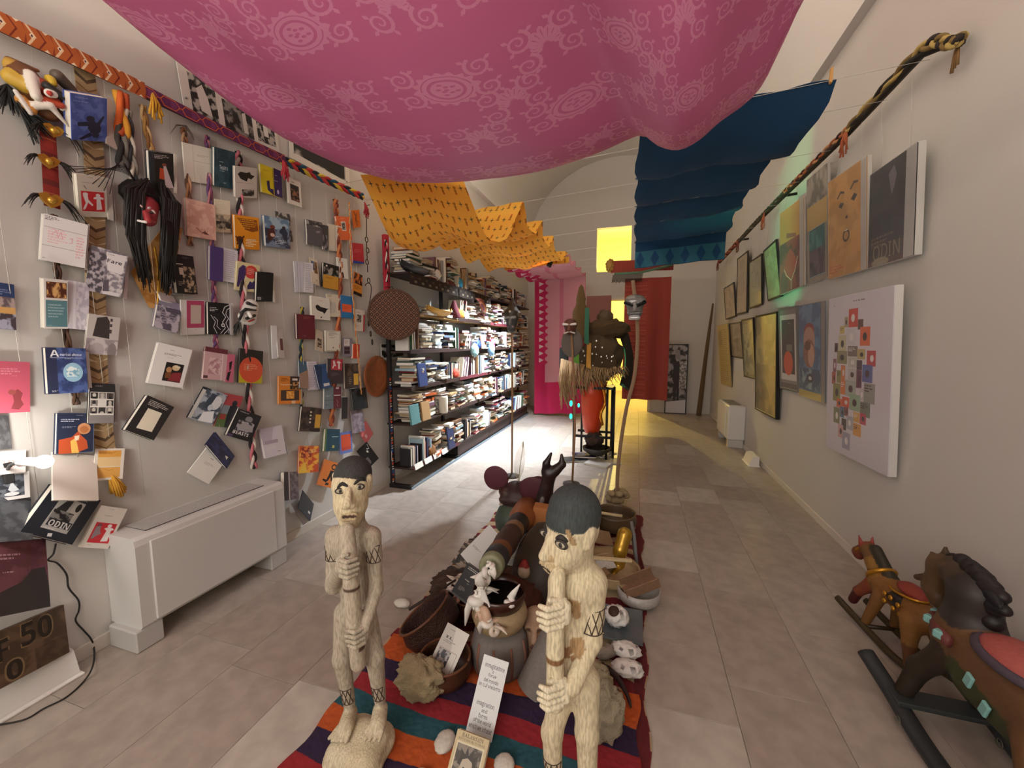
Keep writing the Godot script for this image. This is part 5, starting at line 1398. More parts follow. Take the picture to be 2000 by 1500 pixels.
	one("striped_fan", "brown and purple striped cloth fan spread over books on the upper shelf", "fan", sheet(fan, 0.004), picture(fim, 0.85), V(-2.13, 1.98, -5.3))
	for k in [["pale blue cloth cap hung over the fourth shelf edge, nearer one", "9cc4c8", -5.1], ["sky blue cloth cap hung over the fourth shelf edge, farther one", "8ab4dc", -5.75]]:
		one("cloth_hat", k[0], "hat", lump(int(-k[2] * 10), V(0.05, 0.09, 0.08), 0.5, 3.0, 10), mat(k[1], 0.9), V(-2.13, 1.4, k[2]))
	var cone := [[0.0, 0.0], [0.09, 0.0], [0.05, 0.12], [0.02, 0.2], [0.0, 0.22]]
	one("cloth_doll_skirt", "dark red skirted figure standing near the glass jar", "figure", lathe(cone, 18, 0.05), mat("6a3038", 0.9), V(-2.17, 1.81, -4.55))
	for k in [["gold lump of a figurine with a white cloth on the fifth shelf", "c88a34", -4.78, 1.8], ["white crumpled cloth on the fifth shelf beyond the gold figurine", "e2e4e8", -4.92, 1.8], ["blue crumpled bag on the fourth shelf beneath a peach sheet", "2a4c9a", -5.35, 1.42], ["orange-red little toy on the third shelf", "c8442c", -4.6, 1.05], ["pink paper flower on the fourth shelf beyond the caps", "d84a7a", -5.95, 1.42], ["white plaster hand on the top shelf under the unseen spots", "eceae4", -4.15, 2.2], ["turquoise glass piece on the top shelf among books", "3c9cc0", -4.75, 2.2], ["brown leather bag drooping on the bottom shelf near its front end", "8a5c30", -3.95, 0.22]]:
		var sc := 0.055
		one("shelf_object", k[0], "ornament", lump(int(k[2] * -37), V(sc, sc * 1.2, sc * 1.3), 0.6, 3.0, 10), mat(k[1], 0.7), V(-2.2, k[3] + sc * 1.15, k[2]))
	for k in [["large dark blue folder standing upright on the bottom shelf", "202c50", -4.35, 0.22, 0.27], ["peach sheet of drawn figures leaning on the fourth shelf", "d8a890", -5.45, 1.42, 0.2], ["teal book facing out at the near end of the second shelf", "5a8a8c", -3.53, 0.68, 0.2], ["wooden picture stand leaning on the second shelf", "a8845a", -3.75, 0.68, 0.2], ["navy book leaning on the third shelf near the copper plate", "24386c", -3.7, 1.05, 0.24]]:
		var b := boxes([[0, k[4] / 2, 0, 0.02, k[4], 0.17]], 0.002)
		one("upright_folder", k[0], "folder", b, mat(k[1], 0.6), V(-2.13, k[3], k[2]), V(0, 0, 0.12))
	for i in 4:
		one("shelf_label", ["first", "second", "third", "fourth"][i] + " white paper sheet lying over the front edge of the bottom shelf", "paper", boxes([[0, 0, 0, 0.002, 0.06, 0.16]]), mat("e8e4da", 0.9), V(-2.146, 0.225, -3.6 - 0.2 * i), V(0, 0, 0.3))

# ------------------------------------------------------------------ cloths
func damask() -> Image:
	var im := Image.create(768, 768, false, Image.FORMAT_RGB8)
	var base := Color("cc6893")
	var up := Color("dc8aac")
	im.fill(base)
	for rep in 5:
		var c := [Vector2(192, 192), Vector2(576, 576), Vector2(576, 192), Vector2(192, 576), Vector2(384, 384)][rep] as Vector2
		var big := rep < 2
		for wrap in [Vector2.ZERO, Vector2(768, 0), Vector2(-768, 0), Vector2(0, 768), Vector2(0, -768)]:
			var o: Vector2 = c + wrap
			if o.x < -200 or o.y < -200 or o.x > 968 or o.y > 968: continue
			var clip := Rect2i(0, 0, 768, 768)
			if big:
				var outer := []
				for i in 96:
					var a := TAU * i / 96
					var r := 118.0 + 9.0 * cos(a * 16.0)
					outer.append(o + Vector2(cos(a) * r, sin(a) * r * 0.78))
				fill_poly(im, clip, outer, up)
				for q in [[100, base], [94, up], [76, base], [62, up]]:
					var e := []
					for i in 48: e.append(o + Vector2(cos(TAU * i / 48) * q[0], sin(TAU * i / 48) * q[0] * 0.76))
					fill_poly(im, clip, e, q[1])
				for i in 9:
					var a := i * 2.4
					var p := []
					for j in 12: p.append(o + Vector2(cos(a) * 28 * sqrt(i * 0.3), sin(a) * 22 * sqrt(i * 0.3)) + Vector2(cos(TAU * j / 12) * 11, sin(TAU * j / 12) * 6))
					fill_poly(im, clip, p, base)
			else:
				for i in 9:      # palmette
					var a := -PI / 2 + (i - 4) * 0.33
					var d := Vector2(cos(a), sin(a))
					var nn := Vector2(-d.y, d.x)
					var lg := 96.0 - absf(i - 4) * 9.0
					fill_poly(im, clip, [o + d * 12, o + d * lg * 0.6 + nn * 15, o + d * lg * 0.9 + nn * 10, o + d * lg, o + d * lg * 0.9 - nn * 10, o + d * lg * 0.6 - nn * 15], up)
					fill_poly(im, clip, [o + d * 30, o + d * lg * 0.8 + nn * 2.5, o + d * lg * 0.86, o + d * lg * 0.8 - nn * 2.5], base)
			for s in [-1.0, 1.0]:      # scrolls and leaves
				for k in 2:
					var cc: Vector2 = o + Vector2(s * (150.0 if big else 84.0), 46.0 - 120.0 * k)
					var last := Vector2.ZERO
					for i in 46:
						var a := i * 0.24
						var r := 5.0 + i * 1.05
						var p := cc + Vector2(cos(a) * r * s, sin(a) * r)
						if i > 0 and i % 2 == 0:
							var d: Vector2 = (p - last).normalized()
							var nn := Vector2(-d.y, d.x) * (2.5 + i * 0.11)
							fill_poly(im, clip, [last + nn, p + nn, p - nn, last - nn], up)
						if i % 2 == 0: last = p
						if i % 6 == 0 and i > 20:
							var dd := Vector2(cos(a) * s, sin(a))
							var n2 := Vector2(-dd.y, dd.x)
							fill_poly(im, clip, [p, p + dd * 16 + n2 * 11, p + dd * 32 + n2 * 6, p + dd * 22 - n2 * 6], up)
	return im

func hung(zs: Array, x0: Array, x1: Array, sag: Array, tail: float, nu := 14) -> Array:
	# rows of a cloth laid over strings: between one string and the next it sags
	var rows := []
	var n := zs.size()
	for i in n - 1:
		var za: Vector2 = zs[i] if zs[i] is Vector2 else Vector2(zs[i], zs[i])
		var zb: Vector2 = zs[i + 1] if zs[i + 1] is Vector2 else Vector2(zs[i + 1], zs[i + 1])
		for k in 9:
			var t := k / 9.0
			var row := []
			for j in nu + 1:
				var u := float(j) / nu
				var x: float = lerpf(lerpf(x0[i], x0[i + 1], t), lerpf(x1[i], x1[i + 1], t), u)
				var y: float = 2.913 + 0.055 * x + 0.006
				var s: float = sag[i] * 4.0 * t * (1.0 - t)
				y -= s * (0.9 + 0.12 * sin(u * 9.0 + i))
				row.append(V(x + 0.015 * sin(k * 1.3 + i), y + 0.006 * sin(u * 23.0 + k), lerpf(lerpf(za.x, za.y, u), lerpf(zb.x, zb.y, u), t)))
			rows.append(row)
	for k in (12 if tail > 0.0 else 1):
		var row := []
		for j in nu + 1:
			var u := float(j) / nu
			var x: float = lerpf(x0[-1], x1[-1], u)
			row.append(V(x, 2.919 + 0.055 * x - tail * k / 11.0, zs[-1] - 0.012 * minf(k, 2) - 0.03 * sin(u * 15.0) * k / 11.0))
		rows.append(row)
	return rows

func cloths():
	# strings across the room
	for k in [[-2.83, "nearest string across the room, holding the pink and blue cloths"], [-3.2, "second string from the viewer, the yellow cloth's first"], [-3.86, "third string from the viewer"], [-4.5, "fourth string from the viewer"], [-5.16, "fifth string from the viewer"], [-6.05, "sixth string from the viewer"], [-6.8, "seventh string from the viewer, where the magenta cloth starts"], [-7.4, "eighth string from the viewer, carrying the red woven hanging"], [-8.0, "farthest string across the room"]]:
		one("cross_string", k[1], "string", tube([V(-1.93, -0.105, 0), V(0, 0, 0), V(1.93, 0.105, 0)], 0.0016, 4), mat("e0ddd6", 0.7), V(-0.5, 2.886, k[0]))
	# pink canopy over the viewer
	var hem := [V(-2.200, 3.136, -1.511), V(-2.200, 3.055, -1.753), V(-2.150, 2.879, -2.125), V(-2.050, 2.765, -2.357), V(-1.879, 2.681, -2.450), V(-1.557, 2.586, -2.450), V(-1.290, 2.536, -2.450), V(-0.922, 2.510, -2.420), V(-0.597, 2.513, -2.420), V(-0.297, 2.560, -2.420), V(-0.035, 2.635, -2.420), V(0.072, 2.540, -2.360), V(0.172, 2.495, -2.340), V(0.263, 2.511, -2.300), V(0.346, 2.566, -2.260), V(0.460, 2.602, -2.150), V(0.499, 2.650, -2.000), V(0.494, 2.745, -1.800)]
	var n := hem.size()
	var r0 := []
	var r1 := []
	var r2 := []
	var r3 := []
	var r4 := []
	for i in n:
		var u := float(i) / (n - 1)
		var h: Vector3 = hem[i]
		var x := lerpf(-2.25, 0.62, u)
		var a := V(x, 3.02 + 0.02 * sin(i * 1.7), -0.25)
		r0.append(a)
		var mid := (a + h) * 0.5
		r1.append(a.lerp(h, 0.4) + V(0, -0.1 + 0.03 * sin(i * 2.1), 0))
		r2.append(a.lerp(h, 0.75) + V(0, -0.1 + 0.03 * sin(i * 1.3 + 1), 0))
		r3.append(h)
		var side: float = clampf(minf(u / 0.25, (1.0 - u) / 0.2), 0.0, 1.0)
		r4.append(h + V((u - 0.5) * 0.1, 0.1 + 0.2 * side, -0.06 - 0.3 * side))
	var dm := StandardMaterial3D.new()
	dm.albedo_texture = ImageTexture.create_from_image(damask())
	dm.roughness = 0.55
	dm.uv1_scale = Vector3(5.0, 4.2, 1)
	dm.backlight_enabled = true
	dm.backlight = Color(0.2, 0.07, 0.11)
	var net := dense([r0, r1, r2, r3, r4], 3, 6)
	var fz := FastNoiseLite.new()
	fz.seed = 9
	fz.frequency = 1.6
	for r in net:
		for j in r.size():
			var p: Vector3 = r[j]
			var w := clampf((p.y - 2.5) * 2.0, 0.1, 1.0)
			r[j] = p + V(0, 0.034 * w * fz.get_noise_3d(p.x * 2.2 - p.z * 0.9, p.z * 0.5 + p.x, 0) + 0.012 * sin(p.x * 9.0 + p.z * 5.0) * clampf(-p.x - 0.9, 0.0, 1.0), 0)
	var pk := thing("pink_cloth", "large pink damask cloth slung overhead like a canopy", "cloth", V(-0.8, 2.9, -1.6))
	for r in net:
		for j in r.size(): r[j] -= V(-0.8, 2.9, -1.6)
	part(pk, "damask", sheet(net, 0.003), dm)
	var fl := dense([[V(-2.160, 3.205, -1.491), V(-2.200, 3.182, -1.450), V(-2.200, 3.157, -1.417)], [V(-2.160, 3.115, -1.495), V(-2.200, 3.086, -1.453), V(-2.200, 3.078, -1.413)], [V(-2.160, 3.095, -1.487), V(-2.200, 3.048, -1.439), V(-2.200, 2.986, -1.378)]], 4, 4)
	for r in fl:
		for j in r.size(): r[j] -= V(-0.8, 2.9, -1.6)
	part(pk, "corner_flap", sheet(fl, 0.003), dm)
	# yellow printed cloth
	var yim := Image.create(256, 256, false, Image.FORMAT_RGB8)
	var ops := "B f6c64e"
	for i in 4:
		for j in 4:
			var cx := i * 25 + (12 if j % 2 == 0 else 0)
			var cy := j * 25 + 12
			ops += "|P 5a5648 %d %d %d %d %d %d %d %d" % [cx - 5, cy, cx, cy - 1, cx + 5, cy, cx, cy + 1]
			ops += "|P 5a5648 %d %d %d %d %d %d %d %d" % [cx, cy - 6, cx + 1, cy, cx, cy + 6, cx - 1, cy]
			ops += "|E %d %d 3 2 bb7f1c|E %d %d 2 2 d8742c|E %d %d 2 3 b07a1c" % [(cx + 12) % 100, cy, (cx + 12) % 100, (cy + 9) % 100, (cx + 12) % 100, (cy + 5) % 100]
	draw(yim, Rect2i(0, 0, 256, 256), ops)
	var ym := picture(yim, 0.85)
	ym.uv1_scale = Vector3(2.0, 10.0, 1)
	ym.backlight_enabled = true
	ym.backlight = Color(0.85, 0.66, 0.24)
	one("yellow_cloth", "yellow cloth printed with small dark stars, draped over strings above the bookshelf", "cloth", sheet(hung([Vector2(-2.76, -3.2), -3.86, -4.5, -5.16, -6.05, -6.3], [-2.1, -2.1, -2.1, -2.12, -2.12, -2.1], [-1.42, -1.1, -1.06, -1.06, -1.05, -1.05], [0.46, 0.26, 0.28, 0.28, 0.02], 0.12), 0.002), ym)
	# magenta cloth, laid over strings and falling to the floor
	var mops := "B c22055|R 22 0 78 86 cf9098|R 50 0 8 80 c97286"
	for i in 26: mops += "|P e0c8c4 %d %d %d %d %d %d" % [9, i * 3, 19, i * 3 + 1, 9, i * 3 + 2]
	for i in 26: mops += "|P c22055 %d %d %d %d %d %d" % [22, i * 3 + 1, 28, i * 3 + 2, 22, i * 3 + 3]
	var mim := Image.create(256, 512, false, Image.FORMAT_RGB8)
	draw(mim, Rect2i(0, 0, 256, 512), mops)
	one("magenta_cloth", "magenta cloth with a pale pink field and white saw-tooth edge hanging to the floor", "cloth", sheet(hung([-6.3, -6.8, -7.4, -8.0], [-2.1, -2.1, -2.08, -2.02], [-1.04, -1.04, -1.02, -1.0], [0.12, 0.12, 0.12], 2.78, 22), 0.002), picture(mim, 0.85))
	# blue cloth
	var bops := "B 0b3f66"
	bops += "|R 0 94 100 6 2f6e84"
	for i in 6: bops += "|P 174a78 %d 94 %d 97 %d 100 %d 97" % [i * 17 + 6, i * 17 + 11, i * 17 + 6, i * 17 + 1]
	var bim := Image.create(256, 512, false, Image.FORMAT_RGB8)
	draw(bim, Rect2i(0, 0, 256, 512), bops)
	one("blue_cloth", "deep blue cloth with a patterned hem draped over strings at the right", "cloth", sheet(hung([-2.83, -3.72, -4.5, -5.16, -6.05], [-0.04, -0.05, -0.06, -0.07, -0.07], [1.02, 0.95, 0.97, 1.0, 1.08], [0.18, 0.1, 0.09, 0.1], 0.36, 18), 0.002), picture(bim, 0.8))
	one("clothes_peg", "wooden clothes peg holding the blue cloth's upper corner", "peg", boxes([[0, 0, 0, 0.012, 0.08, 0.014], [0, 0.0, 0.012, 0.012, 0.08, 0.008]], 0.002), mat("c89a5a", 0.7), V(0.99, 2.99, -2.83))
	# red woven hanging with a gathered head
	var rops := "B 8c362c"
	for i in 44: rops += "|L 2 %d 96 1.4 1 %s" % [i * 9 / 4, ["a44e38", "762620", "9a4436", "ae6240"][i % 4]]
	var rim := Image.create(256, 512, false, Image.FORMAT_RGB8)
	draw(rim, Rect2i(0, 0, 256, 512), rops)
	var rm := picture(rim, 0.95)
	var rw := thing("red_woven_hanging", "tall dark red woven hanging with a green-lit band near its top, before the far doorway", "cloth", V(0.12, 2.9, -7.4))
	var rr := []
	for i in 20:
		var row := []
		for j in 15:
			var u := j / 14.0
			row.append(V(lerpf(-0.36, 0.4, u), -0.28 - 2.12 * i / 19.0, -0.02 + 0.03 * sin(u * 14.0) * (0.3 + i / 19.0)))
		rr.append(row)
	part(rw, "panel", sheet(rr, 0.004), rm)
	rr = []
	for i in 5:
		var row := []
		for j in 13:
			var u := j / 12.0
			row.append(V(lerpf(-0.6, 0.42, u), 0.02 - 0.2 * i / 4.0, 0.05 + 0.02 * sin(u * 11.0)))
		rr.append(row)
	part(rw, "head", sheet(rr, 0.006), rm)
	part(rw, "green_lit_band", tube([V(-0.54, -0.2, 0.07), V(-0.1, -0.2, 0.08), V(0.4, -0.1, 0.07)], 0.04, 8, 0.5), mat("7fb08c", 0.9, 0.0, 30.0, 1.0))  # pale band with the green light's tint put into its colour
	var st := start(1)
	for i in 60:
		var x := -0.56 + 0.5 * i / 60.0
		add_tube(st, [V(x, -0.22, 0.07), V(x - 0.01, -0.28, 0.09), V(x - 0.02, -0.33 - 0.03 * rnd.randf(), 0.07)], 0.0035, 4)
	part(rw, "fringe", done(st), mat("3a3028", 0.95))
	part(rw, "gold_tuft", lump(5, V(0.07, 0.1, 0.05), 0.7, 4.0), mat("a8803a", 0.8), V(-0.62, -0.05, 0.04))
	# small brown cloth
	rr = []
	for i in 6:
		var row := []
		for j in 8: row.append(V(lerpf(-0.45, 0.02, j / 7.0), 0.0 - 0.75 * i / 5.0, 0.02 * sin(j * 1.4) * i / 5.0))
		rr.append(row)
	one("brown_cloth", "plain brown cloth on the far string behind the horned headdress", "cloth", sheet(rr, 0.003), mat("8a5a50", 0.9), V(-0.52, 2.41, -8.0))

# ------------------------------------------------------------------ right wall
func right_wall():
	var pane := StandardMaterial3D.new()
	pane.albedo_color = Color(1, 1, 1, 0.05)
	pane.transparency = BaseMaterial3D.TRANSPARENCY_ALPHA
	pane.roughness = 0.08
	pane.metallic_specular = 0.25
	var wire := mat("c8c4bc", 0.5)
	var rows := [
		["smallest brown framed sheet, farthest in the upper row of the right wall", "frame", "2a2420", .02, 1.430, 2.179, -7.482, 0.608, 0.543, 0.03, 0.05, 0.10, "B a08a72|N 0 0 100 100 94806a ac967c 101"],
		["tall narrow framed sheet, second from the far end of the upper row", "frame", "2a2420", .02, 1.450, 2.365, -6.798, 0.633, 0.863, -0.02, -0.01, 0.04, "B a8967e|L 14 10 70 60 18 8a7a66|E 46 14 20 7 94866e"],
		["dark framed drawing with pale lines, third from the far end of the upper row", "frame", "1e1e1a", .02, 1.441, 2.286, -6.032, 0.490, 0.633, 0.03, 0.05, 0.05, "B 98997c|W 6c6e58 20 30 40 20 60 34 50 60 30 56 24 40 2|W 6c6e58 50 40 70 30 80 60 3|L 12 70 70 20 5 868868"],
		["dark framed sheet tilted off the vertical in the upper row", "frame", "16140f", .025, 1.401, 2.284, -5.214, 0.628, 0.595, -0.02, -0.08, 0.14, "B 8f9360|N 0 0 100 100 82865a 9ca06c 102|L 14 10 50 8 2 6a6c48|L 14 34 70 40 10 787c54"],
		["acrylic framed poster, amber above, with a red branching figure, upper row", "acrylic", "b8b4ae", .03, 1.413, 2.435, -4.685, 0.377, 0.850, 0.13, 0.23, -0.01, "B 9a6a34|R 84 0 16 100 a8a49c|R 0 0 84 42 c08a3c|N 0 40 84 60 5a2c24 8a3c2c 103|P a83c2c 18 72 30 56 46 50 62 58 74 70 60 82 44 84 28 82|W d8c0a8 50 98 50 88 30 80 20 72 2|W d8c0a8 50 88 66 78 76 64 2|P 8a4a30 30 30 70 36 70 40 30 36"],  # amber upper part has the yellow reflection put into the print
		["acrylic framed grey poster over a smaller teal picture, upper row", "acrylic", "b8b4ae", .03, 1.422, 2.486, -4.131, 0.319, 0.913, 0.05, 0.10, 0.05, "B 8f8676|N 0 0 100 36 5c574e 9c9484 104|R 0 28 100 22 b89a54|R 10 50 80 46 2c4a50|N 12 52 76 20 1c5a5a 3a7a72 105|N 12 70 76 24 22262c 54464a 106|F 10 50 80 46 9aa8a8"],
		["ochre poster showing only eyes, nose and an open mouth, upper row", "acrylic", "c0bcb6", .035, 1.406, 2.362, -3.567, 0.455, 0.737, 0.01, 0.10, 0.07, "B b8863c|R 86 0 14 100 aaa49c|N 0 0 86 100 ae7e36 c08e44 107|W 3a2a18 28 22 36 18 44 20 3|W 3a2a18 62 20 70 16 78 17 3|P 2a1c10 30 31 36 28 44 30 38 34|P 2a1c10 62 30 70 26 78 29 70 33|P 2a1c10 48 44 54 43 54 46 49 46|E 50 62 9 6 3a2a18|E 50 62 6 4 a87838|R 46 56.4 8 1 e8dcc8|L 4 88 40 8 3 b05a38|L 50 84 34 6 2 a88a58"],
		["black poster with a faint bird and tall thin letters, nearest in the upper row", "acrylic", "c4c2be", .045, 1.425, 2.286, -3.066, 0.486, 0.598, -0.02, -0.02, 0.06, "B 1c1a1b|R 80 0 20 100 aaa8a4|N 0 0 80 100 181618 2a2628 108|P 6a6468 44 12 56 6 62 16 58 26 52 34 48 22|L 8 70 64 9 2 6e5c4e|L 8 78 64 5 1 5a4a40|T 13 79 60 15 7c705c ODIN|R 0 95 80 5 4a2a30|E 30 97 20 5 8a8068"],
		["yellowed paper sheet of columns, farthest in the lower row", "sheet", "a8905c", .012, 1.418, 1.293, -7.613, 0.742, 1.032, 0.02, 0.03, 0.10, "B b09a68|L 12 8 76 88 26 8e7c54|R 10 10 30 24 8a7a58"],
		["small brown framed print, second from the far end of the lower row", "frame", "3a302a", .02, 1.437, 1.542, -6.922, 0.751, 0.543, -0.01, -0.00, 0.12, "B 8a7866|N 4 4 92 92 7c6c5c 988672 109"],
		["dark framed photograph, slightly askew, third from the far end of the lower row", "frame", "15130f", .025, 1.419, 1.428, -6.086, 0.474, 0.799, 0.01, 0.06, 0.09, "B 5a5a44|N 4 4 92 92 3c3e30 868666 110|R 8 8 60 16 7c7c60"],
		["large black framed greenish-brown collage, the tallest of the lower row", "frame", "0f0d0b", .04, 1.414, 1.253, -5.284, 0.744, 1.161, 0.00, 0.02, 0.05, "B 6a6040|N 0 0 100 50 4c4a34 847a54 111|N 0 50 100 50 3c3426 6e5c40 112|R 8 20 30 14 7a7048|R 50 10 30 16 6a6846|R 20 60 50 8 5a4c34"],
		["white matted black picture with an orange disc, lower row", "frame", "6a6a68", .02, 1.421, 1.438, -4.599, 0.391, 0.823, 0.00, 0.10, 0.08, "B 7c7a78|R 6 8 86 80 c9c8c4|R 14 14 70 66 2f3032|E 48 67 26 15 c8502c|R 40 44 30 8 6c7066|L 50 18 26 3 1 9a9a98|R 0 92 100 8 5a5458"],
		["blue poster with a double face in a fish shape, lower row", "acrylic", "9a9894", .03, 1.428, 1.425, -4.068, 0.524, 0.828, -0.01, 0.02, 0.07, "B 4a6a84|N 0 0 86 100 3c6488 5a86a8 113|R 86 0 14 100 8a8680|F 0 0 86 88 54443e|E 42 28 20 8 8a3a34|E 42 38 22 14 b08a7c|E 42 52 23 15 8a6250|E 50 54 12 12 c09a86|E 36 44 12 5 5a3c34|N 4 68 80 22 2c5470 86a4b0 114|E 46 78 14 5 2a4050|E 46 78 6 2 c8d0cc|R 0 92 86 8 a89a58"],
		["large white poster scattered with small coloured book covers, nearest in the lower row", "acrylic", "d6d3d0", 0.05, 1.396, 1.268, -3.232, 0.744, 1.123, 0.0, 0.04, 0.05, "B d2ced6|L 10 5 5 1.2 1 8a868c|L 44 4 38 1.4 1 77737a|R 37 8.8 14.8 11.0 c8402c|E 44 14.3 3.0 2.4 e0dcd8|R 52 15.5 8.5 6.1 5a4030|L 53 16.5 5.9 2.4 3 2a2426|R 56 20.1 14.8 10.9 d8642a|E 63 25.6 3.0 2.4 2a2426|R 67 33.5 12.7 8.8 b83038|E 74 37.9 2.5 1.9 e0dcd8|R 30 13.2 6.3 6.5 a89c7c|E 33 16.4 1.3 1.4 2a2426|R 22 18.7 8.5 4.9 c8b460|L 23 19.7 5.9 2.0 3 2a2426|R 34 20.6 15.9 10.2 cacace|E 42 25.7 3.2 2.3 e0dcd8|R 20 24.4 13.7 10.7 c4bc98|E 27 29.8 2.7 2.3 2a2426|R 13 29.4 6.3 5.9 4a3038|E 16 32.4 1.3 1.3 2a2426|R 37 31.2 15.9 6.3 6c6a5c|L 38 32.2 11.1 2.5 3 e0dcd8|R 52 32.9 12.7 6.1 b4a468|E 59 36.0 2.5 1.3 2a2426|R 18 34.3 18.0 8.2 8c8a5c|E 27 38.4 3.6 1.8 2a2426|R 38 37.8 14.8 6.3 b8bcb0|E 45 41.0 3.0 1.4 e0dcd8|R 52 39.4 8.5 5.7 2c2024|L 53 40.4 5.9 2.3 3 2a2426|R 61 41.7 14.8 10.0 4a62a0|E 68 46.7 3.0 2.2 2a2426|R 11 39.6 6.3 8.5 8a5a68|E 14 43.8 1.3 1.9 e0dcd8|R 9 48.1 7.4 8.1 a85848|E 13 52.2 1.5 1.8 2a2426|R 18 46.8 8.5 8.3 8a8a50|L 19 47.8 5.9 3.3 3 2a2426|R 26 43.2 7.4 9.8 d07838|E 30 48.0 1.5 2.1 e0dcd8|R 38 44.9 14.8 7.0 b8b8b4|E 45 48.4 3.0 1.6 2a2426|R 52 45.2 8.5 10.7 5a3048|E 57 50.5 1.7 2.3 2a2426|R 26 52.9 8.5 8.9 d87834|L 27 53.9 5.9 3.6 3 e0dcd8|R 12 55.3 13.7 11.7 8c8c48|E 19 61.2 2.7 2.6 2a2426|R 34 52.0 18.0 10.2 a8b0a8|E 43 57.2 3.6 2.2 2a2426|R 57 55.5 8.5 7.5 c4bcc0|E 61 59.3 1.7 1.7 e0dcd8|R 64 52.2 15.9 11.4 8c9488|L 65 53.2 11.1 4.6 3 2a2426|R 19 64.9 10.6 5.8 d0683a|E 24 67.8 2.1 1.3 2a2426|R 29 63.0 12.7 6.4 c85030|E 36 66.2 2.5 1.4 e0dcd8|R 42 60.1 16.9 10.1 8cae8e|E 50 65.2 3.4 2.2 2a2426|R 59 63.4 14.8 8.6 6a7c6c|L 60 64.4 10.4 3.4 3 2a2426|R 14 71.1 11.6 10.4 7c8060|E 20 76.3 2.3 2.3 e0dcd8|R 26 69.6 7.4 6.9 4a7090|E 30 73.1 1.5 1.5 2a2426|R 33 69.2 7.4 5.6 7c4a44|E 37 72.0 1.5 1.2 2a2426|R 49 70.6 9.5 6.1 d0a040|L 50 71.6 6.7 2.5 3 e0dcd8|R 59 70.0 9.5 6.7 b83048|E 64 73.3 1.9 1.5 2a2426|R 29 76.9 8.5 7.3 3a3238|E 33 80.5 1.7 1.6 2a2426|R 38 74.1 11.6 8.6 a8aab4|E 43 78.4 2.3 1.9 e0dcd8|R 49 77.3 12.7 7.6 d89838|L 50 78.3 8.9 3.1 3 2a2426|R 23 81.3 9.5 8.6 c89c9c|E 28 85.6 1.9 1.9 2a2426|R 31 85.0 13.7 10.8 a09cb0|E 38 90.4 2.7 2.4 e0dcd8"],
	]
	for r in rows:
		var at := V(r[4], r[5], r[6])
		var w: float = r[7]
		var h: float = r[8]
		var t := thing("framed_poster", r[0], "poster", at)
		t.basis = turn_right(r[9], r[10], r[11])
		var big: bool = w > 0.7
		var pr := printed(r[12], 480 if big else 200, 720 if big else 300)
		var th: float = r[3]
		if r[1] == "frame":
			part(t, "print", print_box(w - 0.02, h - 0.02, 0.006, pr[1]), pr[0], V(0, 0, -0.008))
			part(t, "backing", box(V(w - 0.01, h - 0.01, th - 0.012)), mat("5a4a3a", 0.9), V(0, 0, -th / 2 - 0.006))
			for s in [-1.0, 1.0]:
				part(t, "frame_bar", box(V(0.022, h, th), 0.003), mat(r[2], 0.5), V(s * (w / 2 - 0.011), 0, -th / 2))
				part(t, "frame_bar", box(V(w - 0.044, 0.022, th), 0.003), mat(r[2], 0.5), V(0, s * (h / 2 - 0.011), -th / 2))
			part(t, "pane", box(V(w - 0.044, h - 0.044, 0.002)), pane, V(0, 0, -0.003))
		elif r[1] == "acrylic":
			part(t, "print", print_box(w - 0.006, h - 0.006, 0.004, pr[1]), pr[0], V(0, 0, -0.006))
			part(t, "backing", box(V(w, h, th - 0.01), 0.003), mat(r[2], 0.35), V(0, 0, -th / 2 - 0.004))
			part(t, "pane", box(V(w, h, 0.003)), pane, V(0, 0, -0.001))
		else:
			part(t, "print", print_box(w, h, 0.004, pr[1]), pr[0], V(0, 0, -0.002))
			part(t, "edge_board", box(V(w + 0.012, h + 0.012, th - 0.005), 0.003), mat(r[2], 0.7), V(0, 0, -th / 2 - 0.003))
		var inv := t.transform.affine_inverse()
		for s in [-0.3, 0.3]:
			var a := V(s * w, h / 2, -th / 2)
			var e: Vector3 = t.transform * a
			if at.y > 1.8: part(t, "hanging_wire", tube([a, inv * V(1.4, 2.985, e.z)], 0.0012, 4), wire)
	# rod with braids
	var o := V(1.4, 3.0, -5.0)
	var rod := thing("wall_rod", "long iron rod along the right wall wrapped in braided cords with tassels", "rod", o)
	part(rod, "pole", tube([V(1.480, 2.983, -2.676) - o, V(1.440, 2.980, -2.681) - o, V(0, 0.03, 2.16), V(0, 0.0, 1.4), V(0, 0.02, -1.0), V(0, -0.03, -3.3)], 0.021, 10), mat("2a2622", 0.5, 0.6))
	plait(rod, [V(1.450, 2.957, -2.635) - o, V(1.400, 2.946, -2.630) - o, V(-0.012, 0.045, 2.16), V(-0.012, 0.02, 1.4)], 0.03, ["b09858", "2a2420", "7a6438"], "dark_gold_strand", 4.0)
	plait(rod, [V(-0.012, 0.02, 1.4), V(-0.012, 0.03, 0.6), V(-0.012, 0.035, 0.1)], 0.026, ["a05a34", "4a2a28", "b8845a"], "orange_strand", 5.0)
	plait(rod, [V(-0.012, 0.035, 0.1), V(-0.012, 0.03, -1.0), V(-0.012, 0.01, -1.8)], 0.022, ["2f3a30", "5a5a4a", "3a3228"], "green_strand", 6.0)
	plait(rod, [V(-0.012, 0.01, -1.8), V(-0.012, -0.01, -2.6), V(-0.012, -0.02, -3.35)], 0.03, ["8a3a2c", "b0643c", "4a2420"], "red_strand", 5.0)
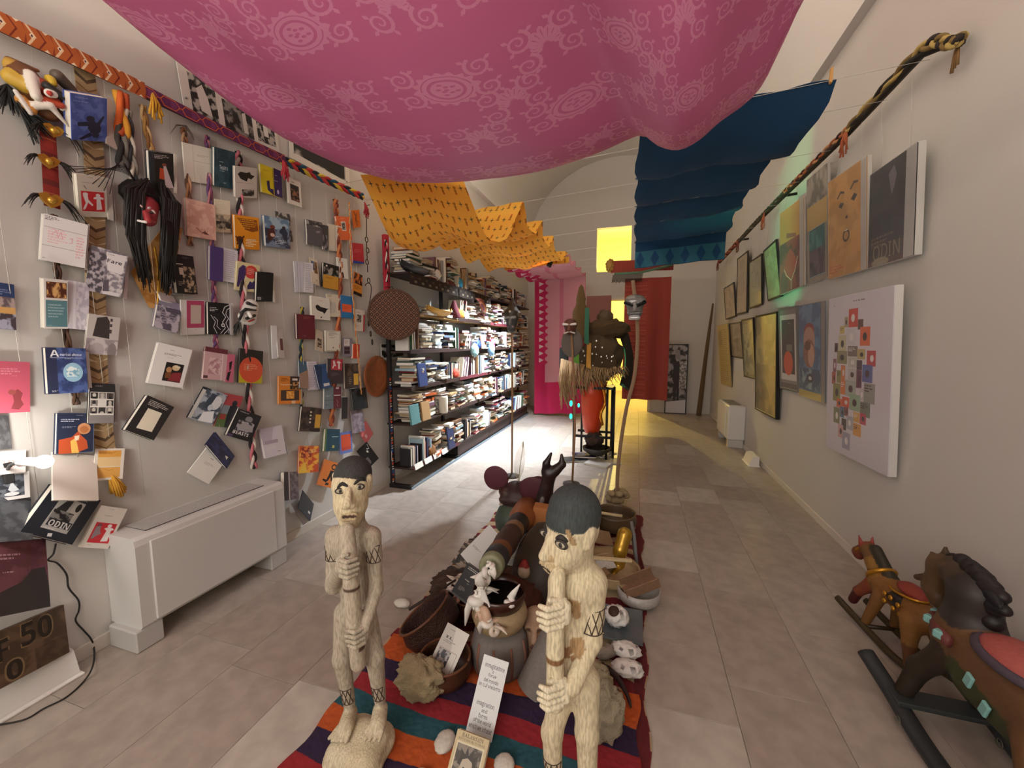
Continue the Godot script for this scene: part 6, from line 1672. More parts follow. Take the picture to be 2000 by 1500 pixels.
	for z in [-3.35, -1.8, -0.55, 1.4]:
		var st := start(1)
		for i in 8:
			var a := i * 0.8
			add_tube(st, [V(-0.02, 0.03, z), V(-0.03 + 0.012 * sin(a), -0.06, z + 0.03 * cos(a)), V(-0.03 + 0.012 * cos(a), -0.13 - 0.04 * sin(a * 3), z + 0.03 * cos(a))], 0.006, 5)
		part(rod, "tassel", done(st), mat("a85a3a" if z > -1.0 else "7a4030", 0.9))
	var st2 := start(1)
	for i in 8: add_tube(st2, [V(1.450, 2.956, -2.661) - o, V(1.450, 2.914, -2.668) - o + V(0, 0, 0.012 * cos(i * 0.8)), V(1.460, 2.860, -2.690) - o + V(0, 0.02 * sin(i), 0.02 * cos(i * 0.8))], 0.006, 5)
	part(rod, "end_tassel", done(st2), mat("8a6a40", 0.9))
	for z in [0.1, -1.75]: part(rod, "bracket", tube([V(0, 0.0, z), V(0.1, 0.01, z)], 0.014, 8), mat("2a2622", 0.5, 0.6))
	# standing portrait and leaning pole on the far wall
	var pt := thing("standing_portrait", "tall framed photograph of a man in dark clothes standing at the far wall", "poster", V(0.81, 0, -9.06))
	pt.rotation.x = -0.035
	var pr := printed("B 6a686c|N 0 0 100 78 2c2a2c a09ea4 121|P 2a282c 36 30 46 22 60 24 72 34 74 58 66 62 64 90 54 92 52 64 48 88 36 84 38 56 30 50|E 52 20 8 4 a8a29e|P 8a868a 44 6 62 8 66 22 40 20|P c8c6ca 0 84 100 80 100 100 0 100|N 64 24 34 40 6a686a b8b6ba 122", 220, 640)
	part(pt, "print", print_box(0.41, 1.44, 0.006, pr[1]), pr[0], V(0, 0.74, 0.0))
	part(pt, "backing", box(V(0.42, 1.46, 0.014)), mat("2a2624", 0.8), V(0, 0.74, -0.011))
	for s in [-1.0, 1.0]:
		part(pt, "frame_bar", box(V(0.02, 1.48, 0.026), 0.003), mat("141316", 0.4), V(s * 0.205, 0.74, 0))
		part(pt, "frame_bar", box(V(0.39, 0.02, 0.026), 0.003), mat("141316", 0.4), V(0, 0.74 + s * 0.73, 0))
	one("leaning_pole", "rough wooden pole leaning in the far right corner", "pole", tube(spline([V(0, 0.0, 0), V(0.05, 0.7, -0.03), V(0.1, 1.4, -0.05), V(0.18, 2.3, -0.1)], 5), [0.05, 0.047, 0.045, 0.046, 0.044, 0.042, 0.04, 0.04, 0.038, 0.036, 0.034, 0.032, 0.028, 0.024, 0.02, 0.016], 9), mat("8a6e4c", 0.8, 0.0, 6.0, 2.0), V(1.26, 0.0, -8.98))

# ------------------------------------------------------------------ masks on poles, the great headdress
func back_stage():
	var stick := mat("9a7452", 0.75, 0.0, 8.0)
	# dark helmet mask on a straight pole
	var o := V(-1.31, 0, -4.19)
	var t := thing("mask_on_pole", "dark peaked mask on a thin straight pole in front of the bookshelf", "mask", o)
	part(t, "pole", tube([V(0, 0, 0), V(0.004, 0.9, 0), V(0, 1.75, 0)], 0.011, 8), stick)
	part(t, "foot", lathe([[0.0, 0.0], [0.09, 0.0], [0.09, 0.012], [0.02, 0.03], [0.0, 0.03]], 16), mat("3a3028", 0.8))
	part(t, "face", body([
		[V(0, 1.75, 0), 0.07, V(0, 1.66, 0.01), 0.05, "3c3a38", 0.03, 0], [V(0, 1.83, -0.01), 0.088, V(0, 1.9, -0.02), 0.04, "3a2f2a", 0.03, 0],
		[V(0, 1.9, -0.02), 0.04, V(0.0, 1.99, -0.03), 0.01, "3a2f2a", 0.02, 0], [V(-0.09, 1.81, 0.02), 0.02, V(0.09, 1.81, 0.02), 0.02, "4a3a30", 0.01, 0],
		[V(0, 1.76, 0.06), 0.012, V(0, 1.71, 0.075), 0.016, "6a6864", 0.01, 0], [V(-0.045, 1.775, 0.05), 0.012, V(-0.015, 1.77, 0.06), 0.01, "8a8a88", 0.006, 0],
		[V(0.045, 1.775, 0.05), 0.012, V(0.015, 1.77, 0.06), 0.01, "8a8a88", 0.006, 0], [V(-0.03, 1.675, 0.05), 0.009, V(0.03, 1.675, 0.05), 0.009, "7a6a62", 0.006, 0],
		[V(0, 1.835, 0.08), 0.01, V(0, 1.84, 0.08), 0.01, "c8c0b0", 0.004, 0]], 0.008), vmat(0.45))
	# bird-like brown head on a grey gourd
	o = V(-0.63, 0, -4.14)
	t = thing("mask_on_pole", "small brown face with white brows over a round grey gourd, on a straight pole", "mask", o)
	part(t, "pole", tube([V(0.01, 0, 0), V(0.03, 0.6, 0), V(0.0, 1.3, 0.01), V(-0.03, 1.74, 0.02)], 0.012, 8), stick)
	part(t, "foot", lathe([[0.0, 0.0], [0.09, 0.0], [0.09, 0.012], [0.02, 0.03], [0.0, 0.03]], 16), mat("3a3028", 0.8))
	part(t, "gourd", lump(12, V(0.115, 0.15, 0.05), 0.08, 2.0), mat("6c645c", 0.8, 0.0, 5.0), V(-0.025, 1.5, -0.06))
	part(t, "head", body([
		[V(-0.03, 1.68, 0.03), 0.07, V(-0.03, 1.63, 0.04), 0.05, "5a3428", 0.02, 0], [V(-0.09, 1.69, 0.09), 0.014, V(-0.045, 1.685, 0.1), 0.008, "e0dcd4", 0.003, 0],
		[V(0.03, 1.69, 0.09), 0.014, V(-0.015, 1.685, 0.1), 0.008, "e0dcd4", 0.003, 0], [V(-0.03, 1.67, 0.1), 0.014, V(-0.03, 1.63, 0.12), 0.018, "6a4030", 0.01, 0],
		[V(-0.08, 1.6, 0.08), 0.01, V(-0.03, 1.615, 0.1), 0.006, "d8d0c4", 0.004, 0], [V(0.02, 1.6, 0.08), 0.01, V(-0.03, 1.615, 0.1), 0.006, "d8d0c4", 0.004, 0]], 0.007), vmat(0.6))
	# shiny grey mask on a crooked stick
	o = V(-0.14, 0, -3.79)
	t = thing("mask_on_pole", "shiny grey mask with black slanting brows on a long crooked pale stick", "mask", o)
	var cp := []
	for p in [V(-0.139, -0.025, -3.790), V(-0.142, 0.275, -3.790), V(-0.118, 0.597, -3.790), V(-0.077, 0.913, -3.790), V(-0.021, 1.175, -3.790), V(-0.002, 1.408, -3.790), V(-0.004, 1.637, -3.790), V(-0.029, 1.864, -3.790), V(-0.056, 2.054, -3.790)]: cp.append(p - o)
	part(t, "stick", tube(spline(cp, 5), 0.017, 9), mat("b89878", 0.75, 0.0, 8.0, 1.0))
	var mc: Vector3 = V(-0.031, 1.814, -3.730) - o
	part(t, "face", body([
		[mc + V(0, 0.04, 0), 0.07, mc + V(0, -0.04, 0), 0.065, "7a7876", 0.03, 0], [mc + V(-0.04, 0.05, 0.02), 0.05, mc + V(0.04, 0.05, 0.02), 0.05, "7c7a78", 0.02, 0],
		[mc + V(-0.08, 0.035, 0.055), 0.016, mc + V(-0.018, 0.005, 0.085), 0.012, "141316", 0.004, 0], [mc + V(0.08, 0.035, 0.055), 0.016, mc + V(0.018, 0.005, 0.085), 0.012, "141316", 0.004, 0],
		[mc + V(0, 0.02, 0.08), 0.014, mc + V(0, -0.03, 0.095), 0.018, "8a8886", 0.01, 0], [mc + V(-0.045, -0.055, 0.06), 0.012, mc + V(0.045, -0.055, 0.06), 0.012, "6a6866", 0.006, 0],
		[mc + V(-0.03, -0.095, 0.05), 0.02, mc + V(0.03, -0.095, 0.05), 0.02, "b8b8ba", 0.01, 0]], 0.007), vmat(0.22, 0.25))
	var sg := start(1)
	for i in 16:
		var a := i * 2.4
		sg.append_from(lump(i, V(0.04, 0.03, 0.035), 0.4, 3.0, 6), 0, Transform3D(Basis(), V(cos(a) * 0.018 * sqrt(i) * 1.3, 0.03 + 0.035 * (i % 3), sin(a) * 0.016 * sqrt(i) * 1.3)))
	part(t, "stone_foot", done(sg), mat("a08c6a", 0.8, 0.0, 8.0))
	# headdress on its stand
	o = V(-0.5, 0, -5.3)
	t = thing("studded_headdress", "towering brown headdress studded with shiny discs on a black stand, with raffia and orange cloth", "costume", o)
	var iron := mat("16161a", 0.5, 0.3)
	for p in [[-0.26, 0.16], [-0.2, -0.16], [0.16, 0.2], [0.2, -0.16], [0.24, 0.12]]: part(t, "stand_leg", tube([V(p[0], 0, p[1]), V(p[0], 0.95, p[1])], 0.016, 8), iron)
	part(t, "stand_ring", boxes([[-0.02, 0.3, 0.17, 0.46, 0.03, 0.03], [-0.02, 0.3, -0.16, 0.46, 0.03, 0.03], [-0.02, 0.93, 0.0, 0.5, 0.03, 0.36]]), iron)
	part(t, "orange_cloth", lathe([[0.085, 0.32], [0.12, 0.4], [0.13, 0.6], [0.15, 0.8], [0.17, 1.0], [0.0, 1.02]], 24, 0.09), mat("c8401c", 0.35, 0.1), V(-0.04, 0, 0.02))
	part(t, "gold_trim", tube(spline([V(0.1, 0.45, 0.12), V(0.08, 0.6, 0.16), V(0.13, 0.75, 0.12), V(0.1, 0.95, 0.16), V(0.05, 1.05, 0.17)], 6), 0.02, 8), mat("d88a28", 0.25, 0.7))
	part(t, "shield", lump(21, V(0.3, 0.33, 0.22), 0.2, 2.0, 18), mat("7c6548", 0.7, 0.0, 9.0, 2.0), V(0.02, 1.33, 0.02))
	part(t, "saddle", lump(22, V(0.27, 0.13, 0.2), 0.3, 2.5, 16), mat("7a6040", 0.7, 0.0, 9.0, 2.0), V(0.12, 1.68, 0.0))
	part(t, "crest_knob", lump(23, V(0.1, 0.09, 0.08), 0.4, 3.0, 10), mat("5a4630", 0.7), V(0.1, 1.83, 0.02))
	part(t, "dark_flap", sheet(dense([[V(0.28, 1.6, -0.1), V(0.38, 1.62, 0.05), V(0.34, 1.55, 0.18)], [V(0.36, 1.3, -0.1), V(0.45, 1.3, 0.06), V(0.38, 1.28, 0.2)], [V(0.3, 0.95, -0.1), V(0.42, 0.9, 0.05), V(0.34, 1.0, 0.18)]], 4, 4), 0.02), mat("33261a", 0.8, 0.0, 7.0, 3.0))
	part(t, "horn_tower", lathe([[0.0, 2.24], [0.03, 2.2], [0.06, 2.05], [0.055, 2.0], [0.1, 1.9], [0.11, 1.75], [0.13, 1.68], [0.1, 1.56], [0.0, 1.52]].map(func(k): return k), 14, 0.12), mat("a48656", 0.6, 0.1, 9.0, 3.0), V(-0.2, 0, 0.12))
	part(t, "red_collar", lathe([[0.0, 1.45], [0.1, 1.46], [0.11, 1.53], [0.0, 1.56]], 14), mat("8a3a34", 0.8), V(-0.2, 0, 0.12))
	var rs := start(1)
	for i in 190:
		var a := rnd.randf()
		var x := lerpf(-0.42, 0.34, pow(a, 1.3))
		var ln := lerpf(0.62, 0.2, a) * (0.7 + 0.4 * rnd.randf())
		var zz := 0.16 + 0.1 * rnd.randf()
		add_tube(rs, [V(x, 1.3 - 0.15 * a, zz), V(x - 0.03 + 0.06 * rnd.randf(), 1.3 - ln * 0.5, zz + 0.05), V(x - 0.04 + 0.14 * rnd.randf(), 1.3 - ln, zz + 0.03 * rnd.randf())], [0.008, 0.007, 0.003], 4)
	var rf := part(t, "raffia_fringe", done(rs), mat("a88a64", 0.9))
	metas(rf, "", "", "", "stuff")
	part(t, "beaded_panel", box(V(0.12, 0.28, 0.03), 0.01), mat("2a2420", 0.4, 0.3, 14.0, 4.0), V(-0.42, 1.3, 0.06))
	for k in [["dark_green_ribbon", "1f6a50", -0.1, 1.93, 1.5, 0.05], ["light_green_ribbon", "5a9a2c", -0.22, 1.5, 1.26, 0.06], ["yellow_ribbon", "c8902c", -0.07, 1.5, 1.2, 0.05]]:
		part(t, k[0], sheet([[V(k[2] - k[5] / 2, k[3], 0.28), V(k[2] + k[5] / 2, k[3], 0.28)], [V(k[2] - k[5] / 2, (k[3] + k[4]) / 2, 0.31), V(k[2] + k[5] / 2, (k[3] + k[4]) / 2, 0.3)], [V(k[2] - k[5] * 0.6, k[4], 0.29), V(k[2] + k[5] * 0.6, k[4] - 0.02, 0.3)]], 0.003), mat(k[1], 0.6))
	for i in 20:
		var a := i * 2.4 + sin(i * 7.0)
		var r := 0.05 * sqrt(i) + 0.02 * sin(i * 3.0)
		var n := V(cos(a) * r / 0.3, sin(a) * r / 0.33, 0)
		n.z = sqrt(maxf(0.05, 1.0 - n.x * n.x - n.y * n.y))
		part(t, "mirror_disc", lump(i, V(0.013, 0.015, 0.007) * (0.7 + 0.5 * absf(sin(i * 1.9))), 0.1, 1.0, 5), mat("d8d4cc", 0.15, 0.9), V(0.02, 1.36, 0.03) + n * V(0.3, 0.32, 0.225))
	for k in [[V(-0.3, 0.72, 0.17), 0.028], [V(-0.2, 0.7, 0.17), 0.02], [V(-0.3, 0.55, 0.17), 0.026]]:
		part(t, "green_light", lump(4, V(k[1] * 0.7, k[1] * 1.4, 0.012), 0.0, 1.0, 8), glow("28ffb0", 2.5), k[0])
	for k in [["black open book lying at the foot of the headdress stand", "202024", V(-0.72, 0.012, -5.02), 0.5], ["white open book at the front foot of the headdress stand", "c8c4bc", V(-0.42, 0.012, -4.92), -0.3], ["dark blue book under the headdress stand, beside the dark bowl", "2a2c58", V(-0.62, 0.045, -5.12), 0.2], ["grey book sloping behind the dark bowl at the stand", "8a8890", V(-0.38, 0.05, -5.25), 0.9], ["cream book at the right foot of the headdress stand", "d0c4a8", V(-0.3, 0.012, -5.1), 0.1]]:
		var b := thing("floor_book", k[0], "book", k[2])
		b.rotation.y = k[3]
		part(b, "cover", boxes([[0, 0.01, 0, 0.3, 0.004, 0.2], [0, -0.008, 0, 0.3, 0.004, 0.2], [0, 0, -0.099, 0.3, 0.02, 0.003]]), mat(k[1], 0.6))
		part(b, "pages", box(V(0.29, 0.014, 0.19)), papers)
	one("dark_bowl", "dark round bowl among the books at the headdress stand", "bowl", lathe([[0.0, 0.0], [0.08, 0.0], [0.17, 0.06], [0.18, 0.1], [0.16, 0.1], [0.14, 0.06], [0.0, 0.03]], 24), mat("2c241e", 0.5), V(-0.46, 0.07, -5.12))
	one("carved_wood_foot", "rough brown wooden lump in front of the orange cloth under the stand", "carving", lump(31, V(0.11, 0.09, 0.09), 0.6, 3.0), mat("3e2a22", 0.8), V(-0.5, 0.25, -5.18))

# ------------------------------------------------------------------ rugs and the things on them
func carpet_things():
	# long rug with dark red and beige waves, and the bright striped one laid over its front
	var im := Image.create(256, 512, false, Image.FORMAT_RGB8)
	var ops := "B b09a78"
	for i in 16:
		var y := i * 6.25
		ops += "|P 6e1c22"
		for k in 9: ops += " %d %.1f" % [k * 12.5, y + (1.2 if k % 2 == 0 else -0.9)]
		for k in range(8, -1, -1): ops += " %d %.1f" % [k * 12.5, y + 2.9 + (1.2 if k % 2 == 0 else -0.9)]
	ops += "|R 96 0 4 100 5e1a20"
	draw(im, Rect2i(0, 0, 256, 512), ops)
	var rows := []
	for i in 40:
		var row := []
		for j in 22:
			var x := lerpf(-1.15, 0.085, j / 21.0) + (0.012 * sin(i * 0.9) if j == 0 or j == 21 else 0.0)
			row.append(V(x, 0.006 + 0.003 * sin(j * 1.7 + i), lerpf(-3.52, -1.3, i / 39.0)))
		rows.append(row)
	var wool := picture(im, 0.97)
	wool.heightmap_enabled = true
	wool.heightmap_texture = relief_tex
	wool.heightmap_scale = 0.4
	one("long_rug", "long rug of dark red and beige wavy stripes running towards the headdress", "rug", sheet(rows, 0.007), wool)
	im = Image.create(128, 512, false, Image.FORMAT_RGB8)
	var bands := ["b8521e", "b8521e", "2a1838", "8e2028", "20505a", "b4501e", "2c1a3a", "8e2028", "1f4e58", "b4501e", "2c1a3a", "8e2028"]
	var edge := [0.0, 7.0, 14.0, 23.0, 30.5, 38.0, 47.0, 56.0, 64.0, 72.0, 82.0, 91.0, 100.0]
	ops = "B b4501e"
	for i in 12: ops += "|P %s 0 %.1f 30 %.1f 60 %.1f 100 %.1f 100 %.1f 60 %.1f 30 %.1f 0 %.1f" % [bands[i], edge[i] - 1.5, edge[i] + 0.8, edge[i] - 0.4, edge[i] + 0.6, edge[i + 1] + 1, edge[i + 1] + 1, edge[i + 1] + 1, edge[i + 1] + 1]
	draw(im, Rect2i(0, 0, 128, 512), ops)
	wool = picture(im, 0.97)
	wool.heightmap_enabled = true
	wool.heightmap_texture = relief_tex
	wool.heightmap_scale = 0.5
	rows = []
	for i in 36:
		var row := []
		for j in 20:
			row.append(V(lerpf(-1.15, 0.05, j / 19.0) + 0.01 * sin(i * 0.8 + j), 0.015 + 0.004 * sin(j * 1.3 + i * 0.7), lerpf(-1.64, -0.5, i / 35.0)))
		rows.append(row)
	one("striped_rug", "bright woven rug with orange, purple, red and teal stripes under the carved figures", "rug", sheet(rows, 0.008), wool)
	# bowls and jars
	var clay := mat("4e3020", 0.45, 0.0, 6.0)
	var rim := mat("6a4028", 0.4, 0.0, 6.0)
	var bowl := [[0.0, 0.0], [0.55, 0.0], [0.9, 0.22], [1.0, 0.52], [0.93, 0.78], [0.96, 0.86], [0.9, 0.86], [0.86, 0.78], [0.92, 0.5], [0.8, 0.22], [0.0, 0.1]]
	var sized := func(pr: Array, r: float, h: float): return pr.map(func(k): return [k[0] * r, k[1] * h])
	var t := thing("clay_bowl", "small dark glazed bowl holding a white leaflet, on the bright stripes", "bowl", V(-0.765, 0.022, -1.46))
	part(t, "body", lathe(sized.call(bowl, 0.118, 0.13), 32), clay)
	part(t, "rim", tube(ring_path(V(0, 0.112, 0), V(0.11, 0, 0), V(0, 0, 0.11), 28), 0.006, 6), rim)
	t = thing("clay_bowl", "big brown bowl tipped on its side at the rug's left edge", "bowl", V(-0.93, 0.1, -1.66))
	t.rotation = V(-0.1, 0.3, 0.62)
	part(t, "body", lathe(sized.call(bowl, 0.15, 0.17), 32), mat("452a20", 0.5, 0.0, 5.0, 1.0), V(0, -0.07, 0))
	part(t, "rim", tube(ring_path(V(0, 0.078, 0), V(0.14, 0, 0), V(0, 0, 0.14), 28), 0.007, 6), rim)
	one("wooden_stick", "dark flat stick lying across the tipped bowl", "stick", tube([V(0, 0, 0), V(0.17, 0.08, -0.18)], [0.012, 0.009], 6, 0.4), mat("2e1d16", 0.6), V(-1.03, 0.2, -1.6))
	t = thing("clay_bowl", "reddish bowl heaped with shells behind the big jar", "bowl", V(-0.83, 0.02, -1.93))
	part(t, "body", lathe(sized.call(bowl, 0.155, 0.14), 32), mat("5c2e20", 0.4, 0.0, 6.0))
	part(t, "rim", tube(ring_path(V(0, 0.12, 0), V(0.145, 0, 0), V(0, 0, 0.145), 28), 0.006, 6), rim)
	# ribbed grey drum with the cream jar standing on it
	t = thing("clay_drum", "grey clay drum with brown upright ribs, carrying the cream jar", "pot", V(-0.565, 0.02, -1.62))
	part(t, "body", lathe([[0.0, 0.0], [0.118, 0.0], [0.13, 0.03], [0.132, 0.09], [0.12, 0.16], [0.1, 0.18], [0.0, 0.18]], 32), mat("77706c", 0.75, 0.0, 6.0))
	for i in 10:
		var a := TAU * i / 10 + 0.2
		part(t, "rib", tube([V(cos(a) * 0.126, 0.02, sin(a) * 0.126), V(cos(a) * 0.132, 0.09, sin(a) * 0.132), V(cos(a) * 0.118, 0.16, sin(a) * 0.118)], 0.007, 6), mat("7a5444", 0.8))
	t = thing("cream_jar", "round cream jar with a dark glazed mouth and shells hanging from its brown rim", "jar", V(-0.565, 0.2, -1.62))
	part(t, "body", lathe([[0.0, 0.0], [0.07, 0.0], [0.115, 0.035], [0.128, 0.075], [0.118, 0.11], [0.1, 0.125], [0.0, 0.125]], 32), mat("a38c6a", 0.55, 0.0, 6.0))
	part(t, "neck", lathe([[0.09, 0.115], [0.105, 0.125], [0.118, 0.16], [0.122, 0.19], [0.116, 0.192], [0.11, 0.16], [0.09, 0.13], [0.0, 0.125]], 32), mat("3c1d14", 0.3, 0.0, 6.0))
	part(t, "dark_inside", lathe([[0.0, 0.127], [0.088, 0.131], [0.108, 0.16], [0.107, 0.161], [0.0, 0.129]], 28), mat("121110", 0.15))
	# shells: one shape, many copies
	var shell_mesh := []
	for k in 3:
		var pts := []
		var rad := []
		for i in 26:
			var u := i / 25.0
			var a := u * TAU * 2.2
			var r := 0.014 * u + 0.001
			pts.append(V(cos(a) * r, -u * 0.03 + 0.02, sin(a) * r))
			rad.append(0.0015 + 0.009 * u * (1.0 + 0.2 * k))
		var st := start(1)
		add_tube(st, pts, rad, 8)
		add_tube(st, [V(0.01, -0.01, 0.012), V(0.012, -0.035, 0.016), V(0.006, -0.055 - 0.01 * k, 0.012)], [0.016, 0.012, 0.002], 8, 0.5)
		shell_mesh.append(done(st))
	var spots := []
	for i in 34:
		var a := i * 2.4
		var r := 0.024 * sqrt(i)
		spots.append([V(-0.83 + cos(a) * r, 0.155 + 0.03 * (1.0 - r / 0.14) + 0.01 * sin(i * 3.0), -1.93 + sin(a) * r), "whitish shell in the heap that fills the reddish bowl", "shells heaped in the reddish bowl", 1.0])
	for k in [[V(-0.62, 0.39, -1.52), "white spiral shell hanging over the jar's near left rim", 1.5], [V(-0.6, 0.34, -1.495), "largest white shell spilling down the front of the cream jar", 1.7], [V(-0.57, 0.32, -1.482), "pointed white shell beneath the jar's rim, right of the largest one", 1.4], [V(-0.545, 0.29, -1.48), "lowest white shell on the cream jar's belly", 1.2], [V(-0.5, 0.375, -1.55), "white shell resting on the jar's right inner rim", 1.2], [V(-0.64, 0.37, -1.57), "white shell inside the jar's left rim under the black book", 1.1]]: spots.append([k[0], k[1], "", k[2]])
	for i in 10: spots.append([V(-0.98 + 0.035 * sin(i * 2.1) + i * 0.008, 0.035 + 0.012 * (i % 3), -2.62 + 0.05 * cos(i * 1.7)), "white shell in the small pile at the rug's left side by the tilted photograph book", "shells piled at the rug's left side", 1.3])
	for i in spots.size():
		var k: Array = spots[i]
		var s := one("shell", k[1], "shell", shell_mesh[i % 3], mat(["e2dcd2", "d6c8b8", "e8e4de", "c8a890"][i % 4], 0.45), k[0], V(rnd.randf() * TAU, rnd.randf() * TAU, rnd.randf() * 2.0), k[2])
		s.scale = Vector3.ONE * k[3]
	# string of shells pouring from the carved cylinder's mouth
	t = thing("shell_string", "string of white shells and shards pouring from the cylinder's hole into the jar", "shells", V(-0.595, 0.503, -1.570))
	var chain := [V(0.0, 0.02, 0.0), V(-0.006, -0.01, 0.02), V(-0.014, -0.035, 0.03), V(-0.022, -0.06, 0.04), V(-0.028, -0.085, 0.05), V(-0.034, -0.11, 0.06), V(-0.042, -0.135, 0.07)]
	for i in chain.size(): part(t, "shell", shell_mesh[i % 3], mat("e4e0d8", 0.45), chain[i], V(i * 1.3, i * 2.0, 0.4)).scale = Vector3.ONE * (1.1 + 0.25 * (i % 3))
	part(t, "shard", plate(PackedVector2Array([Vector2(-0.03, 0.0), Vector2(0.03, 0.05), Vector2(0.035, -0.03), Vector2(0.0, -0.06)]), 0.005), mat("e6e4e0", 0.5), V(-0.01, -0.1, 0.06), V(0.2, -0.3, 0.2))
	# books and leaflets on the rug
	for k in [["black paperback with white lettering standing open in the jar behind the shells", V(-0.752, 0.322, -1.700), 0.115, 0.16, 0.018, V(-0.35, 0.15, -0.5), "B 232325|L 12 6 70 10 2 c8c4bc|R 0 20 100 3 2e2e30|L 24 42 44 6 1 b8b4ac|L 40 50 20 4 1 a09c94|L 18 66 30 14 4 8a8680|R 0 94 100 6 4a4846"],
		["white leaflet with a grey square picture leaning in the small glazed bowl", V(-0.75, 0.155, -1.46), 0.11, 0.2, 0.008, V(-0.5, 0.25, -0.42), "B c9c5be|P dedad2 40 0 100 0 100 100 30 100 60 50|L 20 8 50 3 1 8a8680|D 16 22 34 5 5a5652 IL|L 14 30 60 6 2 8a8680|F 12 46 76 42 8a6a64|N 14 48 50 30 4a4a4e b0acaa 131|L 20 92 40 3 1 8a8680"],
		["white book with a small colour photograph, leaning under the carved cylinder", V(-0.9, 0.16, -2.3), 0.2, 0.26, 0.014, V(-0.5, 0.2, -0.75), "B dcdcd8|N 60 44 30 34 2a1c18 c88a6a 132|L 10 60 40 6 2 8a8884"],
		["tilted photograph book of a pale head, at the rug's left edge", V(-1.03, 0.08, -2.32), 0.16, 0.16, 0.012, V(-0.7, 0.2, -0.5), "B 6a6058|N 0 0 100 100 3a322c a89888 133|E 50 40 26 20 d8c8b0|P 1a1816 8 50 20 46 24 90 10 92"],
		["tall white handwritten card standing before the clay drum", V(-0.515, 0.030, -1.289) + V(0, 0.09, -0.03), 0.105, 0.29, 0.004, V(-0.55, 0.12, -0.16), "B dfe3e4|T 14 8 76 7 2a2c34 immaginazione|T 48 15.5 4 3 2a2c34 e|T 34 19 32 4 2a2c34 forze|T 22 25 56 4.5 2a2c34 del mondo|T 8 31 82 4.5 2a2c34 in cui viviamo|T 16 51 66 6.5 2a2c34 imagination|T 40 58.5 20 4 2a2c34 and|T 32 64 34 4.5 2a2c34 forms|T 18 70 66 4.5 2a2c34 of the world|T 6 76.5 86 5.5 2a2c34 which we inhabit"],
		["small old book with an engraved radiant head, lowest in the foreground", V(-0.516, 0.030, -1.143) + V(0, 0.03, 0.02), 0.12, 0.17, 0.03, V(-0.75, 0.1, -0.12), "B c4b48c|S 18 3 66 6 4a4438 BALARSIIN|S 10 11 82 3.5 5a5446 INTERNATIONAL|R 8 17 84 83 d8d0b0|R 12 20 76 80 5a524a|N 12 20 76 80 4a443e 8a8074 134|E 50 56 18 24 b8ac9a|P 3a342e 22 50 30 36 24 26 40 34 44 22 52 34 62 22 64 36 80 28 72 42 82 50 70 48 64 42 50 38 36 42 32 52|E 44 54 3 1.5 2a2622|E 56 54 3 1.5 2a2622|P 8a7e70 49 54 52 54 53 64 47 64|L 44 70 12 2 1 4a4038"]]:
		var b := thing("rug_book" if k[4] > 0.01 else "rug_card", k[0], "book" if k[4] > 0.01 else "card", k[1])
		b.rotation = k[5]
		var pr := printed(k[6], 240, 400)
		part(b, "cover" if k[4] > 0.01 else "print", print_box(k[2], k[3], 0.003, pr[1]), pr[0])
		if k[4] > 0.01:
			part(b, "pages", box(V(k[2] * 0.97, k[3] * 0.97, k[4] - 0.005)), papers, V(0.001, 0, -k[4] / 2))
			part(b, "back_cover", print_box(k[2], k[3], 0.003, Rect2(pr[1].position + Vector2.ONE * 0.0006, Vector2.ONE * 0.0004)), pr[0], V(0, 0, -k[4] + 0.002))
	# clay faces and tile
	for k in [["tan clay face mask leaning right of the cream jar", V(-0.4, 0.17, -1.68), 0.085, "a08068", V(-0.3, -0.1, 0.2)], ["pale clay face mask half hidden behind the other mask", V(-0.34, 0.15, -1.76), 0.08, "b09478", V(-0.3, 0.3, -0.3)]]:
		var f := thing("clay_mask", k[0], "mask", k[1])
		f.rotation = k[4]
		var s: float = k[2]
		part(f, "face", body([[V(0, s * 0.5, 0), s * 0.8, V(0, -s * 0.7, 0.0), s * 0.6, k[3], 0.03, 0, V(0, 0, 1), 0.55], [V(-s * 0.4, s * 0.35, s * 0.4), s * 0.2, V(s * 0.4, s * 0.35, s * 0.4), s * 0.2, k[3], 0.02, 0],
			[V(0, s * 0.3, s * 0.5), s * 0.14, V(0, -s * 0.25, s * 0.62), s * 0.2, k[3], 0.015, 0], [V(-s * 0.34, s * 0.16, s * 0.55), s * 0.12, V(-s * 0.3, s * 0.16, s * 0.55), s * 0.12, "6a4a3a", 0.004, 1], [V(s * 0.34, s * 0.16, s * 0.55), s * 0.12, V(s * 0.3, s * 0.16, s * 0.55), s * 0.12, "6a4a3a", 0.004, 1],
			[V(-s * 0.25, -s * 0.62, s * 0.45), s * 0.1, V(s * 0.25, -s * 0.62, s * 0.45), s * 0.1, "8a5a48", 0.01, 0], [V(-s * 0.22, -s * 0.6, s * 0.55), s * 0.04, V(s * 0.22, -s * 0.6, s * 0.55), s * 0.04, "4a3028", 0.004, 1]], 0.005), vmat(0.7, 0.0, 8.0))
	rows = []
	for i in 9:
		var row := []
		for j in 8:
			var a := lerpf(-0.9, 0.9, j / 7.0)
			row.append(V(sin(a) * 0.08, i * 0.034, cos(a) * 0.08 - 0.06))
		rows.append(row)
	one("roof_tile", "grey curved clay tile leaning between the drum and the nearer carved figure", "tile", sheet(rows, 0.012), mat("7c756f", 0.8, 0.0, 6.0), V(-0.4, 0.03, -1.5), V(-0.45, -0.4, -0.25))
	# carved cylinder lying over everything
	t = thing("carved_cylinder", "long carved and painted wooden cylinder pointing at the viewer over the pots", "drum", V(-0.609, 0.482, -1.620))
	var ax: Vector3 = V(-0.740, 0.275, -2.750) - V(-0.609, 0.482, -1.620)
	var L := ax.length()
	var q := Basis(Quaternion(V(0, 1, 0), ax.normalized()))
